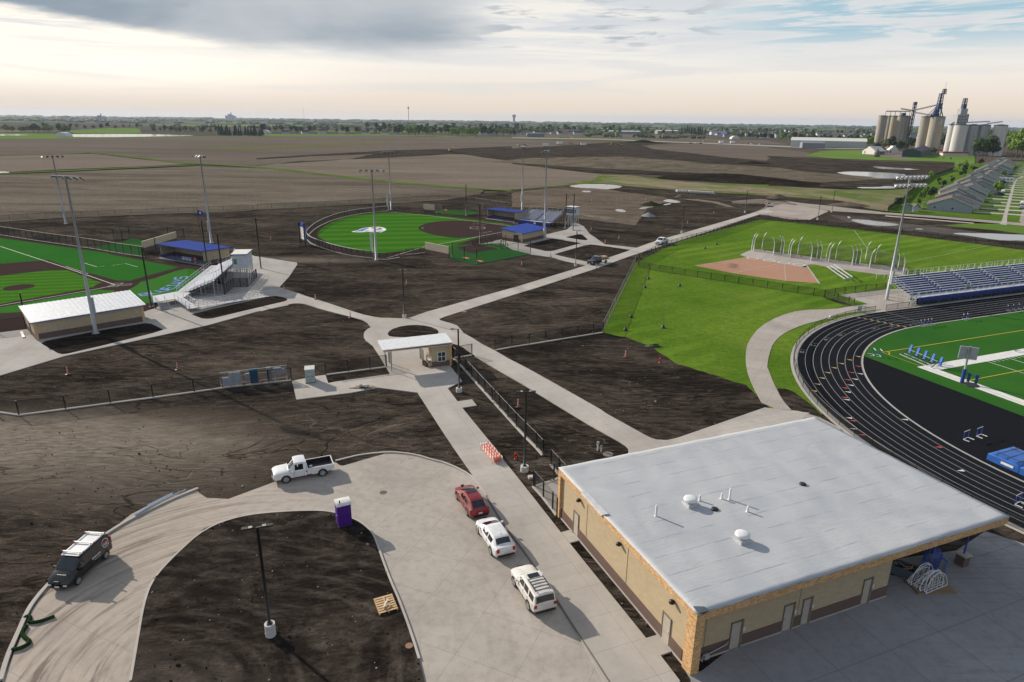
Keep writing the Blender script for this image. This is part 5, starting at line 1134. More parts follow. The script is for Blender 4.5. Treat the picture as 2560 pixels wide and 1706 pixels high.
# ------------------------------------------------------------------ flat-roofed building in the foreground
BL, BW, BZ = 28.8, 19.1, 4.78
bld = thing('service_building', (11.42, 32.94, 0), radians(22.4), 'big tan block building with a broad pale flat roof and open end', 'building')
def wall(b, u0, u1, v0, v1, z0, z1): b.box(((u0+u1)/2, (v0+v1)/2, (z0+z1)/2), (u1-u0, v1-v0, z1-z0)); return b
ww = .22
wall(MB(), .22, .22+ww, .9, 18.7, .0, 4.3).build('wall', m_tanw, bld); wall(MB(), .22+ww, 18.0, .9, .9+ww, .0, 4.3).build('wall', m_tanw, bld)
wall(MB(), 18.0-ww, 18.0, .9+ww, 18.48, .0, 4.3).build('wall', m_tanw, bld); wall(MB(), .22+ww, 18.0, 18.48, 18.7, .0, 4.3).build('wall', m_tanw, bld)
# brown base courses, broken at the doors
wd = [(15.5, 16.4), (2.55, 3.5)]; sdoors = [(3.67, 4.65), (8.1, 9.05), (9.76, 10.6), (15.4, 16.3)]
cuts = [.9]+[x for a, c in sorted(wd) for x in (a, c)]+[18.7]
for i in range(0, len(cuts), 2): wall(MB(), .16, .218, cuts[i]+(.0 if i else .3), cuts[i+1], .12, .95).build('base_course', m_brown, bld); wall(MB(), .10, .217, cuts[i], cuts[i+1], .0, .11).build('plinth', m_drive2, bld)
cuts = [.62]+[x for a, c in sdoors for x in (a, c)]+[18.0]
for i in range(0, len(cuts), 2): wall(MB(), cuts[i], cuts[i+1], .84, .898, .12, .95).build('base_course', m_brown, bld); wall(MB(), cuts[i], cuts[i+1], .79, .897, .0, .11).build('plinth', m_drive2, bld)
wall(MB(), 18.002, 18.06, .9, 18.7, .1, .95).build('base_course', m_brown, bld)
def door(b_, u0, u1, v, side, name='door'):
    if side == 's':
        d = wall(MB(), u0+.06, u1-.14, v-.035, v-.002, .03, 2.12).build(name, m_doorp, bld)
        b = wall(MB(), u0, u0+.06, v-.07, v-.001, .03, 2.2); wall(b, u1-.14, u1, v-.10, v-.001, .03, 2.24); wall(b, u0, u1, v-.08, v-.0015, 2.13, 2.22); b.build('door_frame', m_frame, d)
        MB().box((u0+.2, v-.07, 1.05), (.12,.07,.05)).build('handle', m_galv, d)
        MB().box((u1+.12, v-.02, 1.35), (.22,.04,.3)).build('utility_box', mat('box_pale', (.6,.66,.7), .5), bld)
    else:
        d = wall(MB(), .185, .218, u0+.06, u1-.06, .03, 2.12).build(name, m_doorp, bld)
        b = wall(MB(), .15, .219, u0, u0+.06, .03, 2.2); wall(b, .15, .219, u1-.06, u1, .03, 2.2); wall(b, .14, .2185, u0, u1, 2.13, 2.22); b.build('door_frame', m_frame, d)
        MB().box((.16, u0+.2, 1.05), (.06,.12,.05)).build('handle', m_galv, d)
for a, c in sdoors: door(None, a, c, .9, 's')
for a, c in wd: door(None, a, c, .22, 'w')
for v in (15.4, 9.1, 2.5): MB().lathe((.02, v, 3.65), [(.07,.22),(.19,.14),(.2,0),(.16,-.04)], 12).build('wall_lamp', m_black, bld)
for v in (8.1, 14.2): MB().box((.208, v, 2.3), (.02,.02,4.0)).build('control_joint', m_frame, bld)
MB().box((1.6,.885,2.3), (.02,.02,4.0)).build('control_joint', m_frame, bld); MB().box((9.4,.885,2.3), (.02,.02,4.0)).build('control_joint', m_frame, bld)
# strand board corner piers and fascia
wall(MB(), .0, .62, .0, .88, 0, 4.13).build('corner_pier', m_osb, bld); wall(MB(), .0, .5, 18.72, 19.1, 0, 4.13).build('corner_pier', m_osb, bld)
b = MB(); wall(b, 0, BL, .0, .12, 4.14, BZ-.02); wall(b, 0, .12, .12, BW, 4.20, BZ-.02); wall(b, .12, BL, BW-.12, BW, 4.14, BZ-.02); wall(b, BL-.12, BL, .12, BW-.12, 4.14, BZ-.02); b.build('fascia', m_osb, bld)
wall(MB(), .122, BL-.122, .122, BW-.122, 4.32, BZ-.10).build('roof_deck', m_wood, bld)
# roof membrane: slightly uneven sheet turned over the edge
NU, NV = 72, 48; b = MB(); b.smooth = True; rr = random.Random(3)
gr = [[0]*(NV+1) for _ in range(NU+1)]
for i in range(NU+1):
    for j in range(NV+1):
        u, v = BL*i/NU, BW*j/NV; e = min(u, v, BL-u, BW-v)
        z = BZ + .018*sin(u*.9+v*.3)*sin(v*1.3) + .012*sin(u*2.3-v*.7)
        if e < .35: z += .05*sin(max(0, e)/.35*pi) 
        if e < .01: z = BZ-.02+.015*sin(u*1.7+v*2.1)
        if e < .01:
            k = .035; u += -k if u < 1 else (k if u > BL-1 else 0); v += -k if v < 1 else (k if v > BW-1 else 0)
        gr[i][j] = b.vert((u, v, z+.03))
for i in range(NU):
    for j in range(NV): b.face((gr[i][j], gr[i+1][j], gr[i+1][j+1], gr[i][j+1]))
rim = [gr[i][0] for i in range(NU+1)]+[gr[NU][j] for j in range(1, NV+1)]+[gr[i][NV] for i in range(NU-1, -1, -1)]+[gr[0][j] for j in range(NV-1, 0, -1)]
lo = []
for q, k in enumerate(rim): x, y, z = b.v[k]; lo.append(b.vert((x, y, z-.045-.025*(.5+.5*sin(q*.35)))))
for q in range(len(rim)): r2 = (q+1) % len(rim); b.face((rim[q], lo[q], lo[r2], rim[r2]))
roof = b.build('roof', m_memb, bld)
b = MB(); b.poly3([(.0,-.06,BZ+.10),(.12,.62,BZ+.06),(.75,.35,BZ+.055),(.9,-.03,BZ+.02)]); b.poly3([(.0,-.06,BZ+.10),(.9,-.03,BZ+.02),(.45,-.07,BZ-.12)]); b.build('roof_flap', mat('slate_flap', (.08,.10,.12), .5), roof)
b = MB(); b.poly3([(-.05,11.3,BZ+.09),(.34,11.2,BZ+.13),(.30,14.6,BZ+.11),(-.04,14.9,BZ+.09)]); b.poly3([(-.05,11.3,BZ+.09),(-.04,14.9,BZ+.09),(-.10,14.8,BZ-.12),(-.12,11.6,BZ-.18)]); b.build('roof_flap', mat('pale_flap', (.55,.56,.57), .4), roof)
for (u, v) in ((6.95, 10.15), (7.55, 4.95)):
    c = MB(); wall(c, u-.45, u+.45, v-.45, v+.45, BZ+.02, BZ+.30); f = c.build('vent_curb', m_alu, roof)
    k = MB(); k.lathe((u, v, BZ+.30), [(.34,0),(.36,.14),(.52,.16),(.54,.24),(.50,.34),(.36,.40),(.0,.42)], 28); k.build('exhaust_fan', mat('fan_white', (.72,.73,.74), .3), roof)
for (u, v, h) in ((3.58, 9.79, .95), (8.05, 10.4, .48), (9.83, 9.98, .46), (10.33, 9.65, 1.0), (10.47, 7.75, .5)):
    k = MB(); k.lathe((u, v, BZ+.02), [(.16,0),(.12,.04),(.085,.06),(.085,h),(.06,h+.01)], 12); k.build('vent_pipe', m_white, roof)
for (u, v) in ((8.32, 8.9), (17.52, 9.3)):
    k = MB(); k.lathe((u, v, BZ+.02), [(.30,0),(.27,.12),(.2,.16)], 14); k.build('roof_drain', m_black, roof)
# gas pipe by the corner
b = MB(); b.tube([(1.2,.7,.35),(3.3,.7,.75),(3.45,.7,.95)], .035, 6); b.tube([(1.4,.62,.1),(1.4,.62,.6),(1.9,.62,.6),(1.9,.62,.25)], .04, 6); b.box((1.65,.6,.45), (.35,.25,.3)); b.build('gas_meter', m_galv, bld)
MB().cyl((1.0,.6), .05, 0, 1.1, 8).build('bollard', m_black, bld)
# pier and post under the open end
b = wall(MB(), 26.55, 27.25, 1.0, 1.7, 0, .95); b.build('pier', m_brown, bld); b = wall(MB(), 26.48, 27.32, .93, 1.77, .95, 1.06); b.build('pier_cap', m_drive2, bld); MB().cyl((26.9, 1.35), .07, 1.06, 4.32, 8).build('post', m_navy, bld)
b = wall(MB(), 26.55, 27.25, 17.4, 18.1, 0, .95); b.build('pier', m_brown, bld); MB().cyl((26.9, 17.75), .07, .95, 4.32, 8).build('post', m_navy, bld)
# --- things standing under the canopy
BF_ = frame((11.42, 32.94), 22.4)
def at_b(u, v, z=0): return BF_(u, v, z)
def pallet(loc, ang, label, sx=1.2, sy=1.0, col=(.42,.27,.13), n=7, group='timber pallets'):
    m = mat('pallet_wood_%d' % int(col[0]*100), col, .85); t = thing('pallet', loc, ang, label, 'pallet', group)
    b = MB()
    for i in range(n): b.box((-sx/2+sx*(i+.5)/n, 0, .135), (sx/n*.68, sy, .022))
    b.build('top_boards', m, t); b = MB()
    for y in (-sy/2+.05, 0, sy/2-.05): b.box((0, y, .07), (sx, .09, .10))
    b.build('stringers', m, t); return t
pallet(at_b(22.1, .5, .055), radians(4), 'large pallet on the shaded apron under the pile of white frames', 3.0, 2.0, (.28,.20,.11), 14)
t = thing('metal_frames', at_b(22.0, .6, .21), radians(25), 'tangled pile of white curved metal frames on the large pallet', 'metal frames')
rr = random.Random(5); m_wm = mat('white_metal', (.70,.72,.76), .4, .1)
for k in range(9):
    b = MB(); w = 1.35-rr.random()*.25; h = .95+rr.random()*.5; off = -.75+k*.19; tl = rr.uniform(-.25, .25)
    b.tube([(w*cos(a)*1.0, off+tl*sin(a), h*sin(a)) for a in [pi*i/14 for i in range(15)]], .035, 6); b.bar((-w,off,.03), (w,off,.03), .05); 
    for s in (-.5,0,.5): b.bar((w*s,off,.03), (w*s,off+tl*.5,h*.8), .035)
    b.build('frame', m_wm, t)
MB().box((.1,0,.35), (.5,.5,.5)).build('carton', mat('carton_brown', (.30,.19,.10), .8), t)
t = thing('cage_roller', at_b(24.6, 2.2, .055), radians(50), 'blue round wire roller under the open end of the flat roof', 'roller')
b = MB()
for k in range(9):
    x = -.8+k*.2; b.tube([(x, .55*cos(a), .65+.55*sin(a)) for a in [2*pi*i/16 for i in range(17)]], .025, 5)
for k in range(12): a = 2*pi*k/12; b.bar((-.8,.55*cos(a),.65+.55*sin(a)), (.8,.55*cos(a),.65+.55*sin(a)), .035)
b.build('drum', m_blue, t); b = MB(); b.bar((-1.0,0,.65),(-1.0,-1.0,.15),.08); b.bar((1.0,0,.65),(1.0,-1.0,.15),.08); b.bar((-1.0,-1.0,.15),(1.0,-1.0,.15),.08); b.bar((-1.0,0,.65),(1.0,0,.65),.08); b.build('frame', m_blue, t)
t = thing('dump_hopper', at_b(21.3, 2.3, .055), radians(-30), 'dark grey sloped dump hopper filled with scrap under the roof', 'hopper')
b = MB(); w = .55
b.quad((-1.1,-w,.9),(-.7,-w,.15),(.8,-w,.15),(1.1,-w,.75)); b.quad((-1.1,w,.9),(1.1,w,.75),(.8,w,.15),(-.7,w,.15)); b.quad((-1.1,-w,.9),(-1.1,w,.9),(-.7,w,.15),(-.7,-w,.15)); b.quad((1.1,-w,.75),(.8,-w,.15),(.8,w,.15),(1.1,w,.75)); b.quad((-.7,-w,.15),(-.7,w,.15),(.8,w,.15),(.8,-w,.15)); b.build('bin', mat('hopper_grey', (.07,.10,.13), .5), t)
b = MB(); rr = random.Random(2)
for k in range(14): b.box((rr.uniform(-.7,.7), rr.uniform(-.4,.4), .55+rr.random()*.2), (.5,.06,.04), rot=Matrix.Rotation(rr.random()*3, 3, 'Z') @ Matrix.Rotation(rr.uniform(-.4,.4), 3, 'Y'))
b.build('scrap', m_wood, t)
for x in (-.5,.5):
    for y in (-.5,.5): k = MB(); k.tube([(x,y-.04,.09),(x,y+.04,.09)], .09, 10); k.build('wheel', m_black, t)
pallet(at_b(21.6, 3.6, .055), radians(10), 'small pallet with green jugs behind the dump hopper', 1.3, 1.0, (.30,.22,.12))
for i, (dx, dy) in enumerate(((-.2,.1),(.1,-.1),(.3,.2))):
    o = MB().lathe((0,0,0), [(.1,0),(.12,.05),(.12,.22),(.05,.3),(.04,.34)], 12).build('jug', mat(('jug_green','jug_dark','jug_white')[i], ((.03,.3,.08),(.03,.03,.03),(.6,.6,.6))[i], .4)); q = at_b(21.6+dx, 3.6+dy, .21); o.location = q
    tag(o, ('green','black','white')[i]+' jug standing on the small pallet under the roof', 'jug', 'jugs on the small pallet')
# ------------------------------------------------------------------ ticket booth
TK = thing('ticket_booth', (-11.15, 86.86, .09), radians(20.6), 'small tan ticket booth with a long white canopy roof over the walk', 'ticket booth')
wall(MB(), 0, 2.55, 0, 3.3, .8, 3.05).build('wall', m_tan2, TK); wall(MB(), -.03, 2.55, -.03, 3.33, 0, .80).build('base_course', m_brown, TK)
wall(MB(), 2.56, 2.86, -.12, .35, 0, 3.02).build('corner_pier', m_osb, TK); wall(MB(), 2.56, 2.86, 2.95, 3.42, 0, 3.02).build('corner_pier', m_osb, TK)
sl = lambda u: 3.10+.012*(u+7)
b = MB(); u0, u1, v0, v1 = -6.75, 3.0, -.35, 3.65; c = [(u0,v0),(u1,v0),(u1,v1),(u0,v1)]
b.quad(*[(u, v, sl(u)+.30+ (v-v0)*.03) for u, v in c]); m0 = b
for i in range(4): a, d = c[i], c[(i+1) % 4]; b.quad((*a, sl(a[0])+.19), (*d, sl(d[0])+.19), (*d, sl(d[0])+.30+(d[1]-v0)*.03), (*a, sl(a[0])+.30+(a[1]-v0)*.03))
b.build('roof', mat('roof_white', (.74,.76,.77), .5), TK)
wall(MB(), u0+.03, u1-.03, v0+.03, v1-.03, 3.07, 3.185).build('fascia', mat('pale_board', (.60,.47,.34), .7), TK)
for u, v in ((-5.6,.2),(-5.6,.2+.0),(-5.95,2.9)): MB().cyl((u, v), .07, 0, 3.08, 8).build('post', m_galv, TK)
MB().cyl((-5.25,1.9), .05, 0, 3.08, 8).build('post', m_galv, TK)
def window(par, u0, u1, z0, z1, v, side='s', mull=(1,1)):
    w = MB(); t_ = .07
    if side == 's':
        wall(w, u0, u1, v-.05, v-.003, z0, z0+t_); wall(w, u0, u1, v-.05, v-.003, z1-t_, z1); wall(w, u0, u0+t_, v-.05, v-.003, z0+t_, z1-t_); wall(w, u1-t_, u1, v-.05, v-.003, z0+t_, z1-t_); wall(w, (u0+u1)/2-.03, (u0+u1)/2+.03, v-.045, v-.003, z0+t_, z1-t_); wall(w, u0+t_, u1-t_, v-.046, v-.003, z0+(z1-z0)*.5-.03, z0+(z1-z0)*.5+.03)
        o = w.build('window', m_wframe, par); wall(MB(), u0+t_, u1-t_, v-.02, v-.002, z0+t_, z1-t_).build('pane', m_glass, o)
    else:
        wall(w, v-.05, v-.003, u0, u1, z0, z0+t_); wall(w, v-.05, v-.003, u0, u1, z1-t_, z1); wall(w, v-.05, v-.003, u0, u0+t_, z0+t_, z1-t_); wall(w, v-.05, v-.003, u1-t_, u1, z0+t_, z1-t_)
        o = w.build('window', m_wframe, par); wall(MB(), v-.02, v-.002, u0+t_, u1-t_, z0+t_, z1-t_).build('pane', m_glass, o)
    return o
window(TK, .85, 2.0, .72, 2.15, 0.0); window(TK, .5, 1.6, .9, 2.1, 0.0, 'w')
wall(MB(), -.32, -.04, .4, 1.7, .86, .92).build('counter', m_wframe, TK)
t = thing('steel_gate', (-12.9, 89.4, .09), radians(112), 'black slatted gate leaf standing open beside the ticket booth', 'gate')
b = MB()
for k in range(9): b.box((0, 0, .25+k*.2), (1.9, .03, .09))
b.build('slats', m_black, t); b = MB(); b.box((-.95,0,1), (.07,.07,2)); b.box((.95,0,1), (.07,.07,2)); b.build('gate_frame', m_black, t)
t = thing('steel_gate', (-17.3, 88.1, .09), radians(115), 'open bar gate folded against the canopy posts', 'gate')
b = MB()
for k in range(8): b.box((-.45+k*.13, 0, .95), (.02, .02, 1.6))
b.build('bars', m_black, t); b = MB(); b.box((0,0,.15), (1.0,.04,.04)); b.box((0,0,1.75), (1.0,.04,.04)); b.build('rails', m_black, t)
for p, r, h, lb, c in (((-12.0, 87.3), .33, .5, 'brown round bin against the ticket booth wall', (.13,.10,.08)), ((-12.35, 87.8), .30, .55, 'dark round bin by the gate leaf at the booth', (.07,.06,.05))):
    o = MB().lathe((0,0,0), [(r*.85,0),(r,h*.9),(r*1.05,h),(r*.9,h),(r*.8,h*.8)], 16).build('bin', mat('bin_%d' % int(h*100), c, .7)); o.location = (*p, .09); tag(o, lb, 'bin')
# ------------------------------------------------------------------ metal-roofed batting building
def gable_box(o, ang, L, W, h0, h1, label, roofm, over=.35, cat='building', name='field_building', back=True, open_front=False):
    t = thing(name, o, ang, label, cat)
    k = .25
    if not open_front: 
        b = MB(); wall(b, 0, L, 0, k, .9, h0); b.build('wall', m_tan2, t)
    b = MB(); wall(b, 0, L, W-k, W, 0.9, h1); b.build('wall', m_tan2, t)
    for u in (0, L-k):
        b = MB(); i = [b.vert(p) for p in ((u,k,.9),(u+k,k,.9),(u+k,W-k,.9),(u,W-k,.9),(u,k,h0),(u+k,k,h0),(u+k,W-k,h1),(u,W-k,h1))]
        for q in ((0,3,2,1),(4,5,6,7),(0,1,5,4),(1,2,6,5),(2,3,7,6),(3,0,4,7)): b.face([i[x] for x in q])
        b.build('wall', m_tan2, t)
    b = MB(); 
    if not open_front: wall(b, -.03, L+.03, -.03, k, 0, .9)
    wall(b, -.03, L+.03, W-k, W+.03, 0, .9); wall(b, -.03, k, k, W-k, 0, .9); wall(b, L-k, L+.03, k, W-k, 0, .9); b.build('base_course', m_brown, t)
    b = MB(); P = [(-over,-over,h0+.02-.06),(L+over,-over,h0+.02-.06),(L+over,W+over,h1+.08),(-over,W+over,h1+.08)]
    b.quad(*[(x,y,z+.18) for x,y,z in P]); b.quad(*P[::-1])
    for i in range(4): a, d = P[i], P[(i+1)%4]; b.quad(a, d, (d[0],d[1],d[2]+.18), (a[0],a[1],a[2]+.18))
    r = b.build('roof', roofm[0], t)
    if roofm[1]:
        b = MB(); n = int(L/roofm[2])
        for i in range(n+1):
            x = -over+(L+2*over)*i/n; d = Vector((0, W+2*over, P[2][2]-P[0][2])); c = Vector((x, -over, P[0][2]+.2)); b.bar(c, c+d, .09, .06)
        b.build('roof_seams', roofm[1], r)
    return t, r
m_mroof = mat('corrugated_white', (.60,.63,.67), .45, .2); m_seamw = mat('seam_white', (.80,.82,.84), .4)
bt, br = gable_box((-73.16, 96.68, .068), radians(43.6), 15.4, 8.1, 2.75, 3.45, 'long tan block building with a ribbed white metal roof', (m_mroof, m_seamw, .62))
for u in (0, 15.05): wall(MB(), u-.03, u+.38, -.06, .3, 0, 2.7).build('corner_pier', m_wood, bt)
b = MB(); wall(b, -.06, -.002, 3.2, 4.3, 0, 2.1); b.build('doorway', m_dark, bt)
b = MB(); b.quad((-.35,-.352,2.70),(15.75,-.352,2.70),(15.75,-.352,2.80),(-.35,-.352,2.80)); b.build('blue_trim', m_blue, bt)
o = MB().box((0,0,.08), (3.6,.35,.15)).build('board_stack', m_wframe); o.location = (-76.9, 99.0, .07); o.rotation_euler[2] = radians(130); tag(o, 'white boards stacked at the left end of the metal-roofed building', 'boards')
# ------------------------------------------------------------------ dugouts (long side open towards the field)
def dugout(o, ang, L, W, h0, h1, label, roofm=(m_blue, mat('blue_seam', (.03,.11,.52), .4), .5), pier=True):
    t, r = gable_box(o, ang, L, W, h0, h1, label, roofm, .45, name='dugout', cat='dugout', open_front=True)
    wall(MB(), .25, L-.25, W*.55, W*.55+.15, 0, h0-.1).build('inner_wall', m_tan2, t)
    wall(MB(), .25, L-.25, W*.55-.03, W*.55-.001, 0, .9).build('inner_base', m_brown, t)
    wall(MB(), -.1, L+.1, -.6, W*.55, 0, .05).build('floor', m_plaza, t)
    b = MB(); n = int(L/1.3)
    for i in range(n+1): b.bar((.3+(L-2.2)*i/n, -.1, .05), (.3+(L-2.2)*i/n, -.1, 1.05), .07)
    for z in (.2, 1.05): b.bar((.3,-.1,z), (L-1.9,-.1,z), .09)
    b.build('front_rail', m_blue, t); b = MB(); b.box((L/2, W*.42, .45), (L*.8, .4, .06)); b.build('bench', m_blue, t)
    b = MB(); b.quad((.3,-.1,.2),(L-1.9,-.1,.2),(L-1.9,-.1,1.0),(.3,-.1,1.0)); b.build('rail_net', m_net, t)
    return t
d1 = dugout((-86.2, 160.2, .07), radians(-29.8), 16.4, 7.2, 3.3, 2.95, 'blue-roofed dugout of the near ball field, person in orange inside')
d2 = dugout((-9.4, 235.2, .065), radians(-40.5), 12.9, 6.2, 3.3, 2.95, 'far blue-roofed dugout beyond the second diamond')
t, r = gable_box((2.41, 187.0, .065), radians(53.6), 12.3, 7.0, 2.6, 3.2, 'near dugout of the far diamond, ribbed blue roof, doorway at its end', (m_blue, mat('blue_seam', (.03,.11,.52), .4), .5), .45, name='dugout', cat='dugout')
wall(MB(), -.05, -.002, 1.2, 2.9, 0, 2.0).build('doorway', m_dark, t); wall(MB(), -.06, .4, -.06, .3, 0, 2.55).build('corner_pier', m_wood, t); wall(MB(), 11.9, 12.36, -.06, .3, 0, 2.55).build('corner_pier', m_wood, t)
MB().box((-.43,.7,2.66), (.06,2.1,.14)).build('pale_trim', m_wframe, t)
def block_screen(a, b_, h, label, cream=.62):
    a, b_ = Vector(a), Vector(b_); d = b_-a; t = thing('block_wall', (*a, 0), atan2(d.y, d.x), label, 'wall', 'cream wall screens'); L = d.length
    wall(MB(), 0, L, -.15, .15, h*(1-cream), h).build('cream_panel', mat('cream_wall', (.56,.48,.34), .85), t); wall(MB(), -.02, L+.02, -.18, .18, 0, h*(1-cream)).build('brown_base', m_brown, t); return t
block_screen(T['wall_sb'][0], T['wall_sb'][1], 2.9, 'cream wall with brown base standing at the near bullpen of the far diamond')
block_screen(T['wall_sbn'][0], T['wall_sbn'][1], 3.0, 'cream wall screen at the far bullpen of the far diamond'); block_screen(T['wall_bb'][0], T['wall_bb'][1], 2.8, 'cream wall screen behind the blue dugout of the near ball field')
# ------------------------------------------------------------------ grandstands
m_seat = mat('seat_alu', (.62,.64,.69), .45, .1); m_riser = mat('riser_blue', (.03,.075,.26), .6); m_deck = mat('deck_alu', (.66,.67,.68), .35, .3); m_rail = mat('rail_alu', (.60,.62,.64), .4, .3)
def rail(b, pts, h=1.05, w=.045, step=1.8, mids=(.5,)):
    for i in range(len(pts)-1):
        a, c = Vector(pts[i]), Vector(pts[i+1]); n = max(1, int((c-a).length/step))
        for k in range(n+1): p = a+(c-a)*k/n; b.bar(p, p+Vector((0,0,h)), w)
        b.bar(a+Vector((0,0,h)), c+Vector((0,0,h)), w)
        for m_ in mids: b.bar(a+Vector((0,0,h*m_)), c+Vector((0,0,h*m_)), w*.8)
def grandstand(o, ang, L, n, label, zd=1.1, walk=1.5, rise=.27, run=.72, aisles=(), seatm=m_seat, front=m_navy, deckm=m_deck, legs=3.0, back_h=1.1):
    t = thing('grandstand', o, ang, label, 'grandstand')
    wall(MB(), 0, L, .02, walk, zd-.08, zd).build('walkway', deckm, t)
    b = MB(); wall(b, 0, L, -.02, .02, zd-1.02 if zd > 1 else .05, zd+.02); b.build('front_panel', front, t)
    b = MB(); rail(b, [(0,0,zd),(L,0,zd)]); b.build('front_rail', m_rail, t)
    segs = []; last = 0
    for a in list(aisles)+[None]:
        e = L if a is None else a-.6; segs.append((last, e)); last = 0 if a is None else a+.6
    for k in range(n):
        y = walk+k*run; z = zd+k*rise
        b = MB()
        for s0, s1 in segs: wall(b, s0, s1, y+.27, y+.62, z+.40, z+.445)
        b.build('bench', seatm, t)
        b = MB(); wall(b, 0, L, y-.02, y+run-.03, z-.03, z); b.build('footboard', deckm, t)
        b = MB(); wall(b, 0, L, y+run-.03, y+run, z-.03, z+rise); b.build('riser', m_riser, t)
        for a in aisles:
            b = MB(); wall(b, a-.55, a+.55, y+.34, y+run-.04, z+.005, z+rise*.5); b.build('aisle_step', m_riser, t)
    yb, zb = walk+n*run, zd+n*rise
    b = MB(); rail(b, [(0,walk,zd+.05),(0,yb,zb)], back_h); rail(b, [(L,walk,zd+.05),(L,yb,zb)], back_h); b.build('side_rail', m_rail, t)
    b = MB(); rail(b, [(0,yb,zb-.3),(L,yb,zb-.3)], back_h+.4, mids=(.3,.6)); b.build('back_rail', m_rail, t)
    if aisles:
        for a in aisles:
            b = MB()
            for k in range(1, n, 2): y = walk+k*run; z = zd+k*rise; b.bar((a,y,z), (a,y,z+.9), .05); b.bar((a,y+run,z+rise), (a,y+run,z+rise+.9), .05); b.bar((a,y,z+.9), (a,y+run,z+rise+.9), .05)
            b.build('aisle_rail', m_rail, t)
    b = MB(); m_ = max(2, int(L/legs))
    for i in range(m_+1):
        x = L*i/m_; x = min(max(x, .1), L-.1)
        for f in (0.12, .5, .95): y = walk+(yb-walk)*f; z = zd+(zb-zd)*f-.15; b.bar((x,y,.0), (x,y,z), .09)
        b.bar((x,walk*.3,.0), (x,walk*.3,zd-.1), .09); b.bar((x,walk,zd-.2), (x,yb,zb-.2), .1); b.bar((x,walk,.2), (x,yb,zb-.5), .05); b.bar((x,yb-.3,.2), (x,walk+.4,zd-.1), .05)
    b.build('understructure', m_galv, t); return t
gs = grandstand((78.1, 124.0, 0), radians(22.2), 44, 9, 'big aluminium and blue grandstand along the track straight', zd=1.5, walk=1.5, rise=.26, run=.66, aisles=(8.5, 17.5, 26, 35))
b = MB(); rail(b, [(-1.0, 9.2, 3.2),(44, 9.2, 3.2)], 1.3, .06, 2.2, ()); b.build('rear_fence', m_rail, gs)
b = MB(); wall(b, 12, 44, 8.3, 9.6, 3.0, 3.1); b.build('rear_landing', m_deck, gs)
b = MB()
for k in range(6): wall(b, -1.5+k*.25, -1.25+k*.25, .2, 1.4, .2+k*.22, .26+k*.22)
b.build('steps', m_deck, gs); b = MB(); rail(b, [(-1.6,.15,.1),(0,.15,1.5)]); rail(b, [(-1.6,1.45,.1),(0,1.45,1.5)]); b.build('step_rail', m_rail, gs)
b = MB(); wall(b, .3, 44, .6, .7, .0, 1.35); b.build('skirt_panel', m_navy, gs)
GF = frame((78.1, 124.0), 22.2)
for (u, v, z, lb) in ((16.4, 2.1, 1.78, 'green tub on the lowest row of the big grandstand, left one'), (30.2, 3.6, 2.3, 'green tub on the big grandstand, right one'), (-.7, .8, .9, 'green tarpaulin bundle on the steps of the big grandstand')):
    b = MB(); b.lathe((0,0,0), [(.34,0),(.42,.35),(.44,.4),(.36,.42),(.2,.36)], 14); o = b.build('tub', mat('tub_green', (.02,.20,.10), .5)); o.location = GF(u, v, z); tag(o, lb, 'tub', 'green tubs on the grandstand')
g1 = grandstand((-64.2, 123.2, .068), radians(99.3), 24.5, 8, 'near ball field grandstand of white aluminium rows seen from its end', zd=1.05, walk=1.6, rise=.27, run=.68, aisles=(12,), legs=2.5)
g1.scale = (1, -1, 1)
g2 = grandstand((1.3, 225.2, .065), radians(-33), 12.4, 10, 'far diamond grandstand with bright blue risers and front wall', zd=1.1, walk=1.7, rise=.25, run=.76, aisles=(6.2,), legs=2.0)
b = MB(); b.quad((6.4,-.03,.25),(7.3,-.03,.25),(7.3,-.03,.95),(6.4,-.03,.95)); b.build('front_emblem', m_wframe, g2)
b = MB(); b.quad((20.6,-.03,.25),(21.8,-.03,.25),(21.8,-.03,.95),(20.6,-.03,.95)); b.build('front_emblem', m_wframe, g1)
def pressbox(o, ang, sx, sy, z0, z1, label, win='w'):
    t = thing('press_box', o, ang, label, 'press box'); m = mat('siding', (.56,.59,.64), .6)
    wall(MB(), -sx/2, sx/2, -sy/2, sy/2, z0, z1).build('cabin', m, t)
    b = MB()
    for k in range(int((z1-z0)/.22)): z = z0+.1+k*.22; wall(b, -sx/2-.012, sx/2+.012, -sy/2-.012, sy/2+.012, z, z+.025)
    b.build('siding_laps', mat('siding_lap', (.42,.45,.5), .6), t)
    b = wall(MB(), -sx/2-.22, sx/2+.22, -sy/2-.22, sy/2+.22, z1+.002, z1+.16); b.build('roof_trim', m_blue, t); wall(MB(), -sx/2-.2, sx/2+.2, -sy/2-.2, sy/2+.2, z1+.162, z1+.2).build('roof', mat('roof_offwhite', (.72,.71,.66), .5), t)
    b = MB()
    for x in (-sx/2+.1, 0, sx/2-.1):
        for y in (-sy/2+.1, -sy/6, sy/6, sy/2-.1): b.bar((x,y,0), (x,y,z0-.01), .13)
    for y in (-sy/2+.1, sy/2-.1): b.bar((-sx/2+.1,y,.3), (sx/2-.1,y,z0-.3), .07); b.bar((-sx/2+.1,y,z0-.25), (sx/2-.1,y,z0-.25), .1)
    for x in (-sx/2+.1, sx/2-.1): b.bar((x,-sy/2+.1,.3), (x,sy/2-.1,z0-.3), .07)
    b.build('legs_frame', m_galv, t)
    for k in range(5):
        y = -sy/2+.35+k*(sy-.7)/4; w_ = MB()
        for z in (z0+1.0, z0+1.65): w_.box((-sx/2-.02, y, z), (.03, (sy-.7)/4-.12, .5))
        w_.build('window', m_glass, t)
    MB().box((-sx/2+.55, -sy/2-.025, z0+1.35), (.65,.03,1.1)).build('side_window', mat('green_glass', (.10,.22,.16), .2), t)
    return t
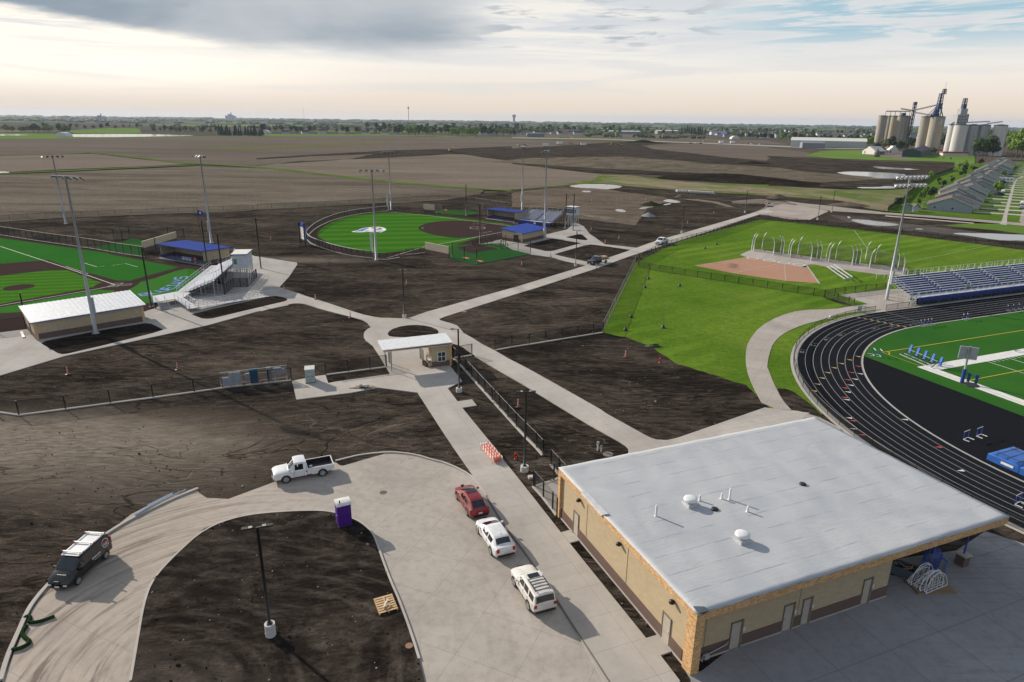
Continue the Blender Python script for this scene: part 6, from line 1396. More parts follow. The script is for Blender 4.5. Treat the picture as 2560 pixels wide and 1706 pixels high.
pressbox((-55.8, 135.0, .068), radians(9.3), 2.8, 5.0, 3.75, 6.45, 'grey-sided press box on legs behind the near grandstand')
p2 = pressbox((19.3, 219.8, .065), radians(52), 2.8, 3.4, 3.7, 6.2, 'pale press box on legs at the back of the far grandstand')
# ramp and landing round the near grandstand
t = thing('access_ramp', (0, 0, .068), 0, 'long aluminium ramp with stairs and railings in front of the near grandstand', 'ramp')
def pad(z0, z1, *pts):
    b = MB(); n = len(pts); top = [(p[0], p[1], p[2]) for p in pts]; b.poly3(top); b.poly3([(p[0], p[1], p[2]-.08) for p in pts][::-1])
    for i in range(n): a, c = top[i], top[(i+1) % n]; b.quad((a[0],a[1],a[2]-.08), (c[0],c[1],c[2]-.08), c, a)
    return b
R0, R1, R2 = Vector((-47.6, 124.0)), Vector((-57.0, 112.9)), Vector((-62.0, 117.9))
def wing(a, b_, w, side=1): d = (b_-a).normalized(); n = Vector((-d.y, d.x))*w*side; return a+n, b_+n
a2, b2_ = wing(R0, R1, 1.55, -1)
pad(0, 0, (*R0, .05), (*R1, .62), (*b2_, .62), (*a2, .05)).build('ramp_deck', m_deck, t)
c2, d2_ = wing(R1, R2, 1.55, -1)
pad(0, 0, (*R1, .64), (*R2, 1.05), (*d2_, 1.05), (*c2, .64)).build('ramp_deck', m_deck, t)
LD = [(-62.0,117.9), (-64.6,115.3), (-67.2,119.6), (-64.3,123.3), (-61.3,122.6), (-60.9,119.0)]
pad(0, 0, *[(*p, 1.07) for p in LD]).build('landing', m_deck, t)
b = MB(); rail(b, [(*R0,.05),(*R1,.62),(*R2,1.05)], 1.05, .05, 1.6, (.35,.7)); rail(b, [(*a2,.05),(*b2_,.62)], 1.05, .05, 1.6, (.35,.7)); rail(b, [(*c2,.64),(*d2_,1.05)], 1.05, .05, 1.6, (.35,.7)); rail(b, [(*LD[1],1.07),(*LD[2],1.07)], 1.05, .05, 1.5, (.5,)); b.build('handrail', m_rail, t)
b = MB()
for a, c, z0, z1, n in ((R0, R1, .05, .62, 8), (R1, R2, .62, 1.05, 5), (a2, b2_, .05, .62, 8)):
    for k in range(n+1): p = a+(c-a)*k/n; z = z0+(z1-z0)*k/n; b.bar((*p,0), (*p,z), .07)
for p in LD: b.bar((*p,0), (*p,1.0), .08)
b.build('supports', m_galv, t)
b = MB(); s0 = Vector((-63.6,115.9)); sd_ = Vector((.68,-.73)); sn = Vector((.73,.68))
for k in range(7): p = s0+sd_*(.2+k*.3); b.box((p.x, p.y, .98-k*.14), (1.4,.28,.04), atan2(sn.y, sn.x))
b.build('stairs', m_galv, t)
b = MB(); 
for s in (-.75,.75): p = s0+sn*s; q = p+sd_*2.2; rail(b, [(p.x,p.y,1.05),(q.x,q.y,.05)], .95, .05, 1.1)
b.build('stair_rail', m_rail, t)
# ------------------------------------------------------------------ scoreboard
a, c = Vector(T['score'][0]), Vector(T['score'][1]); d = c-a; t = thing('scoreboard', (*a, 0), atan2(d.y, d.x), 'blue arched scoreboard seen edge-on behind the curved outfield fence', 'scoreboard'); L = d.length
for x in (0, L): MB().bar((x,-.25,0), (x,-.25,6.0), .32).build('post', m_black, t)
b = MB(); b.box((L/2,.0,3.1), (L+1.6,.18,3.4)); b.build('panel', m_wframe, t)
b = MB()
for i in range(10):
    x0, x1 = -.8+(L+1.6)*i/10, -.8+(L+1.6)*(i+1)/10; h = lambda x: 4.85+1.25*(1-((x-L/2)/(L/2+.8))**2)
    b.quad((x0,.11,4.8),(x1,.11,4.8),(x1,.11,h(x1)),(x0,.11,h(x0))); b.quad((x0,-.11,4.8),(x0,-.11,h(x0)),(x1,-.11,h(x1)),(x1,-.11,4.8)); b.quad((x0,-.11,h(x0)),(x0,.11,h(x0)),(x1,.11,h(x1)),(x1,-.11,h(x1)))
b.box((-.75,.0,3.0), (.12,.24,3.6)); b.box((L+.75,.0,3.0), (.12,.24,3.6)); b.build('arched_header', m_blue, t)
b = MB()
for z in (1.6,2.6,3.6,4.4): b.box((L/2,-.14,z), (L+1.2,.08,.08))
b.build('back_rails', m_galv, t)
# ------------------------------------------------------------------ vehicles (local x forward, y to the left, origin under the middle of the wheelbase)
def paint(name, col, rough=.28, metal=0.):
    m = mat(name, col, rough, metal, .5, coat=.6); return m
m_tyre = mat('tyre', (.018,.018,.018), .85); m_rim = mat('rim', (.52,.53,.54), .35, .6); m_trim = mat('black_trim', (.02,.02,.021), .55)
m_lamp = mat('lamp_clear', (.75,.76,.74), .15); m_tail = mat('tail_red', (.45,.02,.015), .25); m_plate = mat('number_plate', (.62,.64,.64), .5); m_cglass = mat('car_glass', (.012,.016,.020), .04, 0, .9)
m_cham = mat('bright_metal', (.6,.6,.6), .25, .8)
def lerp(a, b, t): return a+(b-a)*t
def section(st, x):
    for i in range(len(st)-1):
        if st[i][0] <= x <= st[i+1][0] or i == len(st)-2:
            t = (x-st[i][0])/(st[i+1][0]-st[i][0]); t = min(1, max(0, t)); return [lerp(p, q, t) for p, q in zip(st[i], st[i+1])]
def ring(s):
    x, zb, zbelt, ztop, wb, wm, wt, cab = s
    zm = zb+(zbelt-zb)*.45
    pts = [(0,zb),(wb,zb),(wm,zb+.10),(wm+.015,zm),(wm-.01,zbelt-.05),(wm-.05,zbelt)]
    if cab > .5: pts += [(wt+.02,ztop-.09),(wt-.05,ztop-.015),(wt*.5,ztop+.02),(0,ztop+.03)]
    else: pts += [(wm-.09,zbelt+.015),(wt,ztop-.01),(wt*.5,ztop+.01),(0,ztop+.015)]
    return x, pts
def loft(b, st):
    rs = []
    for s in st:
        x, p = ring(s); full = [(x, y, z) for y, z in p] + [(x, -y, z) for y, z in p[-2:0:-1]]
        rs.append([b.vert(q) for q in full])
    n = len(rs[0])
    for i in range(len(rs)-1):
        for j in range(n): b.face((rs[i][j], rs[i+1][j], rs[i+1][(j+1) % n], rs[i][(j+1) % n]))
    b.face(rs[0]); b.face(rs[-1][::-1])
def side_glass(st, x0, x1, m, par, name='side_window', inset=.05):
    """one pane per side between two x positions, laid 8 mm proud of the cabin side"""
    for s in (1, -1):
        b = MB(); q = []
        for x in (x0, x1):
            _, p = ring([*section(st, x)[:7], 1.0]); (yb, zb_), (yt, zt) = p[5], p[6]
            f0, f1 = inset/(zt-zb_+1e-6), 1-inset*1.1/(zt-zb_+1e-6)
            q.append(((x, s*(lerp(yb, yt, f0)+.010), lerp(zb_, zt, f0)), (x, s*(lerp(yb, yt, f1)+.010), lerp(zb_, zt, f1))))
        pts = [q[0][0], q[1][0], q[1][1], q[0][1]]
        b.poly3(pts if s > 0 else pts[::-1]); b.build(name, m, par)
def top_glass(st, xa, xb, name, par):
    b = MB(); b.smooth = True; rows = []
    for k in range(7):
        x = lerp(xa, xb, k/6); s_ = section(st, x); x2 = x+.01; e = section(st, x2); sl_ = (e[3]-s_[3])/.01; n_ = Vector((-sl_, 0, 1)).normalized()*.014; w = s_[6]
        _, p = ring([*s_[:7], 1.0]); z7, z8, z9 = p[7][1], p[8][1], p[9][1]
        rows.append([b.vert((x+n_.x, y, z+n_.z)) for y, z in ((-(w-.09), z7), (-w*.5, z8), (0, z9), (w*.5, z8), (w-.09, z7))])
    for i in range(6):
        for j in range(4): b.face((rows[i][j], rows[i+1][j], rows[i+1][j+1], rows[i][j+1]))
    b.build(name, m_cglass, par)
def wheel(par, x, y, r, w=.23, rim=m_rim):
    s = 1 if y > 0 else -1
    b = MB(); b.smooth = True; n = 22; prof = [(r*.62,-w/2),(r*.93,-w/2),(r,-w*.36),(r,w*.36),(r*.93,w/2),(r*.62,w/2)]
    rg = [[b.vert((rr*cos(2*pi*j/n), s*yy, rr*sin(2*pi*j/n))) for j in range(n)] for rr, yy in prof]
    for i in range(5):
        for j in range(n): b.face((rg[i][j], rg[i][(j+1) % n], rg[i+1][(j+1) % n], rg[i+1][j]))
    b.smooth = False; b.face(rg[0]); b.face(rg[5])
    t = b.build('wheel', m_tyre, par, (x, y, r))
    b = MB(); yf = s*(w/2+.004)
    for k in range(6):
        a = 2*pi*k/6; d = .23
        b.poly3([(r*.12*cos(a-1.2), yf, r*.12*sin(a-1.2)), (r*.60*cos(a-d), yf, r*.60*sin(a-d)), (r*.60*cos(a+d), yf, r*.60*sin(a+d)), (r*.12*cos(a+1.2), yf, r*.12*sin(a+1.2))])
    for j in range(n):
        a, c = 2*pi*j/n, 2*pi*(j+1)/n; b.poly3([(r*.56*cos(a), yf+s*.003, r*.56*sin(a)), (r*.66*cos(a), yf+s*.003, r*.66*sin(a)), (r*.66*cos(c), yf+s*.003, r*.66*sin(c)), (r*.56*cos(c), yf+s*.003, r*.56*sin(c))])
    b.poly3([(r*.18*cos(2*pi*j/8), yf+s*.006, r*.18*sin(2*pi*j/8)) for j in range(8)])
    b.build('rim', rim, t); return t
def arch(par, x, y, r, m=None):
    b = MB(); s = 1 if y > 0 else -1
    pts = [(x+r*1.16*cos(a), s*(abs(y)), r+r*1.16*sin(a)) for a in [pi*i/12 for i in range(13)]]+[(x-r*1.16, s*abs(y), .22), (x+r*1.16, s*abs(y), .22)]
    b.poly3(pts); b.build('wheel_arch', m or m_trim, par)
def car(name, label, cat, pw, body_m, st, wb, wr, hw, panes, wind, rear, group=None, lights=(.62,.8), tail=(.75,.95), front=None, roofs=(), trim_low=True, plate_z=.8, rimm=m_rim, archm=None):
    f, r_ = Vector(pw[0]), Vector(pw[1]); d = (f-r_).normalized(); ang = atan2(d.y, d.x); left = Vector((-d.y, d.x))
    c = (f+r_)/2 - left*(hw-.06)
    t = thing(name, (c.x, c.y, .012), ang, label, cat, group)
    b = MB(); loft(b, st); body = b.build('body', body_m, t, sharp=32)
    x0, x1 = st[0][0], st[-1][0]
    for x in (-wb/2, wb/2):
        for s in (-1, 1): arch(t, x, s*(hw+.018), wr, archm); wheel(t, x, s*(hw-.085), wr, rim=rimm)
    for a, c2 in panes: side_glass(st, a, c2, m_cglass, t)
    for nm, g in (('windshield', wind), ('rear_window', rear)):
        if g: top_glass(st, g[0], g[1], nm, t)
    _, pf = ring(st[-1]); _, pr = ring(st[0]); w1, w0 = st[-1][5], st[0][5]
    for s in (-1, 1):
        MB().box((x1-.07, s*(w1-.03), min(lights[0]-.06, st[-1][3]-.10)), (.20,.24,(lights[1]-lights[0])*.55)).build('headlight', m_lamp, t)
        MB().box((x0+.03, s*(w0-.10), (tail[0]+tail[1])/2), (.12,.22,tail[1]-tail[0])).build('taillight', m_tail, t)
        mx = wind[1]-.30
        MB().box((mx, s*(hw+.12), st[len(st)//2][2]+.02), (.12,.2,.14)).build('mirror', body_m, t)
    MB().box((x1+.0, 0, .38), (.12, 2*w1*.9, .16)).build('front_bumper', m_trim, t)
    MB().box((x0-.0, 0, .40), (.12, 2*w0*.92, .14)).build('rear_bumper', m_trim if trim_low else body_m, t)
    MB().box((x1+.015, 0, lerp(lights[0], lights[1], .3)), (.06, 2*(w1-.42), .22)).build('grille', m_trim, t)
    MB().box((x0-.015, 0, plate_z), (.03,.34,.16)).build('licence_plate', m_plate, t)
    MB().box((x1+.065, 0, .45), (.02,.34,.14)).build('licence_plate', m_plate, t)
    b = MB()
    for s in (-1, 1):
        for xx in [p[0]-.04 for p in panes]+[panes[-1][1]+.12]: zb_ = st[len(st)//2][2]; b.box((xx, s*(hw+.011), .32+(zb_-.35)/2), (.018,.012,zb_-.36))
        b.box(((panes[0][0]+panes[-1][1])/2, s*(hw+.018), .44), (panes[-1][1]-panes[0][0]+.1,.012,.05))
    b.build('door_gaps', m_trim, t)
    for s in (-1, 1):
        for xx in [p[0]+.18 for p in panes]: MB().box((xx, s*(hw+.012), st[len(st)//2][2]-.12), (.16,.03,.035)).build('door_handle', body_m, t)
    return t
m_carwhite = paint('car_white', (.76,.77,.78)); m_carred = paint('car_red', (.22,.008,.012)); m_carblack = paint('car_black', (.010,.010,.011), .22); m_creamw = paint('car_offwhite', (.72,.70,.65))
# x, zb, zbelt, ztop, wb, wm, wt, cab
def sedan_st(L, wb, h, hw, hood=.92, deck=1.02, xf=.9, xr=-1.35, rake=.85, rrake=.9):
    f = L*.5-.02; zb = .24
    return [(-f, .45, .72, .86, hw-.30, hw-.18, hw-.35, 0), (-f+.10, .28, .92, deck-.02, hw-.16, hw-.08, hw-.24, 0), (xr-rrake+.05, zb, .97, deck, hw-.08, hw-.01, hw-.22, 0), (xr-rrake+.06, zb, .97, deck+.01, hw-.08, hw-.01, hw-.26, 1),
      (xr-.12, zb, .96, h-.06, hw-.08, hw, hw-.30, 1), (xr+.25, zb, .95, h-.01, hw-.08, hw, hw-.30, 1), (0, zb, .94, h, hw-.08, hw, hw-.29, 1), (.35, zb, .93, h-.02, hw-.08, hw, hw-.29, 1),
      (xf+.62, zb, .92, hood+.03, hw-.08, hw, hw-.2, 1), (xf+.64, zb, .90, hood, hw-.08, hw, hw-.22, 0), (f-.45, zb, .82, hood-.12, hw-.10, hw-.03, hw-.26, 0), (f-.12, .28, .70, hood-.25, hw-.22, hw-.16, hw-.36, 0), (f, .40, .60, .66, hw-.4, hw-.36, hw-.45, 0)]
st = sedan_st(4.87, 2.85, 1.46, .92)
cr = car('red_sedan', 'dark red sedan parked foremost in the line beside the main walk', 'car', T['w_red'], m_carred, st, 2.85, .335, .92, ((-1.35,-.62),(-.52,.42)), (.46,1.40), (-2.12,-1.52), plate_z=.66, tail=(.78,.92))
MB().poly3([(.35,-.45,1.50),(.35,.45,1.50),(-.30,.42,1.51),(-.30,-.42,1.51)]).build('sunroof', m_cglass, cr)
MB().box((-.9,0,1.53), (.16,.03,.06)).build('antenna', m_carred, cr)
st = sedan_st(5.04, 3.05, 1.49, .95, .98, 1.08, .85, -1.45, .8, .62)
cw = car('white_sedan', 'white sedan parked between the red sedan and the white sport utility vehicle', 'car', T['w_white'], m_carwhite, st, 3.05, .36, .95, ((-1.42,-.62),(-.5,.5)), (.46,1.38), (-1.98,-1.60), plate_z=.6, tail=(.72,1.0), lights=(.68,.84))
MB().box((-1.1,0,1.56), (.16,.03,.06)).build('antenna', m_carwhite, cw)
hw = .91
st = [(-2.28,.5,1.0,1.05,hw-.14,hw-.06,hw-.2,0),(-2.27,.48,1.08,1.12,hw-.1,hw-.04,hw-.12,1),(-2.12,.40,1.10,1.70,hw-.1,hw,hw-.17,1),(-1.2,.38,1.09,1.77,hw-.08,hw,hw-.16,1),(.1,.38,1.08,1.77,hw-.08,hw,hw-.16,1),(.32,.38,1.08,1.74,hw-.08,hw,hw-.17,1),(1.02,.38,1.07,1.16,hw-.08,hw,hw-.12,1),(1.03,.38,1.05,1.13,hw-.08,hw,hw-.16,0),(1.95,.42,1.0,1.04,hw-.1,hw-.03,hw-.2,0),(2.22,.48,.86,.92,hw-.16,hw-.1,hw-.3,0),(2.30,.55,.72,.78,hw-.3,hw-.22,hw-.4,0)]
cs = car('white_suv', 'off-white sport utility vehicle with black roof bars, last of the parked line', 'car', T['w_suv'], m_creamw, st, 2.72, .39, hw, ((-2.0,-1.28),(-1.1,-.42),(-.32,.38)), (.38,.94), (-2.262,-2.145), plate_z=.88, tail=(.78,1.02), lights=(.76,.94))
b = MB()
for k in range(5): b.box((-.55-k*.31, 0, 1.87), (.05,1.12,.03))
for s in (-1, 1): b.box((-1.15, s*.58, 1.86), (1.45,.05,.04))
b.build('roof_rack', m_trim, cs)
MB().poly3([(.12,-.42,1.812),(.12,.42,1.812),(-.36,.42,1.815),(-.36,-.42,1.815)]).build('sunroof', m_cglass, cs)
# --- pickups: cab + open bed
def pickup(name, label, pw, body_m, wb, L, cabx, hw=.98, h=1.88, wr=.40, crew=False, bedm=True, group=None):
    f = L/2-.02; xb, xc = cabx     # cab back, windscreen foot
    st = [(xb,.42,1.12,1.16,hw-.1,hw,hw-.12,1),(xb+.03,.40,1.12,h-.05,hw-.1,hw,hw-.20,1),(xb+.35,.40,1.12,h,hw-.1,hw,hw-.19,1),(xc-.85,.40,1.12,h,hw-.1,hw,hw-.19,1),(xc-.62,.40,1.12,h-.03,hw-.1,hw,hw-.2,1),
      (xc,.40,1.12,1.22,hw-.1,hw,hw-.16,1),(xc+.01,.40,1.10,1.20,hw-.1,hw,hw-.2,0),(f-.35,.42,1.06,1.14,hw-.1,hw-.01,hw-.2,0),(f-.06,.46,.95,1.02,hw-.12,hw-.06,hw-.26,0),(f,.55,.85,.9,hw-.2,hw-.14,hw-.34,0)]
    if crew: panes = ((xb+.2,(xb+xc-.6)/2-.08),((xb+xc-.6)/2+.05,xc-.58))
    else: panes = ((xb+.3,xc-.6),)
    t = car(name, label, 'pickup truck', pw, body_m, st, wb, wr, hw, panes, (xc-.56,xc-.06), None, group=group, lights=(.82,1.02), plate_z=.62)
    return t, f
def bed(t, xb, f, hw, body_m, load=None):
    x0, x1 = -f, xb-.04; z0, z1, k = .45, 1.14, .09
    b = MB()
    for s in (-1, 1): wall(b, x0, x1, min(s*hw, s*(hw-k)), max(s*hw, s*(hw-k)), z0+.1, z1)
    wall(b, x0, x0+k, -hw+k, hw-k, z0+.1, z1); wall(b, x1-k, x1, -hw+k, hw-k, z0+.1, z1)
    b.build('bed_side', body_m, t)
    wall(MB(), x0+k, x1-k, -hw+k, hw-k, z0+.05, z0+.28).build('bed_floor', m_trim, t)
    b = MB()
    for s in (-1, 1): wall(b, x0+k, x1-k, min(s*(hw-k), s*(hw-k-.03)), max(s*(hw-k), s*(hw-k-.03)), z0+.28, z1-.01)
    wall(b, x0+k, x0+k+.03, -hw+k+.03, hw-k-.03, z0+.28, z1-.01); wall(b, x1-k-.03, x1-k, -hw+k+.03, hw-k-.03, z0+.28, z1-.01); b.build('bed_liner', m_trim, t)
pk, f = pickup('white_pickup', 'white regular cab pickup with a black bed liner at the edge of the drive', T['w_pick'], m_carwhite, 3.38, 5.65, (-.25, 1.42))
bed(pk, -.25, f, .98, m_carwhite)
PKF = pk.matrix_basis
o = MB().lathe((0,0,0), [(.13,0),(.15,.3),(.15,.34),(.11,.34),(.10,.2)], 12).build('bucket', m_wframe); ang = pk.rotation_euler[2]
o.location = Vector(pk.location)+Vector((cos(ang)*-.7-sin(ang)*.35, sin(ang)*-.7+cos(ang)*.35, .74)); tag(o, 'white bucket lying in the bed of the white regular cab pickup', 'bucket')
o = MB().box((0,0,.05), (.75,.08,.06)).build('red_bar', mat('bar_red', (.5,.03,.02), .5)); o.location = Vector(pk.location)+Vector((cos(ang)*-1.25-sin(ang)*.3, sin(ang)*-1.25+cos(ang)*.3, .74)); o.rotation_euler[2] = ang; tag(o, 'short red bar in the bed of the white regular cab pickup', 'bar')
p2_, f = pickup('white_pickup', 'white crew cab pickup driving on the far road beside the lawn fence', T['w_pick2'], m_carwhite, 3.6, 5.8, (-.85, 1.5), crew=True); bed(p2_, -.85, f, .98, m_carwhite)
# flatbed
tk, f = pickup('flatbed_truck', 'dark blue-grey flatbed truck with an open door and lumber on its deck', T['w_truck'], paint('truck_dark', (.02,.03,.04)), 3.87, 6.1, (-.35, 1.55), crew=False, h=1.95)
wall(MB(), -3.1, -.6, -1.12, 1.12, .98, 1.10).build('flat_deck', m_trim, tk); b = MB(); b.bar((-.6,-1.05,1.1),(-.6,-1.05,2.1),.08); b.bar((-.6,1.05,1.1),(-.6,1.05,2.1),.08); b.bar((-.6,-1.05,2.1),(-.6,1.05,2.1),.08); 
for z in (1.3,1.5,1.7,1.9): b.bar((-.6,-1.05,z),(-.6,1.05,z),.04)
b.build('headache_rack', m_trim, tk); wall(MB(), -2.9, -1.3, -.8, .6, 1.11, 1.62).build('lumber_load', m_wood, tk); MB().box((.75,-1.35,1.2), (.08,.9,1.1), .5).build('open_door', m_carblack, tk)
# van
hw = .93
st = [(-2.38,.45,1.1,1.15,hw-.1,hw-.04,hw-.15,0),(-2.37,.42,1.15,1.25,hw-.1,hw-.03,hw-.1,1),(-2.28,.36,1.15,1.78,hw-.08,hw,hw-.13,1),(-1.6,.34,1.14,1.86,hw-.08,hw,hw-.13,1),(.35,.34,1.12,1.86,hw-.08,hw,hw-.13,1),(.68,.34,1.11,1.80,hw-.08,hw,hw-.15,1),(1.52,.34,1.08,1.16,hw-.08,hw,hw-.16,1),(1.53,.34,1.06,1.14,hw-.08,hw,hw-.2,0),(2.15,.36,.86,.94,hw-.12,hw-.05,hw-.26,0),(2.36,.42,.70,.76,hw-.22,hw-.16,hw-.35,0),(2.42,.5,.6,.64,hw-.4,hw-.32,hw-.45,0)]
vn = car('cargo_van', 'black cargo van with a white roof rack and round red and white emblem', 'van', T['w_van'], m_carblack, st, 3.06, .34, hw, ((.1,.92),), (.76,1.44), (-2.365,-2.30), tail=(.9,1.5), lights=(.72,.92), plate_z=.7)
MB().box((-.72,0,1.905), (3.0,1.4,.03)).build('roof_panel', mat('van_roof', (.66,.67,.68), .4), vn)
b = MB()
for x in (.45,-.72,-1.95): b.box((x,0,2.03), (.10,1.62,.05)); b.bar((x,-.72,1.9),(x,-.72,2.03),.05); b.bar((x,.72,1.9),(x,.72,2.03),.05)
for s in (-.62,.62): b.box((-.72,s,1.97), (2.9,.05,.04))
b.build('roof_rack', m_alu, vn); b = MB()
for x in (.45,-.72,-1.95):
    for s in (-1,1): b.box((x,s*.83,2.07), (.1,.04,.1))
b.build('rack_ends', m_tail, vn)
b = MB()
for k in range(5): b.box((.62,-.4+k*.2,1.86), (.10,.09,.05))
b.build('roof_lights', m_lamp, vn)
for s in (1, -1):
    b = MB(); yy = lambda z: s*(lerp(hw-.05, hw-.11, (z-1.1)/.68)+.03) if z > 1.1 else s*(hw+.034)
    cx, cz, R = -1.72, 1.34, .36
    for j in range(24): a, c = 2*pi*j/24, 2*pi*(j+1)/24; b.poly3([(cx+r*cos(q), yy(cz+r*sin(q)), cz+r*sin(q)) for r, q in ((R*.86,a),(R,a),(R,c),(R*.86,c))])
    for (x0,z0,x1,z1) in ((-.16,-.12,-.02,-.12),(-.2,-.2,-.12,.02),(.04,-.12,.18,-.12),(.14,-.2,.2,.02),(-.02,-.28,.04,-.05)): b.poly3([(cx+x0,yy(cz+z0),cz+z0),(cx+x1,yy(cz+z0),cz+z0),(cx+x1,yy(cz+z1+.06),cz+z1+.06),(cx+x0,yy(cz+z1+.06),cz+z1+.06)])
    b.build('side_emblem', m_white, vn); b = MB()
    for (x0,z0,x1,z1) in ((-.2,.04,.2,.12),(-.14,.12,-.06,.24),(-.02,.12,.04,.28),(.08,.12,.15,.22)): b.poly3([(cx+x0,yy(cz+z0)+s*.002,cz+z0),(cx+x1,yy(cz+z0)+s*.002,cz+z0),(cx+x1,yy(cz+z1)+s*.002,cz+z1),(cx+x0,yy(cz+z1)+s*.002,cz+z1)])
    b.build('side_emblem', m_tail, vn); b = MB()
    for k in range(9): x = -.15-k*.105; b.box((x, s*(hw+.028), 1.02), (.075,.012,.10 if k % 3 else .14))
    for k in range(7): x = -.35-k*.095; b.box((x, s*(hw+.028), .80), (.07,.012,.05))
    b.build('side_lettering', m_white, vn)
b = MB()
for k in range(6): b.box((1.85, -.3+k*.12, 1.045), (.09,.08,.01))
b.build('hood_lettering', m_wframe, vn)
# ------------------------------------------------------------------ small site objects
p0, p1, p2p = [Vector(q) for q in T['toilet']]; d = (p1-p0); ang = atan2(d.y, d.x)
t = thing('portable_toilet', (p0.x, p0.y, .11), ang, 'purple portable toilet with a white roof on the edge of the drive island', 'portable toilet')
m_pur = mat('purple_plastic', (.085,.018,.26), .45); S = 1.12
wall(MB(), 0.02, S, 0, S, .08, 2.05).build('body', m_pur, t); b = MB()
for x in (.05,.38,.72,1.05): wall(b, x-.02, x+.05, -.03, -.001, .12, 2.0)
for z in (.3, 1.1, 1.9): wall(b, .1, 1.04, -.022, -.0015, z, z+.06)
b.build('ribs', mat('purple_dark', (.06,.012,.2), .5), t)
d_ = wall(MB(), -.03, .018, .16, .98, .16, 1.95).build('door', m_pur, t); MB().box((-.05,.28,1.1), (.04,.06,.12)).build('handle', m_wframe, d_)
b = MB(); wall(b, -.02, S+.04, -.04, S+.04, 0, .078); b.build('skid', m_trim, t)
b = MB(); b.smooth = True
for i in range(8):
    a, c = pi*i/8, pi*(i+1)/8
    y = lambda q: S/2-.60*cos(q); z = lambda q: 2.05+.26*sin(q)**.7
    b.quad((-.05,y(a),z(a)),(S+.06,y(a),z(a)),(S+.06,y(c),z(c)),(-.05,y(c),z(c)))
b.smooth = False
for x in (-.05, S+.06): b.poly3([(x, S/2-.60*cos(pi*i/8), 2.05+.26*max(0, sin(pi*i/8))**.7) for i in range(9)])
r = b.build('roof', mat('cap_white', (.72,.72,.70), .45), t); MB().cyl((.25,.2), .05, 2.1, 2.5, 8).build('vent', m_trim, r)
pp = [Vector(q) for q in T['pallet']]; c = sum(pp, Vector((0,0)))/4; d = pp[2]-pp[1]
pallet((c.x, c.y, .115), atan2(d.y, d.x)+pi/2, 'timber pallet with boards on the island soil beside the drive kerb', 1.75, 1.35, (.56,.38,.20), 7, 'timber pallets')
rr = random.Random(9)
for k, lb in enumerate(('pale timber offcut on the pallet, longest one', 'white board lying across the pallet', 'timber offcut at the near end of the pallet')):
    o = MB().box((0,0,.0), (1.2-.3*k,.10,.05)).build('timber_offcut', (m_wood, m_wframe, m_wood)[k]); o.location = (c.x+(-.1,.0,.12)[k], c.y+(.15,-.1,-.35)[k], .29+.05*k); o.rotation_euler[2] = (1.9,1.4,.9)[k]; tag(o, lb, 'timber', 'timber pieces on the pallet')
# channelizer cones
m_or = mat('cone_orange', (.80,.095,.02), .5); 
def channelizer(p, label, lean=0.):
    t = thing('traffic_cone', (*p, 0.05 if label.find('walk') > 0 else 0), random.random(), label, 'traffic cone', 'orange and white channelizer cones')
    z = 0
    MB().lathe((0,0,0), [(.34,0),(.33,.05),(.14,.08)], 8).build('rubber_base', m_trim, t)
    b, w = MB(), MB(); hs = [0.05,.32,.46,.62,.76,.92,1.05,1.12]; rad = lambda z: .115-.055*z
    for i in range(7): (b if i % 2 == 0 else w).tube([(0,0,hs[i]),(0,0,hs[i+1])], rad(hs[i]), 10, r2=rad(hs[i+1]))
    b.build('body', m_or, t); w.build('reflective_band', m_white, t)
    t.rotation_euler[0] = lean; return t
CL = ['in the soil near the lower edge of the metal-roofed building walk', 'on the soil above the equipment rack', 'at the corner of the concrete beside the near grandstand', 'on the edge of the walk west of the roundabout', 'nearest the roundabout on its west walk', 'on the bare soil behind the lamp above the roundabout', 'on the soil just left of the scoreboard', 'on the soil left of the far diamond bullpen mats walk', 'on the walk corner by the far diamond soil bed',
 'just in front of the dark flatbed truck', 'at the road edge below the dark flatbed truck', 'on a black base between the fence and the long walk', 'on the soil right of the far diamond plaza', 'on the churned soil near the far road', 'tallest, at the point of the far plaza walk', 'on the dark soil left of the far road, nearer one', 'on the dark soil beside the long rut', 'rightmost in the row on the tan subsoil', 'second from the right in the row on the tan subsoil', 'third from the right in the row on the tan subsoil', 'fourth from the right in the row on the tan subsoil', 'leftmost in the row on the tan subsoil']
for p, l in zip(T['cones'], CL): channelizer(p, ('orange cone ' if len(l.split()) > 12 else 'orange and white cone ')+l)
channelizer(T['cone_lawn'][0], 'orange and white cone on the soil below the bright lawn edge')
# hydrants
def hydrant(p, label):
    t = thing('fire_hydrant', (*p, 0), .4, label, 'fire hydrant', 'red fire hydrants'); m = mat('hydrant_red', (.42,.015,.012), .4)
    b = MB(); b.lathe((0,0,0), [(.17,0),(.17,.06),(.11,.08),(.11,.55),(.15,.57),(.15,.62),(.11,.68),(.05,.76),(.03,.82)], 14); b.build('barrel', m, t)
    b = MB(); b.tube([(-.24,0,.42),(.24,0,.42)], .06, 10); b.tube([(0,-.24,.36),(0,0,.36)], .08, 10); b.build('nozzles', m, t); return t
hydrant(T['hydrant'][0], 'red fire hydrant near the striped barricades and lamp base'); hydrant(T['hydrant'][1], 'red fire hydrant on the soil at the edge of the bright lawn')
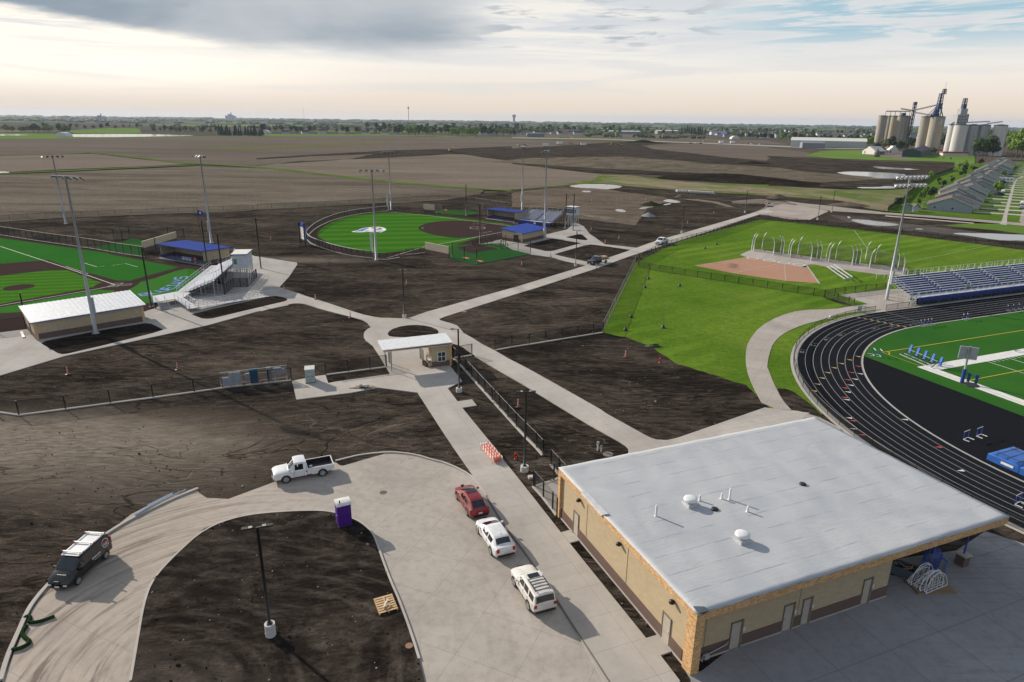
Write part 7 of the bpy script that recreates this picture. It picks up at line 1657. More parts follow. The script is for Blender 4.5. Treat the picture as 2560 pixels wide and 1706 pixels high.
# striped barricade boards stacked upright
bq = [Vector(q) for q in T['barricade']]; d = bq[1]-bq[0]; L = d.length; ang = atan2(d.y, d.x); nrm = Vector((-d.y, d.x)).normalized(); w = (bq[2]-bq[0]).dot(nrm)
for k, lb in enumerate(('leftmost long orange and white striped barricade on the walk', 'second long orange and white striped barricade from the left', 'third long striped barricade from the left, more orange', 'rightmost long barricade, mostly white')):
    q = bq[0]+nrm*w*k/3; t = thing('striped_barricade', (q.x, q.y, .10), ang, lb, 'barricade', 'barricades lined up on the walk')
    for z in (.25, .52):
        b, w2 = MB(), MB(); n = 12
        for i in range(n): (b if (i % 2 == 0) != (k == 3) else w2).box((L*(i+.5)/n, 0, z), (L/n, .05, .2))
        b.build('orange_stripes', m_or, t); w2.build('white_stripes', m_white, t)
    for x in (.3, L-.3): b = MB(); b.bar((x,-.22,0),(x,-.02,.62),.05); b.bar((x,.22,0),(x,.02,.62),.05); b.build('leg', m_galv, t)
# standpipes, manholes, valve box
for p, h, lb in ((T['standpipe'][0], .95, 'taller white standpipe with a grey cap by the big roof'), (T['standpipe'][1], .62, 'shorter white standpipe beside the taller one')):
    t = thing('standpipe', (*p, 0), 0, lb, 'standpipe', 'white standpipes'); b = MB(); b.smooth = True; b.cyl((0,0), .09, 0, h, 12); b.build('pipe', m_wframe, t, sharp=40); MB().cyl((0,0), .14, h-.22, h+.05, 10).build('cap', mat('cap_grey', (.35,.38,.42), .5), t)
def disc(name, p, r, h, m, lb, cat, z=0.0): o = MB().cyl((0,0), r, 0, h, 20).build(name, m); o.location = (*p, z); return tag(o, lb, cat)
disc('manhole_cover', T['manhole'][0], .55, .05, mat('iron', (.19,.17,.15), .8), 'round iron manhole cover in the soil beside the two standpipes', 'manhole cover')
disc('manhole_cover', T['mh2'][0], .45, .06, mat('iron_rust', (.27,.15,.10), .8), 'rusty round cover on the soil right of the roundabout', 'manhole cover')
disc('manhole_cover', T['mh3'][0], .26, .03, mat('iron_rust', (.27,.15,.10), .8), 'small rusty disc in the island soil near the lower drive kerb', 'manhole cover', .1)
disc('oil_stain', T['stain'][0], .34, .004, mat('stain_dark', (.10,.07,.055), .7), 'dark round stain on the concrete drive below the portable toilet', 'stain', .0125)
o = MB().box((0,0,.12), (.62,.46,.24)).build('valve_box', mat('valve_pale', (.55,.48,.42), .8)); o.location = (*T['vbox'][0], 0); o.rotation_euler[2] = .2; tag(o, 'pale valve box in the soil beside the small fenced pen', 'valve box')
# electrical cabinet
a, c = [Vector(q) for q in T['cabinet']]; d = c-a; ang = atan2(d.y, d.x)
t = thing('electrical_cabinet', (a.x, a.y, .092), ang, 'large grey-green electrical cabinet on the concrete pad', 'cabinet'); W_ = d.length
wall(MB(), 0, W_, 0, 1.45, .08, 1.82).build('cabinet_body', mat('cab_green', (.34,.40,.37), .5), t); wall(MB(), -.04, W_+.04, -.04, 1.49, 1.822, 1.92).build('lid', mat('cab_lid', (.58,.60,.58), .5), t); wall(MB(), -.03, W_+.03, -.03, 1.48, 0, .078).build('base', m_trim, t)
wall(MB(), W_*.5-.01, W_*.5+.01, -.012, -.001, .15, 1.75).build('door_seam', m_trim, t); MB().poly3([(W_*.42,-.014,1.15),(W_*.56,-.014,1.15),(W_*.49,-.014,1.38)]).build('warning_mark', m_white, t)
for s in (.25,.7): wall(MB(), W_*s, W_*s+.12, -.013, -.001, .85, 1.0).build('blue_tag', m_blue, t)
# equipment rack: grey frames carrying meter cabinets
a, c = [Vector(q) for q in T['rack']]; d = c-a; ang = atan2(d.y, d.x); L = d.length
t = thing('equipment_rack', (a.x, a.y+.25, 0), ang, 'long galvanised pipe rack of grey and blue electrical cabinets behind the fence', 'rack')
for x in (0, L*.165, L*.315, L*.50, L*.81, L*.99): MB().cyl((x,0), .055, 0, 2.05, 8).build('upright', m_galv, t)
b = MB()
for z in (.35,1.35,2.0): b.bar((0,0,z),(L,0,z),.06)
b.build('cross_rails', m_galv, t)
for x0, x1, z0, z1, m, nm in ((.03,.13,.25,1.35,mat('cab_grey',(.30,.33,.37),.5),'cabinet'),(.125,.19,.25,1.95,mat('cab_grey',(.30,.33,.37),.5),'cabinet'),(.2,.30,.25,1.95,mat('cab_grey',(.30,.33,.37),.5),'cabinet'),(.37,.43,.6,1.6,mat('cab_pale',(.46,.49,.55),.5),'cabinet'),(.435,.555,.2,2.1,mat('cab_blue',(.035,.13,.23),.5),'cabinet'),(.69,.76,.3,2.1,mat('cab_grey',(.30,.33,.37),.5),'cabinet'),(.79,.91,.9,1.9,mat('cab_pale',(.46,.49,.55),.5),'cabinet'),(.92,.97,1.0,1.7,mat('cab_pale',(.46,.49,.55),.5),'cabinet')):
    wall(MB(), L*x0, L*x1, -.32, -.05, z0, z1).build(nm, m, t)
for x0 in (.31,.58): wall(MB(), L*x0, L*x0+.35, -.3, -.0, .12, .32).build('red_box', m_tail, t)
# debris pile, silt sock, pipe forms, hose, saplings
cx, cy = T['debris'][0]; t = thing('debris_pile', (cx, cy, .092), .2, 'pile of scrap timber and rubbish at the edge of the pad walk', 'debris')
rr = random.Random(4); pal = [m_wood, m_wframe, m_osb, m_trim, mat('scrap_blue', (.10,.14,.22), .6), mat('scrap_grey', (.30,.29,.27), .8)]
for k, nm in enumerate(('scrap_timber','scrap_paper','scrap_board','scrap_rubber','scrap_plastic','scrap_rubble')):
    b = MB()
    for j in range(12): x, y = rr.gauss(0,.75), rr.gauss(0,.22); b.box((x,y,.05+rr.random()*.35*max(0,1-abs(x))), (rr.uniform(.15,.8 if k in (0,2) else .3), rr.uniform(.05,.2), rr.uniform(.03,.12)), rot=Matrix.Rotation(rr.uniform(-.6,.6), 3, 'Z') @ Matrix.Rotation(rr.uniform(-.3,.3), 3, 'Y'))
    b.build(nm, pal[k], t)
MB().bar((-1.9,.1,.05),(-.3,.15,.12),.08).build('long_board', m_wood, t)
def snake(name, line, r, m, label, cat, z=.12, sm=2):
    pts = chaikin(line, sm, False); o0 = pts[0]; b = MB(); b.tube([(p[0]-o0[0], p[1]-o0[1], z+r*.8) for p in pts], r, 8); o = b.build(name, m); o.location = (*o0, 0); return tag(o, label, cat)
m_sock = grass('sock_green', (.018,.04,.015), (.036,.07,.024), 2.)
snake('silt_sock', T['sock_a'], .12, m_sock, 'green silt sock curling from the kerb onto the lower left drive', 'silt sock', .0)
snake('silt_sock', T['sock_b'], .13, m_sock, 'green silt sock bent in a triangle against the lower left kerb', 'silt sock', .0)
for k, lb in enumerate(('grey plastic pipe on the kerb behind the van, outermost', 'grey plastic pipe on the kerb behind the van, middle', 'grey plastic pipe on the kerb behind the van, innermost')):
    off = Vector((-.10, .17))*k; snake('plastic_pipe', [(p[0]+off.x, p[1]+off.y) for p in T['pipe_line'][k//2:len(T['pipe_line'])-(k > 0)]], .07, mat('pvc_grey', (.36,.42,.50), .35), lb, 'pipe', .14)
t = thing('hose_coil', (*T['hose'][0], .02), 0, 'black coiled hose lying on the near edge of the lawn', 'hose')
b = MB()
for k in range(4): b.tube([((.85-.08*k)*cos(a)+.1*k, (.6-.05*k)*sin(a), .06+.05*k+.03*sin(3*a)) for a in [2*pi*i/22 for i in range(23)]], .045, 6)
b.build('coil', m_trim, t); b = MB(); b.tube([(-.8,0,.05),(-1.3,-.1,.04),(-1.6,0,.05)], .04, 6); b.build('hose_end', m_wframe, t)
# person in orange at the dugout
def person(p, ang, label, shirt, legs_c, z=.1):
    t = thing('person', (*p, z), ang, label, 'person')
    me = bpy.data.meshes.new('body'); J = [(0,0,.92),(0,0,1.18),(0,0,1.42),(0,0,1.50),(0,0,1.62),(0,0,1.74), (-.20,0,1.40),(-.27,.05,1.12),(-.24,.22,.95),(.20,0,1.40),(.28,.06,1.14),(.22,.24,1.02), (-.10,0,.88),(-.12,.03,.48),(-.12,-.02,.08),(-.12,.14,.04),(.10,0,.88),(.13,.0,.48),(.14,-.06,.08),(.14,.10,.04)]
    E = [(0,1),(1,2),(2,3),(3,4),(4,5),(2,6),(6,7),(7,8),(2,9),(9,10),(10,11),(0,12),(12,13),(13,14),(14,15),(0,16),(16,17),(17,18),(18,19)]
    me.from_pydata(J, E, []); o = bpy.data.objects.new('body', me); COL.objects.link(o); o.parent = t
    me.materials.append(mat('skin', (.50,.30,.21), .6))
    md = o.modifiers.new('skin', 'SKIN'); R = [.13,.15,.14,.055,.085,.07,.065,.045,.035,.065,.045,.035,.09,.065,.045,.035,.09,.065,.045,.035]
    for v_, r in zip(me.skin_vertices[0].data, R): v_.radius = (r, r*.8)
    me.skin_vertices[0].data[0].use_root = True; s2 = o.modifiers.new('sub', 'SUBSURF'); s2.levels = s2.render_levels = 1
    b = MB(); b.lathe((0,0,.90), [(.17,0),(.175,.1),(.19,.3),(.20,.46),(.13,.55),(.07,.58)], 12); b.tube([(-.20,0,1.42),(-.275,.045,1.14)], .075, 8); b.tube([(.20,0,1.42),(.285,.06,1.14)], .075, 8); b.build('shirt', shirt, t)
    b = MB(); b.tube([(-.10,0,.95),(-.12,.03,.48),(-.12,-.02,.1)], .105, 8, r2=.07); b.tube([(.10,0,.95),(.13,0,.48),(.14,-.06,.1)], .105, 8, r2=.07); b.build('trousers', legs_c, t)
    b = MB(); b.lathe((0,-.01,1.70), [(.088,0),(.09,.05),(.06,.10),(.0,.115)], 10); b.build('hair', mat('hair', (.05,.03,.02), .8), t)
    return t
person(T['person'][0], radians(200), 'person in an orange shirt and light trousers standing in the blue dugout', mat('shirt_orange', (.85,.14,.02), .7), mat('jeans', (.35,.40,.48), .8), .12)
o = MB().box((0,0,.55), (3.6,.08,.75)).build('white_banner', m_wframe); o.location = (T['banner'][0][0], T['banner'][0][1], .15); o.rotation_euler[2] = radians(-29.8); tag(o, 'white tarpaulin draped on the blue rail of the near dugout', 'tarpaulin')
# ------------------------------------------------------------------ athletics gear
def hurdle(p, ang, label, n=1, group='hurdles on the track'):
    t = thing('hurdle', (*p, .07), ang, label, 'hurdle', group); m = mat('hurdle_white', (.68,.68,.66), .5)
    b = MB()
    for s in (-.5,.5): b.bar((0,s,.04),(.65,s,.04),.07)
    b.bar((0,-.5,.04),(0,.5,.04),.05); b.build('base', m, t); b = MB()
    for s in (-.5,.5): b.bar((0,s,.04),(0,s,.95),.06)
    b.build('upright', m_blue, t); MB().box((-.02,0,.95), (.03,1.18,.09)).build('top_bar', m, t); return t
def hurdles(p, q, n, ang, lbs):
    for k in range(n): f_ = k/max(1, n-1); hurdle((lerp(p[0],q[0],f_), lerp(p[1],q[1],f_)), ang, lbs[k])
h = T['hurdles']
hurdles(h[0], h[1], 2, radians(-60), ['white and blue hurdle alone on the black area, left one', 'white and blue hurdle alone on the black area, right one'])
hurdles(h[2], h[3], 4, radians(-30), ['leftmost of four hurdles on the inner straight lane', 'second of four hurdles on the inner straight lane', 'third of four hurdles on the inner straight lane', 'rightmost of four hurdles on the inner straight lane'])
hurdles(h[4], h[5], 2, radians(-30), ['left hurdle of the farther pair on the straight', 'right hurdle of the farther pair on the straight'])
hurdles(h[6], h[7], 2, radians(170), ['hurdle lying by the turf corner, nearer', 'hurdle lying by the turf corner, farther'])
hurdle(h[8], radians(-60), 'white and blue hurdle at the right edge of the picture on the lower lanes')
for k in range(6): q = TP(23+k*1.6, RI+1.2); hurdle(q, radians(-35), ('first','second','third','fourth','fifth','sixth')[k]+' hurdle of the distant row at the right on the straight')
# blocking sled
sp = [Vector(q) for q in T['sled']]; d = sp[1]-sp[0]; ang = atan2(d.y, d.x); L = d.length
t = thing('blocking_sled', (*sp[0], .06), ang, 'five-pad blue blocking sled standing on the turf edge', 'blocking sled')
b = MB(); b.bar((-.4,-.5,.05),(L+.4,-.5,.05),.1); b.bar((-.4,.3,.1),(L+.4,.3,.1),.08); b.bar((0,.5,.9),(L,.5,.9),.07); b.build('runner', m_galv, t)
for k in range(5):
    x = L*k/4; MB().bar((x,-.5,.08),(x,.5,.95),.1).build('arm', m_trim, t); MB().box((x+.1,.85,.95), (.38,.22,1.25), rot=Matrix.Rotation(-.2, 3, 'X')).build('pad', mat('pad_blue', (.02,.14,.50), .5), t)
q = T['sled2'][0]; t = thing('tackling_dummy', (*q, .06), radians(-68+22), 'round two-man blue tackling sled at the foot of the play clock', 'tackling sled')
MB().lathe((0,0,0), [(.95,0),(.95,.06),(.85,.1),(.8,.06)], 16).build('base_ring', m_trim, t)
for s in (-.45,.45): MB().box((s,.2,.9), (.3,.25,1.2), rot=Matrix.Rotation(-.15, 3, 'X')).build('dummy', mat('navy_pad', (.02,.05,.2), .6), t); MB().box((s,.2,1.25), (.75,.12,.15)).build('arms', mat('pad_blue', (.02,.14,.50), .5), t)
q = T['play'][0]; t = thing('play_clock', (*q, .05), radians(-25), 'grey-backed play clock board on a blue padded post', 'play clock')
MB().cyl((0,0), .13, 0, 5.2, 12).build('post', m_galv, t); b = MB(); b.smooth = True; b.cyl((0,0), .24, 0, 2.0, 14); b.build('post_pad', m_navy, t, sharp=40)
b = MB(); b.box((0,.25,4.2), (2.1,.2,1.7)); b.build('board', mat('board_grey', (.42,.44,.44), .6), t); MB().box((0,.37,4.2), (2.14,.04,1.74)).build('board_face', m_blue, t)
# high jump landing mat
pm_ = [Vector(q) for q in T['polemat']]; d = pm_[1]-pm_[0]; ang = atan2(d.y, d.x)
t = thing('landing_mat', (*pm_[0], .05), ang, 'blue high jump landing mat with black straps at the right edge', 'landing mat')
def pillow(u0,u1,v0,v1,h):
    b = MB(); b.smooth = True; n = 10; g_ = []
    for i in range(n+1):
        row = []
        for j in range(n+1): 
            x, y = i/n, j/n; e = (max(0,1-(2*x-1)**8)*max(0,1-(2*y-1)**8)); row.append(b.vert((lerp(u0,u1,x), lerp(v0,v1,y), h*(.82+.18*e)+.012*sin(x*9)*sin(y*7))))
        g_.append(row)
    for i in range(n):
        for j in range(n): b.face((g_[i][j], g_[i+1][j], g_[i+1][j+1], g_[i][j+1]))
    b.smooth = False
    rim_ = [g_[i][0] for i in range(n+1)]+[g_[n][j] for j in range(1,n+1)]+[g_[i][n] for i in range(n-1,-1,-1)]+[g_[0][j] for j in range(n-1,0,-1)]
    lo_ = [b.vert((b.v[k][0], b.v[k][1], .02)) for k in rim_]
    for k in range(len(rim_)): k2 = (k+1) % len(rim_); b.face((rim_[k], lo_[k], lo_[k2], rim_[k2]))
    return b
m_matb = mat('mat_blue', (.03,.12,.42), .4); m_matt = mat('mat_top', (.10,.20,.38), .5)
pillow(0, 3.1, 0, 4.2, .85).build('cushion', m_matb, t); pillow(3.15, 6.3, 0, 4.2, .85).build('cushion', m_matb, t)
b = MB(); 
for x in (.6,1.6,2.6,3.8,5.0): b.box((x,2.1,.865), (.05,4.0,.012))
for y in (1.0,3.2): b.box((3.1,y,.872), (6.0,.05,.012))
b.build('straps', m_trim, t)
MB().box((2.0,-.03,.4), (1.2,.02,.25)).build('mat_patch', m_white, t)
b = MB(); b.bar((2.4,5.2,0),(2.4,5.2,2.3),.12); b.box((2.4,5.2,.05), (.8,.5,.1)); o_ = b.build('upright_stand', mat('stand_white', (.6,.6,.6), .4), t)
# saplings
m_leaf = grass('sapling_leaf', (.14,.20,.03), (.28,.34,.08), 3.)
def sapling(p, h, label, leafy=.5):
    t = thing('sapling', (*p, .012), random.random()*6, label, 'sapling', 'young staked trees on the lawn'); rr = random.Random(int(abs(p[0]*10)))
    b = MB(); b.tube([(0,0,0),(.02,0,h*.5),(0,.03,h)], .035, 5, r2=.012); br = []
    for k in range(9): a = rr.random()*6.3; z = h*(.45+.06*k); q = (cos(a)*h*.16, sin(a)*h*.16, z+h*.16); b.tube([(0,0,z), q], .012, 3); br.append(q)
    b.build('trunk', mat('bark_pale', (.16,.12,.08), .9), t); b = MB()
    for q in br:
        for _ in range(int(14*leafy)): c = Vector(q)+Vector((rr.gauss(0,.16), rr.gauss(0,.16), rr.gauss(-.05,.18))); b.box(c, (.10,.05,.015), rot=Matrix.Rotation(rr.random()*6, 3, 'Z') @ Matrix.Rotation(rr.random()*2, 3, 'X'))
    b.build('crown', m_leaf, t); MB().lathe((0,0,0), [(.42,0),(.34,.12),(.15,.5),(.08,.55)], 10).build('watering_bag', m_trim, t)
SL = ['sapling in a black bag nearest the crossing fence on the left', 'sapling in a black bag just below the fence, second', 'sapling in a black bag in the middle of the left lawn', 'yellow-green sapling right of the pair on the near lawn', 'small sapling near the far road, left of two', 'small sapling near the far road, right of two', 'yellow-green sapling by the left lawn fence, upper', 'yellow-green sapling by the left lawn fence, lowest']
for p, lb, h, lf in zip(T['saplings'], SL, (3.4,2.0,3.4,3.6,1.6,1.6,3.4,3.0), (.15,.1,.15,.9,.1,.1,.8,.8)): sapling(p, h, lb, lf)
o = MB().lathe((0,0,0), [(.3,0),(.34,.2),(.22,.55),(.08,.7),(.0,.72)], 12).build('white_sack', m_wframe); o.location = (*T['sack'][0], .02); tag(o, 'white sack at the fence on the outside of the track bend', 'sack')
o = MB().box((0,0,.62), (1.0,.05,1.0)).build('fence_sign', mat('sign_pale', (.5,.56,.64), .5)); o.location = (*T['sign'][0], .1); o.rotation_euler[2] = radians(15); tag(o, 'pale sign board fixed on the low track fence', 'sign')
# loose stones and clods on the bare soil
rr = random.Random(12); b = MB()
def soil_ok(x, y):
    for k in AVOID:
        if inside(k, x, y): return False
    return True
def inside(poly, x, y):
    c = False; j = len(poly)-1
    for i in range(len(poly)):
        if (poly[i][1] > y) != (poly[j][1] > y) and x < (poly[j][0]-poly[i][0])*(y-poly[i][1])/(poly[j][1]-poly[i][1])+poly[i][0]: c = not c
        j = i
    return c
AVOID = [T[k] for k in ('gate_walk','gate_plaza','gate_neck','round','path_w','road_ne','path_se','bb_plaza','walk_track','track_lawn','apron')]
inn_ = T['island']; cnt = 0
while cnt < 2600:
    y = 24+rr.random()**2*110; x = rr.uniform(-.95, .95)*(y*.8+6)
    isl_ = inside(inn_, x, y)
    if not isl_ and (inside(T['drive'], x, y) or not soil_ok(x, y)): continue
    if (x-88)**2+(y-73)**2 < 2600: continue
    s = rr.uniform(.03, .10)*(1.9 if rr.random() < .04 else 1); z = (.115 if isl_ else 0)+s*.2
    R = Matrix.Rotation(rr.random()*6, 3, 'Z') @ Matrix.Rotation(rr.uniform(-.5,.5), 3, 'X')
    b.mi = 0 if rr.random() < .8 else 1
    b.box((x, y, z), (s*rr.uniform(.7,1.5), s, s*.6), rot=R); cnt += 1
o = b.build('soil_clods', [m_fresh, mat('stone_pale', (.30,.27,.23), .9)]); o['kind'] = 'stuff'
# ------------------------------------------------------------------ trees
def leafmat(name, a, c2):
    m, N, b = pmat(name); q = N.node('ShaderNodeTexCoord').outputs['Object']; r = N.node('ShaderNodeObjectInfo').outputs['Random']
    c = N.mix(N.rng(N.noise(q, .55, 3, .6), .38, .64), (*a, 1), (*c2, 1)); c = N.mix(N.math('MULTIPLY', r, .6), c, (*(min(1, x*1.5+.02) for x in c2), 1))
    N.l.new(c, b.inputs['Base Color']); b.inputs['Roughness'].default_value = .8; b.inputs['Specular IOR Level'].default_value = .2; return m
m_l1 = leafmat('leaf_mid', (.032,.060,.018), (.070,.115,.030)); m_l2 = leafmat('leaf_bright', (.07,.13,.015), (.15,.24,.03)); m_l3 = leafmat('leaf_olive', (.10,.11,.04), (.17,.17,.07)); m_l4 = leafmat('leaf_dark', (.015,.03,.014), (.03,.055,.022)); m_l5 = leafmat('leaf_copper', (.06,.02,.02), (.10,.03,.03)); m_bark = mat('bark', (.09,.07,.055), .95)
def crown_mesh(seed, n, rx, rz, z0, leaf, lobes=11, kind='round'):
    rr = random.Random(seed); b = MB(); L_ = []
    if kind == 'round':
        for _ in range(lobes):
            a = rr.random()*2*pi; e = rr.uniform(-.5, 1.); k = rr.uniform(.35,.75); L_.append((Vector((cos(a)*rx*k*(1-.35*abs(e)), sin(a)*rx*k*(1-.35*abs(e)), z0+rz*(.5+.42*e))), rr.uniform(.28,.46)*rx))
        L_.append((Vector((0,0,z0+rz*.55)), rx*.5))
    for i in range(n):
        if kind == 'round':
            c, r = L_[rr.randrange(len(L_))]; d = Vector((rr.gauss(0,1), rr.gauss(0,1), rr.gauss(0,1))).normalized(); p = c+d*r*rr.uniform(.65,1.08)*Vector((1,1,.85)).length/1.65
        else:
            f = rr.random()**.75; a = rr.random()*2*pi; w = rx*(1-f)*(.75+.35*abs(sin(f*22))); p = Vector((cos(a)*w, sin(a)*w, z0+rz*f)); d = Vector((cos(a), sin(a), .3))
        s = leaf*rr.uniform(.6,1.3); u = d.cross(Vector((rr.gauss(0,1), rr.gauss(0,1), rr.gauss(0,1)))).normalized(); v = d.cross(u).normalized()*rr.uniform(.6,1); d2 = d*s*rr.uniform(-.5,.5)
        b.poly3([p-u*s-v*s*.4+d2, p+u*s*.3-v*s-d2, p+u*s+v*s*.5+d2, p-u*s*.4+v*s])
    return b
def tree_proto(name, seed, h, rx, leafm, n=420, leaf=.75, kind='round', trunk=.28, label='', cat='tree', z0f=.25):
    t = thing(name, (0,0,-500), 0, label, cat, 'trees'); b = MB(); b.tube([(0,0,0),(.1,.05,h*.3),(0,.1,h*.55)], trunk, 7, r2=trunk*.45)
    rr = random.Random(seed)
    if kind == 'round':
        for k in range(6): a = rr.random()*6.3; b.tube([(0,0,h*(.22+.05*k)), (cos(a)*rx*.35, sin(a)*rx*.35, h*(.4+.05*k)), (cos(a)*rx*.65, sin(a)*rx*.65, h*(.55+.06*k))], trunk*.35, 4, r2=.04)
    b.build('trunk', m_bark, t); crown_mesh(seed, n, rx, h*(1-z0f), h*z0f, leaf, kind=kind).build('crown', leafm, t); return t
PR = {'r1': tree_proto('broadleaf_tree', 1, 12, 5.2, m_l1), 'r2': tree_proto('broadleaf_tree', 2, 13, 4.6, m_l1), 'r3': tree_proto('broadleaf_tree', 3, 11, 5.6, m_l2), 'r4': tree_proto('broadleaf_tree', 4, 12, 4.8, m_l3, 300, .65), 'r5': tree_proto('broadleaf_tree', 5, 12, 5, m_l4),
      'ev': tree_proto('conifer_tree', 6, 12, 2.9, m_l4, 420, .6, 'cone', z0f=.05), 'cu': tree_proto('copper_tree', 7, 7, 3, m_l5, 300, .5), 'sh': tree_proto('broadleaf_tree', 8, 6, 2.4, m_l2, 380, .35), 'dt': tree_proto('broadleaf_tree', 9, 13, 6, m_l1, 1500, .5), 'db': tree_proto('broadleaf_tree', 10, 14, 6.4, m_l2, 1700, .5)}
USEDP = set()
ONES = ('first','second','third','fourth','fifth','sixth','seventh','eighth','ninth','tenth','eleventh','twelfth','thirteenth','fourteenth','fifteenth','sixteenth','seventeenth','eighteenth','nineteenth')
def ordn(i):
    if i < 19: return ONES[i]
    t_, u_ = divmod(i+1, 10); T_ = ('','','twenty','thirty','forty')[t_]; return T_[:-1]+'ieth' if u_ == 0 else T_+'-'+ONES[u_-1]
LOOK = {'r1': 'mid green', 'r2': 'tall green', 'r3': 'bright green', 'r4': 'thin olive', 'r5': 'dark green', 'ev': 'pointed evergreen', 'dt': 'full green', 'db': 'full bright green'}

def plant(key, p, s, label, group, z=-.4, sz=1.):
    o = PR[key]
    if key in USEDP: o = copy_tree(o, (p[0], p[1], z), random.random()*6.28, label, group, (s, s, s*sz))
    else: USEDP.add(key); o.location = (p[0], p[1], z); o.rotation_euler[2] = random.random()*6; o.scale = (s, s, s*sz); o['label'] = label; o['group'] = group
    return o
rr = random.Random(21)
ROWS = [('tr_a', ('r1','r4','r3'), (.9,1.3), 'beyond the lake at the far left', 'trees at the far left horizon'), ('tr_b', ('r1','r4','r5'), (.8,1.2), 'on the bank behind the lake', 'trees behind the lake'),
 ('tr_c', ('r1','r4'), (.9,1.3), 'at the right end of the lake', 'trees at the end of the lake'), ('tr_ev', ('ev',), (1.1,1.6), 'in the row behind the ploughed field', 'evergreen row'),
 ('tr_d', ('r4','r1','r5'), (1.0,1.6), 'in the sparse belt by the farm roofs', 'sparse belt beyond the field'), ('tr_e', ('r1','r2','r5','r4','r3'), (1.2,1.9), 'in the dense belt left of the town', 'dense tree belt'),
 ('tr_k', ('r1','r5'), (1.2,1.9), 'in the row over the dense belt', 'farther row of the belt'), ('tr_f', ('r1','r2','r3','r5'), (1.1,1.7), 'behind the low buildings mid-picture', 'town trees in the middle'),
 ('tr_g', ('r3','r1'), (.9,1.3), 'in front of the long low buildings', 'trees by the low buildings'), ('tr_gev', ('ev',), (1.5,2.1), 'in the clump by the town', 'evergreen clump'),
 ('tr_h', ('r1','r3','r5'), (.9,1.3), 'before the long white warehouse', 'trees left of the warehouse'), ('tr_i', ('r3','r1','r5'), (.9,1.3), 'behind the long white warehouse', 'trees behind the warehouse'),
 ('tr_l', ('r1','r5','r2'), (.9,1.4), 'among the distant town houses', 'trees among the town houses'), ('tr_j', ('r1','r3','r5'), (1.4,2.2), 'behind the grain silos', 'trees behind the silos'), ('tr_m', ('db','dt','r3'), (1.3,2.0), 'at the right edge past the houses', 'trees at the right edge')]
for key, kinds, sc, lb, gp in ROWS:
    for i, p in enumerate(sorted(T[key], key=lambda q: q[0]/q[1])):
        k = kinds[rr.randrange(len(kinds))]; plant(k, p, rr.uniform(*sc), '%s tree, %s from the left %s' % (LOOK[k], ordn(i), lb), gp)
for i_, (p, k, s) in enumerate(zip(T['tr_n'], ('r5','r4','r5','r5','r4','r5','r5','ev','r1','r3','r3','r1'), (1.0,1.3,1.5,1.1,1.2,1.3,1.4,1.2,.7,1.5,1.4,1.1))): plant(k, p, s, '%s tree, %s round the foot of the grain silos' % (LOOK[k], ordn(i_)), 'trees at the foot of the silos')
for i_, (p, k, s) in enumerate(zip(T['tr_p'], ('dt','dt','r5','dt','dt','db','db','db','db','db','db','dt','db','db'), (1.7,1.8,1.5,1.7,1.8,1.4,1.8,2.0,2.2,1.8,1.7,1.7,2.0,1.8))): plant(k, p, s, '%s tree, %s of the big ones behind the grey houses' % (LOOK[k], ordn(i_)), 'large trees behind the houses')
for p, k, s, l in zip(T['tr_q'], ('sh','sh','sh','cu','sh','sh','sh','sh','sh','sh'), (1.2,.8,1.,.9,.9,1.1,.8,.4,.5,.7), ('bright bush in the yards behind the houses, tallest','bush left of the tallest yard bush','bush at the fence corner of the yards','dark red tree among the houses','small tree on a lawn at the far driveways','tree between driveways in front of the grey houses','small tree by the farthest driveway','small shrub on the farm grass, left one','small shrub on the farm grass, right one','small tree by the pale sheds')): plant(k, p, s, l, 'yard trees', 0)
# shrubs and small trees in the yards behind the houses
_h0, _rd = Vector(T['hs'][0]), Vector((cos(radians(52.5)), sin(radians(52.5)))); _nd = Vector((-_rd.y, _rd.x)); _r = random.Random(14)
for i in range(30): q = _h0+_rd*(4+i*12+_r.uniform(-3,3))+_nd*_r.uniform(2, 15); plant(('r5','r1','r4','cu','r5')[i % 5] if i % 10 != 3 else 'r1', q, _r.uniform(.16,.42), ordn(i)+' yard shrub behind the grey-roofed row, counting from the near end', 'yard shrubs', 0)
# far woods: one mass to the horizon
b = MB(); rr = random.Random(33); ico = bmesh.new(); bmesh.ops.create_icosphere(ico, subdivisions=1, radius=1.); IV = [v.co.copy() for v in ico.verts]; IFc = [[v.index for v in f.verts] for f in ico.faces]; ico.free()
def clump(c, r, h, mi):
    k = len(b.v); ax = rr.uniform(.7,1.3)
    for v in IV: j = rr.uniform(.72,1.25); b.v.append((c[0]+v.x*r*j*ax, c[1]+v.y*r*j, c[2]+(v.z*.5+.5)*h*rr.uniform(.8,1.1)))
    b.mi = mi
    for f in IFc: b.face([k+i for i in f])
for d0, d1, n, hh, r in ((1500, 2300, 260, 10, 6), (2300, 3600, 520, 12, 9), (3600, 5600, 700, 14, 15), (5600, 8500, 700, 17, 26), (8500, 13500, 900, 24, 50)):
    k = 0
    while k < n:
        d = rr.uniform(d0, d1); a = rr.uniform(-.78, .80); x = sin(a)*d; y = cos(a)*d
        g_ = sin(x*.0031+y*.0012)+sin(x*.0013-y*.0029+2)+.7*sin(x*.0007+1)+.6*sin(y*.009)
        if d < 3600 and g_ < .25: continue
        if d < 2300 and a < .1: continue
        L2 = rr.randrange(2, 6)
        ddx = rr.uniform(-1,1)*.3
        for q in range(L2): clump((x+(q-L2/2)*r*1.3+rr.gauss(0,r*.2), y+q*ddx*r+rr.gauss(0,r*.4), -.6), r*rr.uniform(.6,1.2), hh*rr.uniform(.5,1.1), 0 if rr.random() < .7 else 1); k += 1
o = b.build('far_woods', [m_l1, m_l3]); o['kind'] = 'stuff'
b = MB(); 
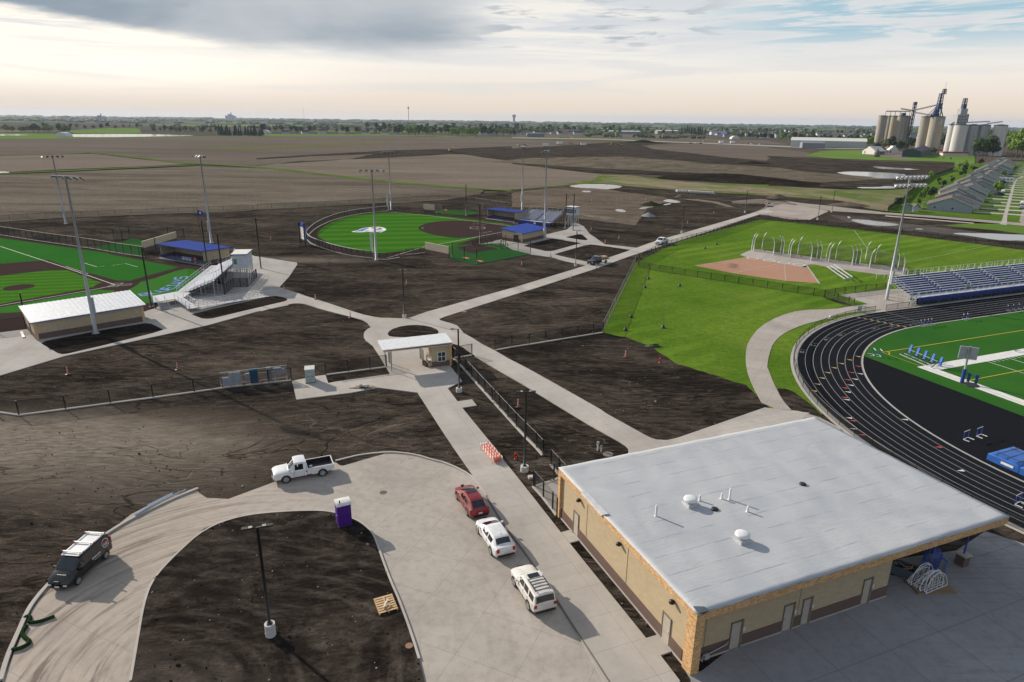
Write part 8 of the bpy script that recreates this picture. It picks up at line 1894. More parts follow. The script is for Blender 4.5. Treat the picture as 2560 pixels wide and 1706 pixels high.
for k in range(46):
    a = rr.uniform(-.75,.75); d = rr.uniform(1900, 9000); w = rr.uniform(100, 500)*d/3000; dd = rr.uniform(60,200)*d/2500; x, y = sin(a)*d, cos(a)*d; an = rr.uniform(-.3,.3); b.mi = rr.randrange(3)
    q = [(x+u*cos(an)-v*sin(an), y+u*sin(an)+v*cos(an), -.55+.004*k) for u, v in ((-w,-dd),(w,-dd),(w,dd),(-w,dd))]; b.poly3(q)
b.build('field_patchwork', [m_fback, m_ftan, m_farg])['kind'] = 'structure'
# ------------------------------------------------------------------ houses
RC = [mat('shingle_brown', (.135,.105,.083), .9), mat('shingle_charcoal', (.035,.038,.046), .9), mat('shingle_grey', (.11,.11,.115), .9)]; WC = [mat('siding_bluegrey', (.30,.34,.41), .7), mat('siding_grey', (.46,.48,.52), .7), mat('siding_beige', (.50,.46,.40), .7), mat('siding_white', (.62,.62,.60), .7)]
def house(o, ang, W, D, he, hp, label, wm, rm, group=None, detail=True, name='house', cat='house'):
    """gable end W wide on the local x axis at y=0, ridge running back D metres"""
    t = thing(name, (o[0], o[1], o[2] if len(o) > 2 else 0), ang, label, cat, group); b = MB()
    b.poly3([(0,0,0),(W,0,0),(W,0,he),(W/2,0,hp),(0,0,he)]); b.poly3([(W,D,0),(0,D,0),(0,D,he),(W/2,D,hp),(W,D,he)]); b.quad((0,D,0),(0,0,0),(0,0,he),(0,D,he)); b.quad((W,0,0),(W,D,0),(W,D,he),(W,0,he)); b.build('wall', wm, t)
    b = MB(); ov = .45; sl_ = (hp-he)/(W/2)
    for s in (0, 1):
        x0 = -ov if s == 0 else W+ov; z0 = he-ov*sl_; P = [(x0,-ov,z0),(W/2,-ov,hp),(W/2,D+ov,hp),(x0,D+ov,z0)]
        b.poly3([(p[0],p[1],p[2]+.16) for p in (P if s == 0 else P[::-1])]); b.poly3(P)
        b.quad(P[0],P[1],(P[1][0],P[1][1],P[1][2]+.16),(P[0][0],P[0][1],P[0][2]+.16)); b.quad(P[3],P[2],(P[2][0],P[2][1],P[2][2]+.16),(P[3][0],P[3][1],P[3][2]+.16)); b.quad(P[0],P[3],(P[3][0],P[3][1],P[3][2]+.16),(P[0][0],P[0][1],P[0][2]+.16))
    r = b.build('roof', rm, t)
    if detail:
        b = MB(); b.bar((-ov,-ov-.02,he-ov*sl_+.05),(W/2,-ov-.02,hp+.06),.04,.22); b.bar((W/2,-ov-.02,hp+.06),(W+ov,-ov-.02,he-ov*sl_+.05),.04,.22); b.build('gable_trim', m_wframe, t)
        for x in (W*.16, W*.34, W*.56): 
            w = MB().box((x,-.03,1.35), (.9 if x != W*.34 else .6,.06,1.0 if x != W*.34 else .55)).build('window', mat('win_pale', (.45,.52,.48), .4), t); MB().box((x,-.065,1.35), (.7 if x != W*.34 else .45,.02,.8 if x != W*.34 else .4)).build('pane', m_glass, w)
        MB().box((W+.03, D*.62, 1.15), (.06, 4.6, 2.2)).build('garage_door', m_wframe, t)
        MB().box((W/2-1.5, D*.5, hp+.0), (.25,.25,.7)).build('vent_pipe', m_wframe, t)
    return t
h0, h1_ = Vector(T['hs'][0]), Vector(T['hs'][1]); dv = (h1_-h0); WH = dv.length; ah = atan2(dv.y, dv.x); rowd = Vector((cos(radians(52.5)), sin(radians(52.5)))); rr = random.Random(8)
NHL = ['nearest grey house with a wide gable end and brown roof', 'second grey house in the row, dark roof behind the nearest one', 'third house in the row, brown roof', 'fourth house in the row, dark grey roof', 'fifth house in the row, pale gable', 'sixth house in the row with a pale gable', 'seventh house in the row, brown roof']
for k in range(27):
    p = h0+rowd*(k*16.6)+Vector((cos(ah), sin(ah)))*(0 if k == 0 else (-3.2, 1.5, -1.0, 2.5)[k % 4])
    lb = NHL[k] if k < 7 else ordn(k)+' house from the near end of the grey-roofed row by the sidewalk'
    house(p, ah+(0 if k == 0 else rr.uniform(-.03,.03)), WH*(1 if k == 0 else rr.uniform(.85,1.0)), 11.8, 2.7, 5.7+(0 if k == 0 else (.9, -.3, .5, .0)[k % 4]), lb, WC[(0,1,0,1,3,1,2,0,1,0,3,1,0,1,2,0,1)[k % 17]], RC[(0,1,0,1,2,2,0,1,0,2,1,0,1,0,2,1,0)[k % 17]], 'row of single-storey houses')
    # driveway
    a_ = p+Vector((cos(ah), sin(ah)))*WH + rowd*6; b_ = a_+Vector((cos(ah), sin(ah)))*24
    ribbon(MB(), [tuple(a_), tuple(b_)], 5.0, None, .055+.002*(k % 3)).build('driveway', m_conc)['kind'] = 'structure'
for k in range(14):
    p = h0+rowd*(130+k*17)+Vector((cos(ah), sin(ah)))*(WH+52); house(p, ah, 14, 12, 2.7, 5.5, ordn(k)+' house across the residential street at the right edge', WC[k % 4], RC[k % 3], 'houses across the street')
s1, s2 = T['hshed']; house((*s1,0), ah, 3.6, 3.0, 2.1, 2.6, 'grey-green garden shed with a flat roof left of the nearest house', mat('shed_green', (.28,.34,.34), .7), RC[2], detail=False, name='garden_shed', cat='shed'); house((*s2,0), ah+.5, 2.2, 2.4, 1.9, 3.0, 'small pale garden shed with a steep gable by the porch', WC[1], RC[2], detail=False, name='garden_shed', cat='shed')
t = thing('porch', (*T['hporch'][0], 0), ah, 'brown-roofed porch on posts at the left of the nearest house', 'porch'); wall(MB(), -.5, 3.2, 0, 5, 2.5, 2.66).build('roof', RC[0], t); b = MB(); b.bar((-.3,.2,0),(-.3,.2,2.5),.18); b.bar((-.3,4.8,0),(-.3,4.8,2.5),.18); b.build('posts', m_wframe, t); wall(MB(), -.4, 3, .3, 4.8, 0, .4).build('deck', mat('deck_brown', (.12,.09,.07), .9), t)
def copy_house_small(): 
    out = []
    for i in range(6):
        b = MB(); W, D, he, hp = 12+i, 9, 3.0+(i % 3), 5.5+(i % 3); b.mi = 0
        b.poly3([(0,0,0),(W,0,0),(W,0,he),(0,0,he)]); b.poly3([(W,D,0),(0,D,0),(0,D,he),(W,D,he)]); b.poly3([(0,D,0),(0,0,0),(0,0,he),(0,D/2,hp),(0,D,he)]); b.poly3([(W,0,0),(W,D,0),(W,D,he),(W,D/2,hp),(W,0,he)])
        b.mi = 1; b.quad((-.4,-.5,he-.2),(W+.4,-.5,he-.2),(W+.4,D/2,hp+.1),(-.4,D/2,hp+.1)); b.quad((W+.4,D+.5,he-.2),(-.4,D+.5,he-.2),(-.4,D/2,hp+.1),(W+.4,D/2,hp+.1))
        b.mi = 2; 
        for x in (W*.2, W*.5, W*.8): b.box((x,-.03,he*.5), (1.3,.06,1.2))
        me = b.build('house', [WC[(3,1,3,2,3,0)[i]], RC[i % 3], m_glass]); out.append(me)
    return out
SM = copy_house_small(); usedh = set(); rr = random.Random(5)
for key, lb, gp in (('tn_a', 'along the far road by the low blue building', 'houses along the far road'), ('tn_b', 'behind the low commercial buildings', 'houses behind the low buildings'), ('tn_c', 'in the town left of the warehouse', 'town houses left of the warehouse'), ('tn_d', 'in the town behind the warehouse', 'town houses behind the warehouse'), ('tn_e', 'in the farm group beyond the field', 'farm buildings beyond the field'), ('tn_f', 'between the two silo groups', 'houses between the silos')):
    for n_, p in enumerate(sorted(T[key], key=lambda q: q[0]/q[1])):
        i = rr.randrange(6); o = SM[i]
        if i in usedh: o = o.copy(); COL.objects.link(o)
        usedh.add(i); o.location = (*p, -.3); o.rotation_euler[2] = rr.uniform(-.5,.5); s = rr.uniform(.9,1.4); o.scale = (s,s,s); tag(o, '%s house, %s from the left %s' % (('white','grey','white','beige','white','blue-grey')[i], ordn(n_), lb), 'house', gp)
for i in range(6):
    if i not in usedh: bpy.data.objects.remove(SM[i])
def shed(a, c, D, he, hp, label, wm, rm, name='shed', cat='building', trimm=None, z=-.2):
    a, c = Vector(a), Vector(c); d = c-a; t = thing(name, (*a, z), atan2(d.y, d.x), label, cat); W = d.length; b = MB()
    b.poly3([(0,0,0),(W,0,0),(W,0,he),(0,0,he)]); b.poly3([(W,D,0),(0,D,0),(0,D,he),(W,D,he)]); b.poly3([(0,D,0),(0,0,0),(0,0,he),(0,D/2,hp),(0,D,he)]); b.poly3([(W,0,0),(W,D,0),(W,D,he),(W,D/2,hp),(W,0,he)]); b.build('wall', wm, t)
    b = MB(); b.quad((-.4,-.5,he),(W+.4,-.5,he),(W+.4,D/2,hp+.15),(-.4,D/2,hp+.15)); b.quad((W+.4,D+.5,he),(-.4,D+.5,he),(-.4,D/2,hp+.15),(W+.4,D/2,hp+.15)); b.build('roof', rm, t)
    if trimm: b = MB(); b.bar((W+.42,-.5,he),(W+.42,D/2,hp+.2),.2,.4); b.bar((W+.42,D/2,hp+.2),(W+.42,D+.5,he),.2,.4); b.build('gable_trim', trimm, t)
    return t
m_palem = mat('pale_metal', (.42,.47,.42), .6); m_whiter = mat('white_roof', (.70,.70,.66), .5)
wh = T['ware']; shed(wh[0], wh[1], 42, 9.5, 13.5, 'long pale green warehouse with a white roof and red gable trim', m_palem, m_whiter, 'warehouse', 'warehouse', mat('red_trim', (.45,.08,.05), .6))
shed(*T['ware2'], 18, 7, 9, 'grey annex building in front of the long warehouse', mat('annex_grey', (.22,.24,.27), .6), mat('annex_roof', (.22,.24,.27), .6))
gs_ = T['gshed']; a, c, e = [Vector(q) for q in gs_]
W_ = (c-a).length; house((a.x, a.y, -.1), atan2((c-a).y, (c-a).x), W_, (e-c).length, 6.0, 9.0, 'dark green farm shed with a navy roof and white corner trim', mat('dark_green', (.02,.06,.055), .6), mat('navy_roof', (.025,.035,.08), .6), detail=False, name='farm_shed', cat='shed')
for p, lb, s in ((T['barn_a'], 'white gambrel barn left of the round-topped barn', 1.), (T['barn_b'], 'white barn with a rounded roof and red door', 1.)):
    a, c = Vector(p[0]), Vector(p[1]); W = (c-a).length; t = thing('barn', (*a, -.1), atan2((c-a).y, (c-a).x), lb, 'barn', 'white barns'); prof = [(x*W,z*.56) for x,z in ((0,0),(0,6.5),(.12,9.5),(.3,12.5),(.36,13),(.36,15.5),(.64,15.5),(.64,13),(.7,12.5),(.88,9.5),(1,6.5),(1,0))]
    b = MB(); b.poly3([(x,0,z) for x,z in prof]); b.poly3([(x,14,z) for x,z in prof][::-1]); b.build('wall', WC[3], t); b = MB()
    for i in range(1, len(prof)-2): (x0,z0),(x1,z1) = prof[i],prof[i+1]; b.quad((x0,-.3,z0+.05),(x0,14.3,z0+.05),(x1,14.3,z1+.05),(x1,-.3,z1+.05))
    b.build('roof', m_whiter, t); MB().box((W*.2,-.1,2), (1.6,.1,3)).build('door', mat('red_trim', (.45,.08,.05), .6), t)
b = MB(); b.lathe((0,0,0), [(3,0),(3,4),(2,6),(.8,7),(.7,8.5)], 10); o = b.build('old_barn', mat('weathered', (.16,.14,.13), .9)); o.location = (*T['old_barn'][0], 0); tag(o, 'weathered dark corn crib on the farm grass', 'barn')
for k, (key, D, h, wm, rm, lb) in enumerate((('blk', 30, 6, mat('blk_blue', (.16,.25,.33), .6), m_whiter, 'low blue-grey commercial building in the middle of the town edge'), ('blk2', 26, 9, mat('blk_brown', (.30,.26,.22), .7), m_whiter, 'long row building with garage doors at the town edge'), ('blk3', 30, 7, WC[3], m_blue, 'white building with a blue fascia at the town edge'), ('blk4', 26, 7, mat('blk_slate', (.17,.20,.26), .6), RC[2], 'slate grey shed at the left end of the far road'))): shed(*T[key], D, h, h+1.8, lb, wm, rm, 'low_building')
for p, lb in zip(T['shedb'], ('white arched quonset hut at the far field edge', 'pale farmhouse roof by the evergreen row', 'pale shed at the left end of the lake', 'pale garage right of the town trees')):
    b = MB(); b.smooth = True
    for i in range(10):
        a0, a1 = pi*i/10, pi*(i+1)/10; b.quad((9*cos(a0),0,7*sin(a0)),(9*cos(a0),16,7*sin(a0)),(9*cos(a1),16,7*sin(a1)),(9*cos(a1),0,7*sin(a1)))
    b.smooth = False; b.poly3([(9*cos(pi*i/10),0,7*sin(pi*i/10)) for i in range(11)]); o = b.build('quonset_hut', WC[3]); o.location = (*p, -.3); tag(o, lb, 'shed')
# ------------------------------------------------------------------ grain elevators
def silomat(name, col, v=.12):
    m, N, b = pmat(name); q = N.node('ShaderNodeTexCoord').outputs['Object']
    c = N.mix(N.rng(N.noise(N.mapv(q, (0,0,0), (0,0,0), (1,1,.12)), .35, 5, .65), .35, .68), tuple(x*.78 for x in col)+(1,), tuple(min(1,x*1.12) for x in col)+(1,))
    z = N.sep(q)[2]; e = N.math('ABSOLUTE', N.math('SUBTRACT', N.math('FRACT', N.math('DIVIDE', z, 4.2)), .5)); c = N.mix(N.rng(e, .46, .49, 0, .22), c, tuple(x*.6 for x in col)+(1,))
    N.l.new(c, b.inputs['Base Color']); b.inputs['Roughness'].default_value = .9; return m
m_sb = silomat('silo_beige', (.37,.335,.275)); m_sw = silomat('silo_white', (.60,.585,.56)); m_sg = silomat('silo_grey', (.40,.41,.42)); m_bluest = mat('blue_steel', (.025,.05,.14), .6); m_drk = mat('dark_steel', (.08,.09,.11), .6)
S_ = T['silo_p']
def silo(p, r, h, m, label, group): 
    t = thing('grain_silo', (*p, -.5), 0, label, 'grain silo', group); b = MB(); b.smooth = True; b.cyl((0,0), r, 0, h, 28); b.build('bin', m, t, sharp=40); MB().lathe((0,0,h), [(r*1.01,0),(r*1.01,.6),(r*.9,.9),(0.3,1.6)], 24).build('roof', m_drk, t); return t
bk = lambda p, d: (p[0]*(1+d/1000), p[1]*(1+d/1000))
dA = Vector(S_[0]).length
def atd(p, d): v = Vector(p); return tuple(v.normalized()*d)
D1, D2, D3 = 1150, 1010, 985
for i, (k, d, r, lb) in enumerate(((0, D1, 6.2, 'leftmost beige grain silo, broad and in front'), (1, D1+22, 5.3, 'second beige silo from the left, set back'), (2, D1+18, 5.4, 'third beige silo from the left, set back'), (3, D1, 5.9, 'fourth beige silo from the left with machinery on top'), (4, D1+8, 5.6, 'fifth beige silo from the left beside the lattice leg'))): silo(atd(S_[k], d), r, 45, m_sb, lb, 'beige grain silos')
for k, d, r, lb in ((5, D2, 6.4, 'beige silo left of the pair under the blue tower'), (6, D2-12, 7.9, 'beige silo with a pale letter near its top')): silo(atd(S_[k], d), r, 43, m_sb, lb, 'beige grain silos')
for k, d, r, m, lb in ((7, D3, 5.5, m_sw, 'white sunlit silo at the left of the old elevator'), (8, D3-4, 7.5, m_sw, 'wide white silo under the head house'), (9, D3+8, 5.7, m_sg, 'grey silo right of the head house'), (10, D3+14, 6.0, m_sg, 'second grey silo right of the head house'), (11, D3+10, 7.0, m_sw, 'separate white silo at the far right')): silo(atd(S_[k], d), r, 34, m, lb, 'white and grey grain silos')
def lattice(par, a, c, w, m, name='conveyor', n=10):
    a, c = Vector(a), Vector(c); b = MB(); b.bar(a, c, w*.5, w*.5); d = (c-a)/n
    for s in (-w*.5, w*.5): b.bar(a+Vector((0,0,s)), c+Vector((0,0,s)), w*.14)
    for i in range(n): b.bar(a+d*i+Vector((0,0,-w*.5)), a+d*(i+1)+Vector((0,0,w*.5)), w*.12)
    return b.build(name, m, par)
def tower(par, x, y, z0, z1, w0, w1, m, name='tower', n=5):
    b = MB()
    for i in range(n):
        f, g_ = i/n, (i+1)/n; a, c = lerp(w0,w1,f), lerp(w0,w1,g_); za, zc = lerp(z0,z1,f), lerp(z0,z1,g_)
        for sx, sy in ((-1,-1),(1,-1),(1,1),(-1,1)): b.bar((x+sx*a,y+sy*a,za),(x+sx*c,y+sy*c,zc),.55)
        for (p, q) in (((-1,-1),(1,-1)),((1,-1),(1,1)),((1,1),(-1,1)),((-1,1),(-1,-1))): b.bar((x+p[0]*c,y+p[1]*c,zc),(x+q[0]*c,y+q[1]*c,zc),.4); b.bar((x+p[0]*a,y+p[1]*a,za),(x+q[0]*c,y+q[1]*c,zc),.3)
    b.box((x,y,(z0+z1)/2), (w1*.9,w1*.9,(z1-z0)*.94)); return b.build(name, m, par)
q5 = Vector(atd(S_[4], D1)); q3 = Vector(atd(S_[3], D1)); q0 = Vector(atd(S_[0], D1)); q6 = Vector(atd(S_[6], D2-12)); q56 = (Vector(atd(S_[5], D2))+q6)/2; q8 = Vector(atd(S_[8], D3))
t = thing('leg_elevator', (q5.x+8.5, q5.y, 0), 0, 'dark lattice bucket elevator leg at the right of the left silos', 'elevator tower'); tower(t, 0, 0, 0, 64, 1.6, 1.6, m_drk, 'leg_tower', 12); MB().box((0,0,62), (4,3.4,4)).build('head', m_bluest, t)
a = (q0.x-q5.x-8.5+3, q0.y-q5.y, 51.5); lattice(t, a, (-4, 0, 51.5), 1.6, m_drk, 'conveyor', 14); lattice(t, (q3.x-q5.x-14, 0, 55), (-1,0,52.5), 1.6, m_bluest, 'conveyor')
b = MB()
for k in range(6): x = lerp(a[0], -5, k/5); b.bar((x, a[1]*(1-k/5), 45), (x, a[1]*(1-k/5), 51.5), .5)
b.build('supports', m_drk, t); MB().box((q3.x-q5.x-9, 0, 47.5), (5,5,3.5)).build('motor_house', m_bluest, t)
lattice(t, (0,0,53), (q6.x-q5.x-8.5-2, q6.y-q5.y, 57), 1.8, m_drk, 'bridge', 14); lattice(t, (0,0,50.5), (q6.x-q5.x-8.5-9, q6.y-q5.y, 44.5), 1.8, m_drk, 'bridge', 14)
t = thing('leg_elevator', (q6.x-1.5, q6.y, 42.5), 0, 'tall blue lattice elevator tower on the beige silo pair', 'elevator tower'); tower(t, 0, 0, 0, 27, 2.4, 1.7, m_bluest, 'leg_tower', 7); tower(t, 2.6, 0, 26, 32, 1.6, 1.3, m_drk, 'head_frame', 3)
b = MB(); b.lathe((-3,0,0), [(4.5,0),(4.5,4),(2,6.5),(1.2,9)], 10); b.box((0,0,14), (5,4.5,4)); b.box((0,0,10), (6,5,2)); b.build('distributor', m_bluest, t); b = MB()
for e in ((-9,0),(7,0),(-6,4),(9,3),(-12,2)): b.bar((0,0,14+e[1]),(e[0],e[1],.5),.55)
b.build('spouts', m_bluest, t); MB().cyl((3,0), .12, 32, 40, 5).build('antenna', m_drk, t)
t = thing('head_house', (q8.x-2, q8.y+2, 33.5), 0, 'grey concrete head house tower on top of the old elevator', 'head house'); b = MB(); b.box((0,0,6), (12,9,12)); b.box((1,0,15), (8,7,7)); b.build('tower', m_sg, t)
b = MB()
for i in range(3):
    for j in range(3): b.box((-3.5+i*3.4,-4.55,3+j*3.3), (1.3,.1,1.6))
b.build('windows', m_drk, t); tower(t, 1.5, 0, 18, 30, 1.9, 1.5, m_drk, 'leg_tower', 4); b = MB(); b.box((1.5,0,21), (4,4,5)); b.box((7,0,8), (3.2,4,9)); b.build('machinery', m_bluest, t); b = MB()
for x, z in ((-9,10),(-11,8),(9,12)): b.bar((0,0,z),(x,0,0),.5)
b.build('spouts', m_drk, t)
q9, q10, q11 = [Vector(atd(S_[k], D3+8)) for k in (9,10,11)]
lattice(t, (7,0,3), (q10.x-q8.x+8, q10.y-q8.y, 4.5), 1.3, m_drk, 'conveyor'); lattice(t, (q10.x-q8.x+5, q10.y-q8.y, 2), (q11.x-q8.x+4, q11.y-q8.y, 4.5), 1.3, m_drk, 'conveyor')
# red-roofed office at the foot
p = atd(S_[8], D3-40); o = MB(); t = thing('elevator_office', (p[0]-14, p[1], -.2), -.15, 'low white office with a red roof at the foot of the white silos', 'building'); wall(MB(), 0, 26, 0, 9, 0, 3.2).build('wall', WC[3], t); wall(MB(), -.6, 26.6, -.6, 9.6, 3.21, 4.6).build('roof', mat('red_roof', (.35,.04,.05), .6), t)
# pale letter J on the right beige silo
sp_ = Vector(atd(S_[6], D2-12)); fc = -sp_.normalized(); rt_ = Vector((-fc.y, fc.x)); b = MB()
def onsilo(x, z, r=7.96): a = x*.78/7.9; n_ = fc*cos(a)+rt_*sin(a); return (n_.x*r, n_.y*r, z)
for st in [[(5.6,40.5),(5.6,37)],[(5.6,37),(5.2,35.4),(4.2,35.0),(3.4,35.8)]]:
    for i in range(len(st)-1): (x0,z0),(x1,z1) = st[i],st[i+1]; w=.55; b.quad(onsilo(x0-w,z0-.4),onsilo(x0+w,z0),onsilo(x1+w,z1),onsilo(x1-w,z1-.4) if abs(x1-x0)>.2 else onsilo(x1-w,z1))
o = b.build('silo_letter', m_white); o.location = (sp_.x, sp_.y, 0); tag(o, 'pale letter painted near the top of the right beige silo', 'lettering')
# ------------------------------------------------------------------ far towers
t = thing('water_tower', (*T['wtower'][0], -.5), 0, 'distant water tower above the tree line in the middle', 'water tower'); sc_ = Vector(T['wtower'][0]).length/1660*3
MB().cyl((0,0), sc_*.85, 0, sc_*5, 14).build('stem', mat('far_grey', (.20,.22,.25), .8), t); MB().lathe((0,0,sc_*4.6), [(sc_*.9,0),(sc_*1.5,sc_*.7),(sc_*1.5,sc_*1.6),(sc_*.8,sc_*1.9),(.3,sc_*2)], 16).build('tank', mat('far_grey', (.20,.22,.25), .8), t)
t = thing('cell_tower', (*T['cell'][0], -.5), 0, 'thin lattice cell tower rising above the horizon', 'cell tower'); k_ = Vector(T['cell'][0]).length/1660
MB().tube([(0,0,0),(0,0,k_*35)], k_*.75, 6, r2=k_*.5).build('mast', m_drk, t); b = MB(); b.box((0,0,k_*36.5), (k_*3.2,k_*3.2,k_*3.5)); b.cyl((0,0), k_*.4, k_*38, k_*41, 5); b.build('antennas', m_drk, t)
for p, hpx, lb in zip(T['masts'], (24,60,14), ('faint guyed radio mast on the left horizon', 'thin radio mast behind the white silo at the right', 'short thin mast left of the cell tower')): k_ = Vector(p).length/1660; o = MB().tube([(0,0,0),(0,0,k_*hpx)], k_*.28, 4).build('radio_mast', m_drk); o.location = (*p, 0); tag(o, lb, 'radio mast')
for p, lb, m in zip(T['far_elev'], ('distant grain elevator with a peaked tower on the left horizon', 'distant blocky grain elevator on the horizon left of centre'), (m_sg, m_drk)):
    k_ = Vector(p).length/1660; t = thing('far_elevator', (*p, -1), 0, lb, 'grain elevator'); b = MB()
    for i, (x, w, h) in enumerate(((-9,5,8),(-3,5,11),(3,5,9),(8,5,7))): b.box((x*k_,0,h*k_/2), (w*k_*1.05,6*k_,h*k_))
    b.build('bins', m, t); MB().lathe((1*k_,0,9*k_), [(1.4*k_,0),(1.2*k_,4*k_),(.1,7*k_)], 6).build('headhouse', m, t)
# ------------------------------------------------------------------ earth heaps, pipes, plant
def ridge(name, line, w, h, m, label, seed=1, z=-.2):
    rs = [Vector(p) for p in resample(chaikin(line, 2, False), w*.22)]; rr = random.Random(seed); b = MB(); b.smooth = True; g_ = []; nn = 14
    ph = [rr.random()*6 for _ in range(8)]
    for i, p in enumerate(rs):
        d = (rs[min(i+1, len(rs)-1)]-rs[max(i-1, 0)]).normalized(); n_ = Vector((-d.y, d.x)); e = min(1, i/4, (len(rs)-1-i)/4); rowv = []
        for j in range(nn+1):
            v = -1+2*j/nn; hh = max(0, 1-abs(v)**2.2)*(h*(.75+.25*sin(i*.35+ph[0])+.12*sin(i*1.1+ph[1]+j))+rr.uniform(-.12,.12)*h)*e; q = p+n_*v*w/2*(1+.12*sin(i*.6+ph[2])); rowv.append(b.vert((q.x, q.y, z+max(0, hh))))
        g_.append(rowv)
    for i in range(len(g_)-1):
        for j in range(nn): b.face((g_[i][j+1], g_[i][j], g_[i+1][j], g_[i+1][j+1]))
    o = b.build(name, m); o['kind'] = 'structure'; return o
ridge('spoil_mound', T['ridge_a'], 95, 5.5, m_spoil, '', 1); ridge('spoil_mound', T['ridge_b'], 34, 3.2, m_fresh, '', 2)
def heap(p, r, h, m, label, cat='heap', sx=1., name='earth_heap'):
    rr = random.Random(int(r*10)); b = MB(); b.smooth = True; n = 18; rings = []
    for k in range(7): f = k/6; rings.append([b.vert((sx*r*(1-f)*cos(2*pi*j/n)*rr.uniform(.9,1.1), r*(1-f)*sin(2*pi*j/n)*rr.uniform(.9,1.1), h*(f**.85)*rr.uniform(.92,1.05))) for j in range(n)])
    for k in range(6):
        for j in range(n): b.face((rings[k][j], rings[k][(j+1) % n], rings[k+1][(j+1) % n], rings[k+1][j]))
    o = b.build(name, m); o.location = (*p, -.05); tag(o, label, cat); return o
heap(T['gmound'][0], 2.8, 1.5, soil('gravel_pile', (.28,.28,.29), (.36,.36,.37), ruts=False), 'grey gravel heap on the dark churned soil', 'gravel heap', name='gravel_heap')
m_grassy = grass('weedy_heap', (.03,.04,.015), (.06,.08,.025), .3, bare=((.035,.028,.022), .2, .45, .6, .9))
heap(T['smound'][0], 3.6, 1.7, m_grassy, 'dark soil heap between the wet patches', 'soil heap', 1.3); heap(T['smound2'][0], 18, 4.5, m_fresh, 'long dark heap by the far road', 'soil heap', 1.6); heap(T['smound3'][0], 8, 2, m_fresh, 'dark heap on the far graded soil', 'soil heap', 1.8); heap(T['smound4'][0], 2.6, 1.6, m_spoil, 'small grey heap by the row of pipes', 'soil heap'); heap(T['smound5'][0], 4, 1.8, m_spoil, 'brown heap by the pale slab street', 'soil heap', 1.4); heap(T['smound6'][0], 5, 1.4, m_spoil, 'low brown heap on the verge of the marsh grass', 'soil heap', 1.8)
a, c = Vector(T['cpipes'][0]), Vector(T['cpipes'][1]); m_cp = mat('culvert', (.42,.43,.43), .8)
for k in range(13):
    p = a+(c-a)*(k+(.35 if k > 3 else 0))/12.4; b = MB(); R_o, R_i, Lp = .66, .50, 2.0; n = 16; b.smooth = True
    for y0, r in ((0,R_o),): pass
    rings = [[b.vert((r*cos(2*pi*j/n), y, .85+r*sin(2*pi*j/n))) for j in range(n)] for r, y in ((R_i,Lp),(R_i,0),(R_o,0),(R_o,Lp),(R_i,Lp))]
    for i in range(4):
        for j in range(n): b.face((rings[i][j], rings[i][(j+1) % n], rings[i+1][(j+1) % n], rings[i+1][j]))
    o = b.build('culvert_pipe', m_cp); o.location = (p.x, p.y, 0); o.rotation_euler[2] = .15; tag(o, '%s pale concrete culvert pipe from the left of the row' % ordn(k), 'pipe', 'row of culvert pipes')
m_cat = mat('plant_yellow', (.55,.36,.05), .5); m_redm = mat('plant_red', (.5,.05,.03), .5)
def excavator(p, ang, m, label):
    t = thing('excavator', (*p, 0), ang, label, 'excavator', 'earthmoving machines'); b = MB()
    for s in (-1.2,1.2): b.prism([(-2,s-.3),(2,s-.3),(2,s+.3),(-2,s+.3)], 0, .9)
    b.build('tracks', m_trim, t); b = MB(); b.box((-.4,0,1.7), (3.2,2.6,1.2)); b.box((-1.6,0,2.0), (1.0,2.5,1.3)); b.build('house', m, t); MB().box((.8,.7,2.6), (1.3,1.0,1.6)).build('cab', m_cglass, t)
    b = MB(); b.bar((1,-.3,1.8),(3.8,-.3,4.6),.45); b.bar((3.8,-.3,4.6),(6,-.3,2.2),.35); b.build('boom', m, t); MB().box((5.9,-.3,1.6), (.9,1.0,1.0)).build('bucket', m_trim, t); return t
for p, m, lb, a in zip(T['exc'], (m_cat,m_cat,m_cat,m_redm,m_redm,m_cat,mat('plant_white',(.6,.57,.5),.6)), ('yellow machine on the dark soil strip, far left of the works', 'yellow machine in the middle of the far works, left of two', 'yellow machine in the middle of the far works, right of two', 'red machine near the white trailer', 'red machine left of the white trailers', 'yellow machine by the far road at the right', 'cream machine at the end of the pale slab'), (.3,1,2.5,.2,2,.5,2.4)):
    o = excavator(p, a, m, lb)
    if 'slab' in lb: o.scale = (.5, .5, .5)
for i, (p, lb) in enumerate(zip(T['trl'], ('white box trailer on the far works, leftmost', 'white box trailer beside the red machine', 'white van trailer behind the works', 'white box trailer on the far road', 'small white trailer on the far road left of the box trailer'))):
    t = thing('box_trailer', (*p, 0), .1*i, lb, 'trailer', 'white trailers'); wall(MB(), -4, 4, -1.3, 1.3, 1.0, 4.0).build('box', m_carwhite, t); b = MB()
    for x in (-2.2,-1.2,2.6): b.tube([(x,-1.3,.5),(x,1.3,.5)], .5, 10)
    b.build('wheels', m_tyre, t)
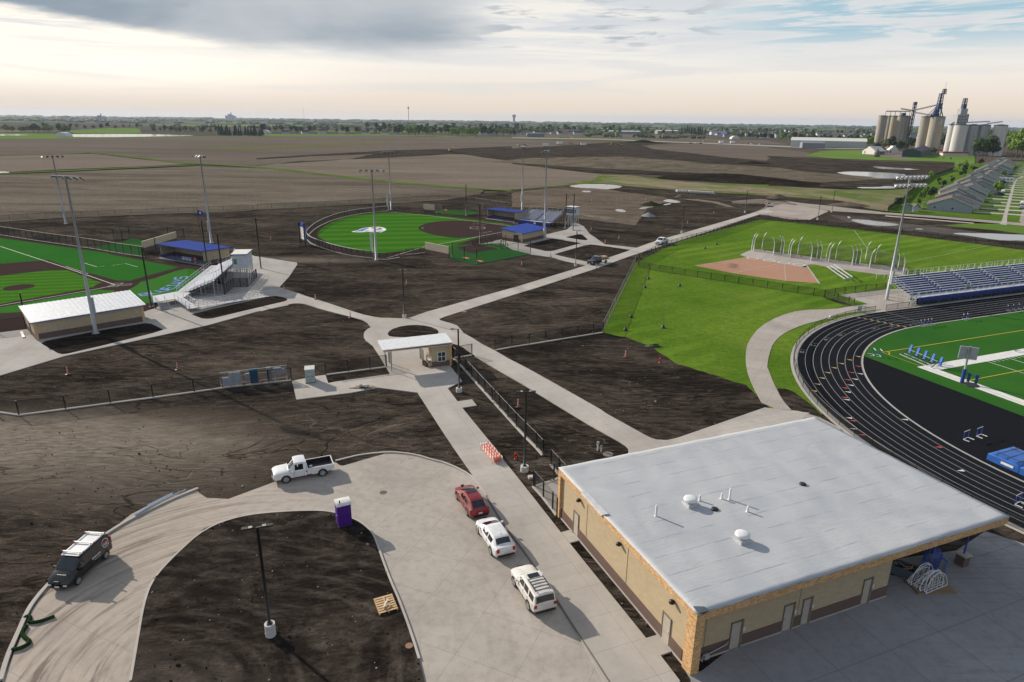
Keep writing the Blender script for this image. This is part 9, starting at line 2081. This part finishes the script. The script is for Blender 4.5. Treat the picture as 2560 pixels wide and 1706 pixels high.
# far cars: one small mesh each, shared
def small_car(m, h=1.45):
    b = MB(); b.mi = 0; st_ = sedan_st(4.7, 2.8, h, .9); loft(b, st_); b.mi = 1; b.box((-.4,0,h-.32), (2.4,1.72,.26)); b.mi = 2
    for x in (-1.4,1.4): b.tube([(x,-.92,.33),(x,.92,.33)], .33, 10)
    return b.build('parked_car', [m, m_cglass, m_tyre])
SC_ = [small_car(m_carwhite), small_car(mat('car_silver', (.35,.37,.39), .3, .5)), small_car(mat('car_navy', (.02,.04,.10), .3)), small_car(m_carred, 1.6)]; uc = set(); rr = random.Random(6)
def putcar(p, ang, lb, gp, i=None):
    i = rr.randrange(4) if i is None else i; o = SC_[i]
    if i in uc: o = o.copy(); COL.objects.link(o)
    uc.add(i); o.location = (*p, .05); o.rotation_euler[2] = ang; tag(o, lb, 'car', gp)
for key, lb, gp in (('cars_f', 'tiny parked car at the left end of the far works', 'cars at the far works'), ('cars_g', 'tiny car on the far road at the right', 'cars on the far road'), ('cars_h', 'tiny parked vehicle by the slate shed', 'cars by the slate shed'), ('cars_i', 'tiny car on the far road left of the trailers', 'cars on the far road, left')):
    for i, p in enumerate(sorted(T[key], key=lambda q: q[0]/q[1])): putcar(p, rr.uniform(-.4,.4), '%s from the left, %s' % (ordn(i), lb), gp)
for p, lb, i in zip(T['hcars'], ('white car on a driveway under the street tree', 'dark car on a driveway beside the white car', 'dark car on the driveway farther up the row', 'dark vehicle beyond the dark driveway car', 'white car at the right edge on the residential street, upper', 'white car at the right edge on the residential street, lower', 'dark car on the farthest driveway'), (0,2,2,2,0,1,2)): putcar(p, ah+(pi/2 if i != 2 else 0), lb, 'cars by the houses', i)
t = thing('camper', (*T['camper'][0], 0), ah, 'white camper parked on a driveway in the row of houses', 'camper'); wall(MB(), -4.2, 4.2, -1.2, 1.2, .6, 3.1).build('body', m_carwhite, t); b = MB()
for x in (-2.8,-.8,1.2,3): b.box((x,-1.22,2.1), (1.0,.04,.6))
b.build('windows', m_cglass, t)
for i in range(4):
    if i not in uc: bpy.data.objects.remove(SC_[i])
# street trim: mailboxes
for k in range(3):
    p = h0+rowd*(k*17+2)+Vector((cos(ah), sin(ah)))*(WH+22); t = thing('mailbox', (p.x, p.y, 0), 0, ('nearest','second','third')[k]+' white mailbox post beside the residential sidewalk', 'mailbox', 'mailboxes'); MB().bar((0,0,0),(0,0,1.1),.12).build('post', m_wframe, t); MB().box((0,0,1.2), (.3,.5,.3)).build('box', m_wframe, t)
# ------------------------------------------------------------------ air
hb = MB().box((0, 0, 60), (33000, 33000, 123.2))
hm = bpy.data.materials.new('haze_air'); hm.use_nodes = True; hn = hm.node_tree; hn.nodes.clear()
ho = hn.nodes.new('ShaderNodeOutputMaterial'); hv = hn.nodes.new('ShaderNodeVolumePrincipled'); hn.links.new(hv.outputs[0], ho.inputs['Volume'])
hv.inputs['Color'].default_value = (.66, .80, 1.0, 1); hv.inputs['Density'].default_value = .000042; hv.inputs['Anisotropy'].default_value = .2
tag(hb.build('haze', hm), kind='stuff')
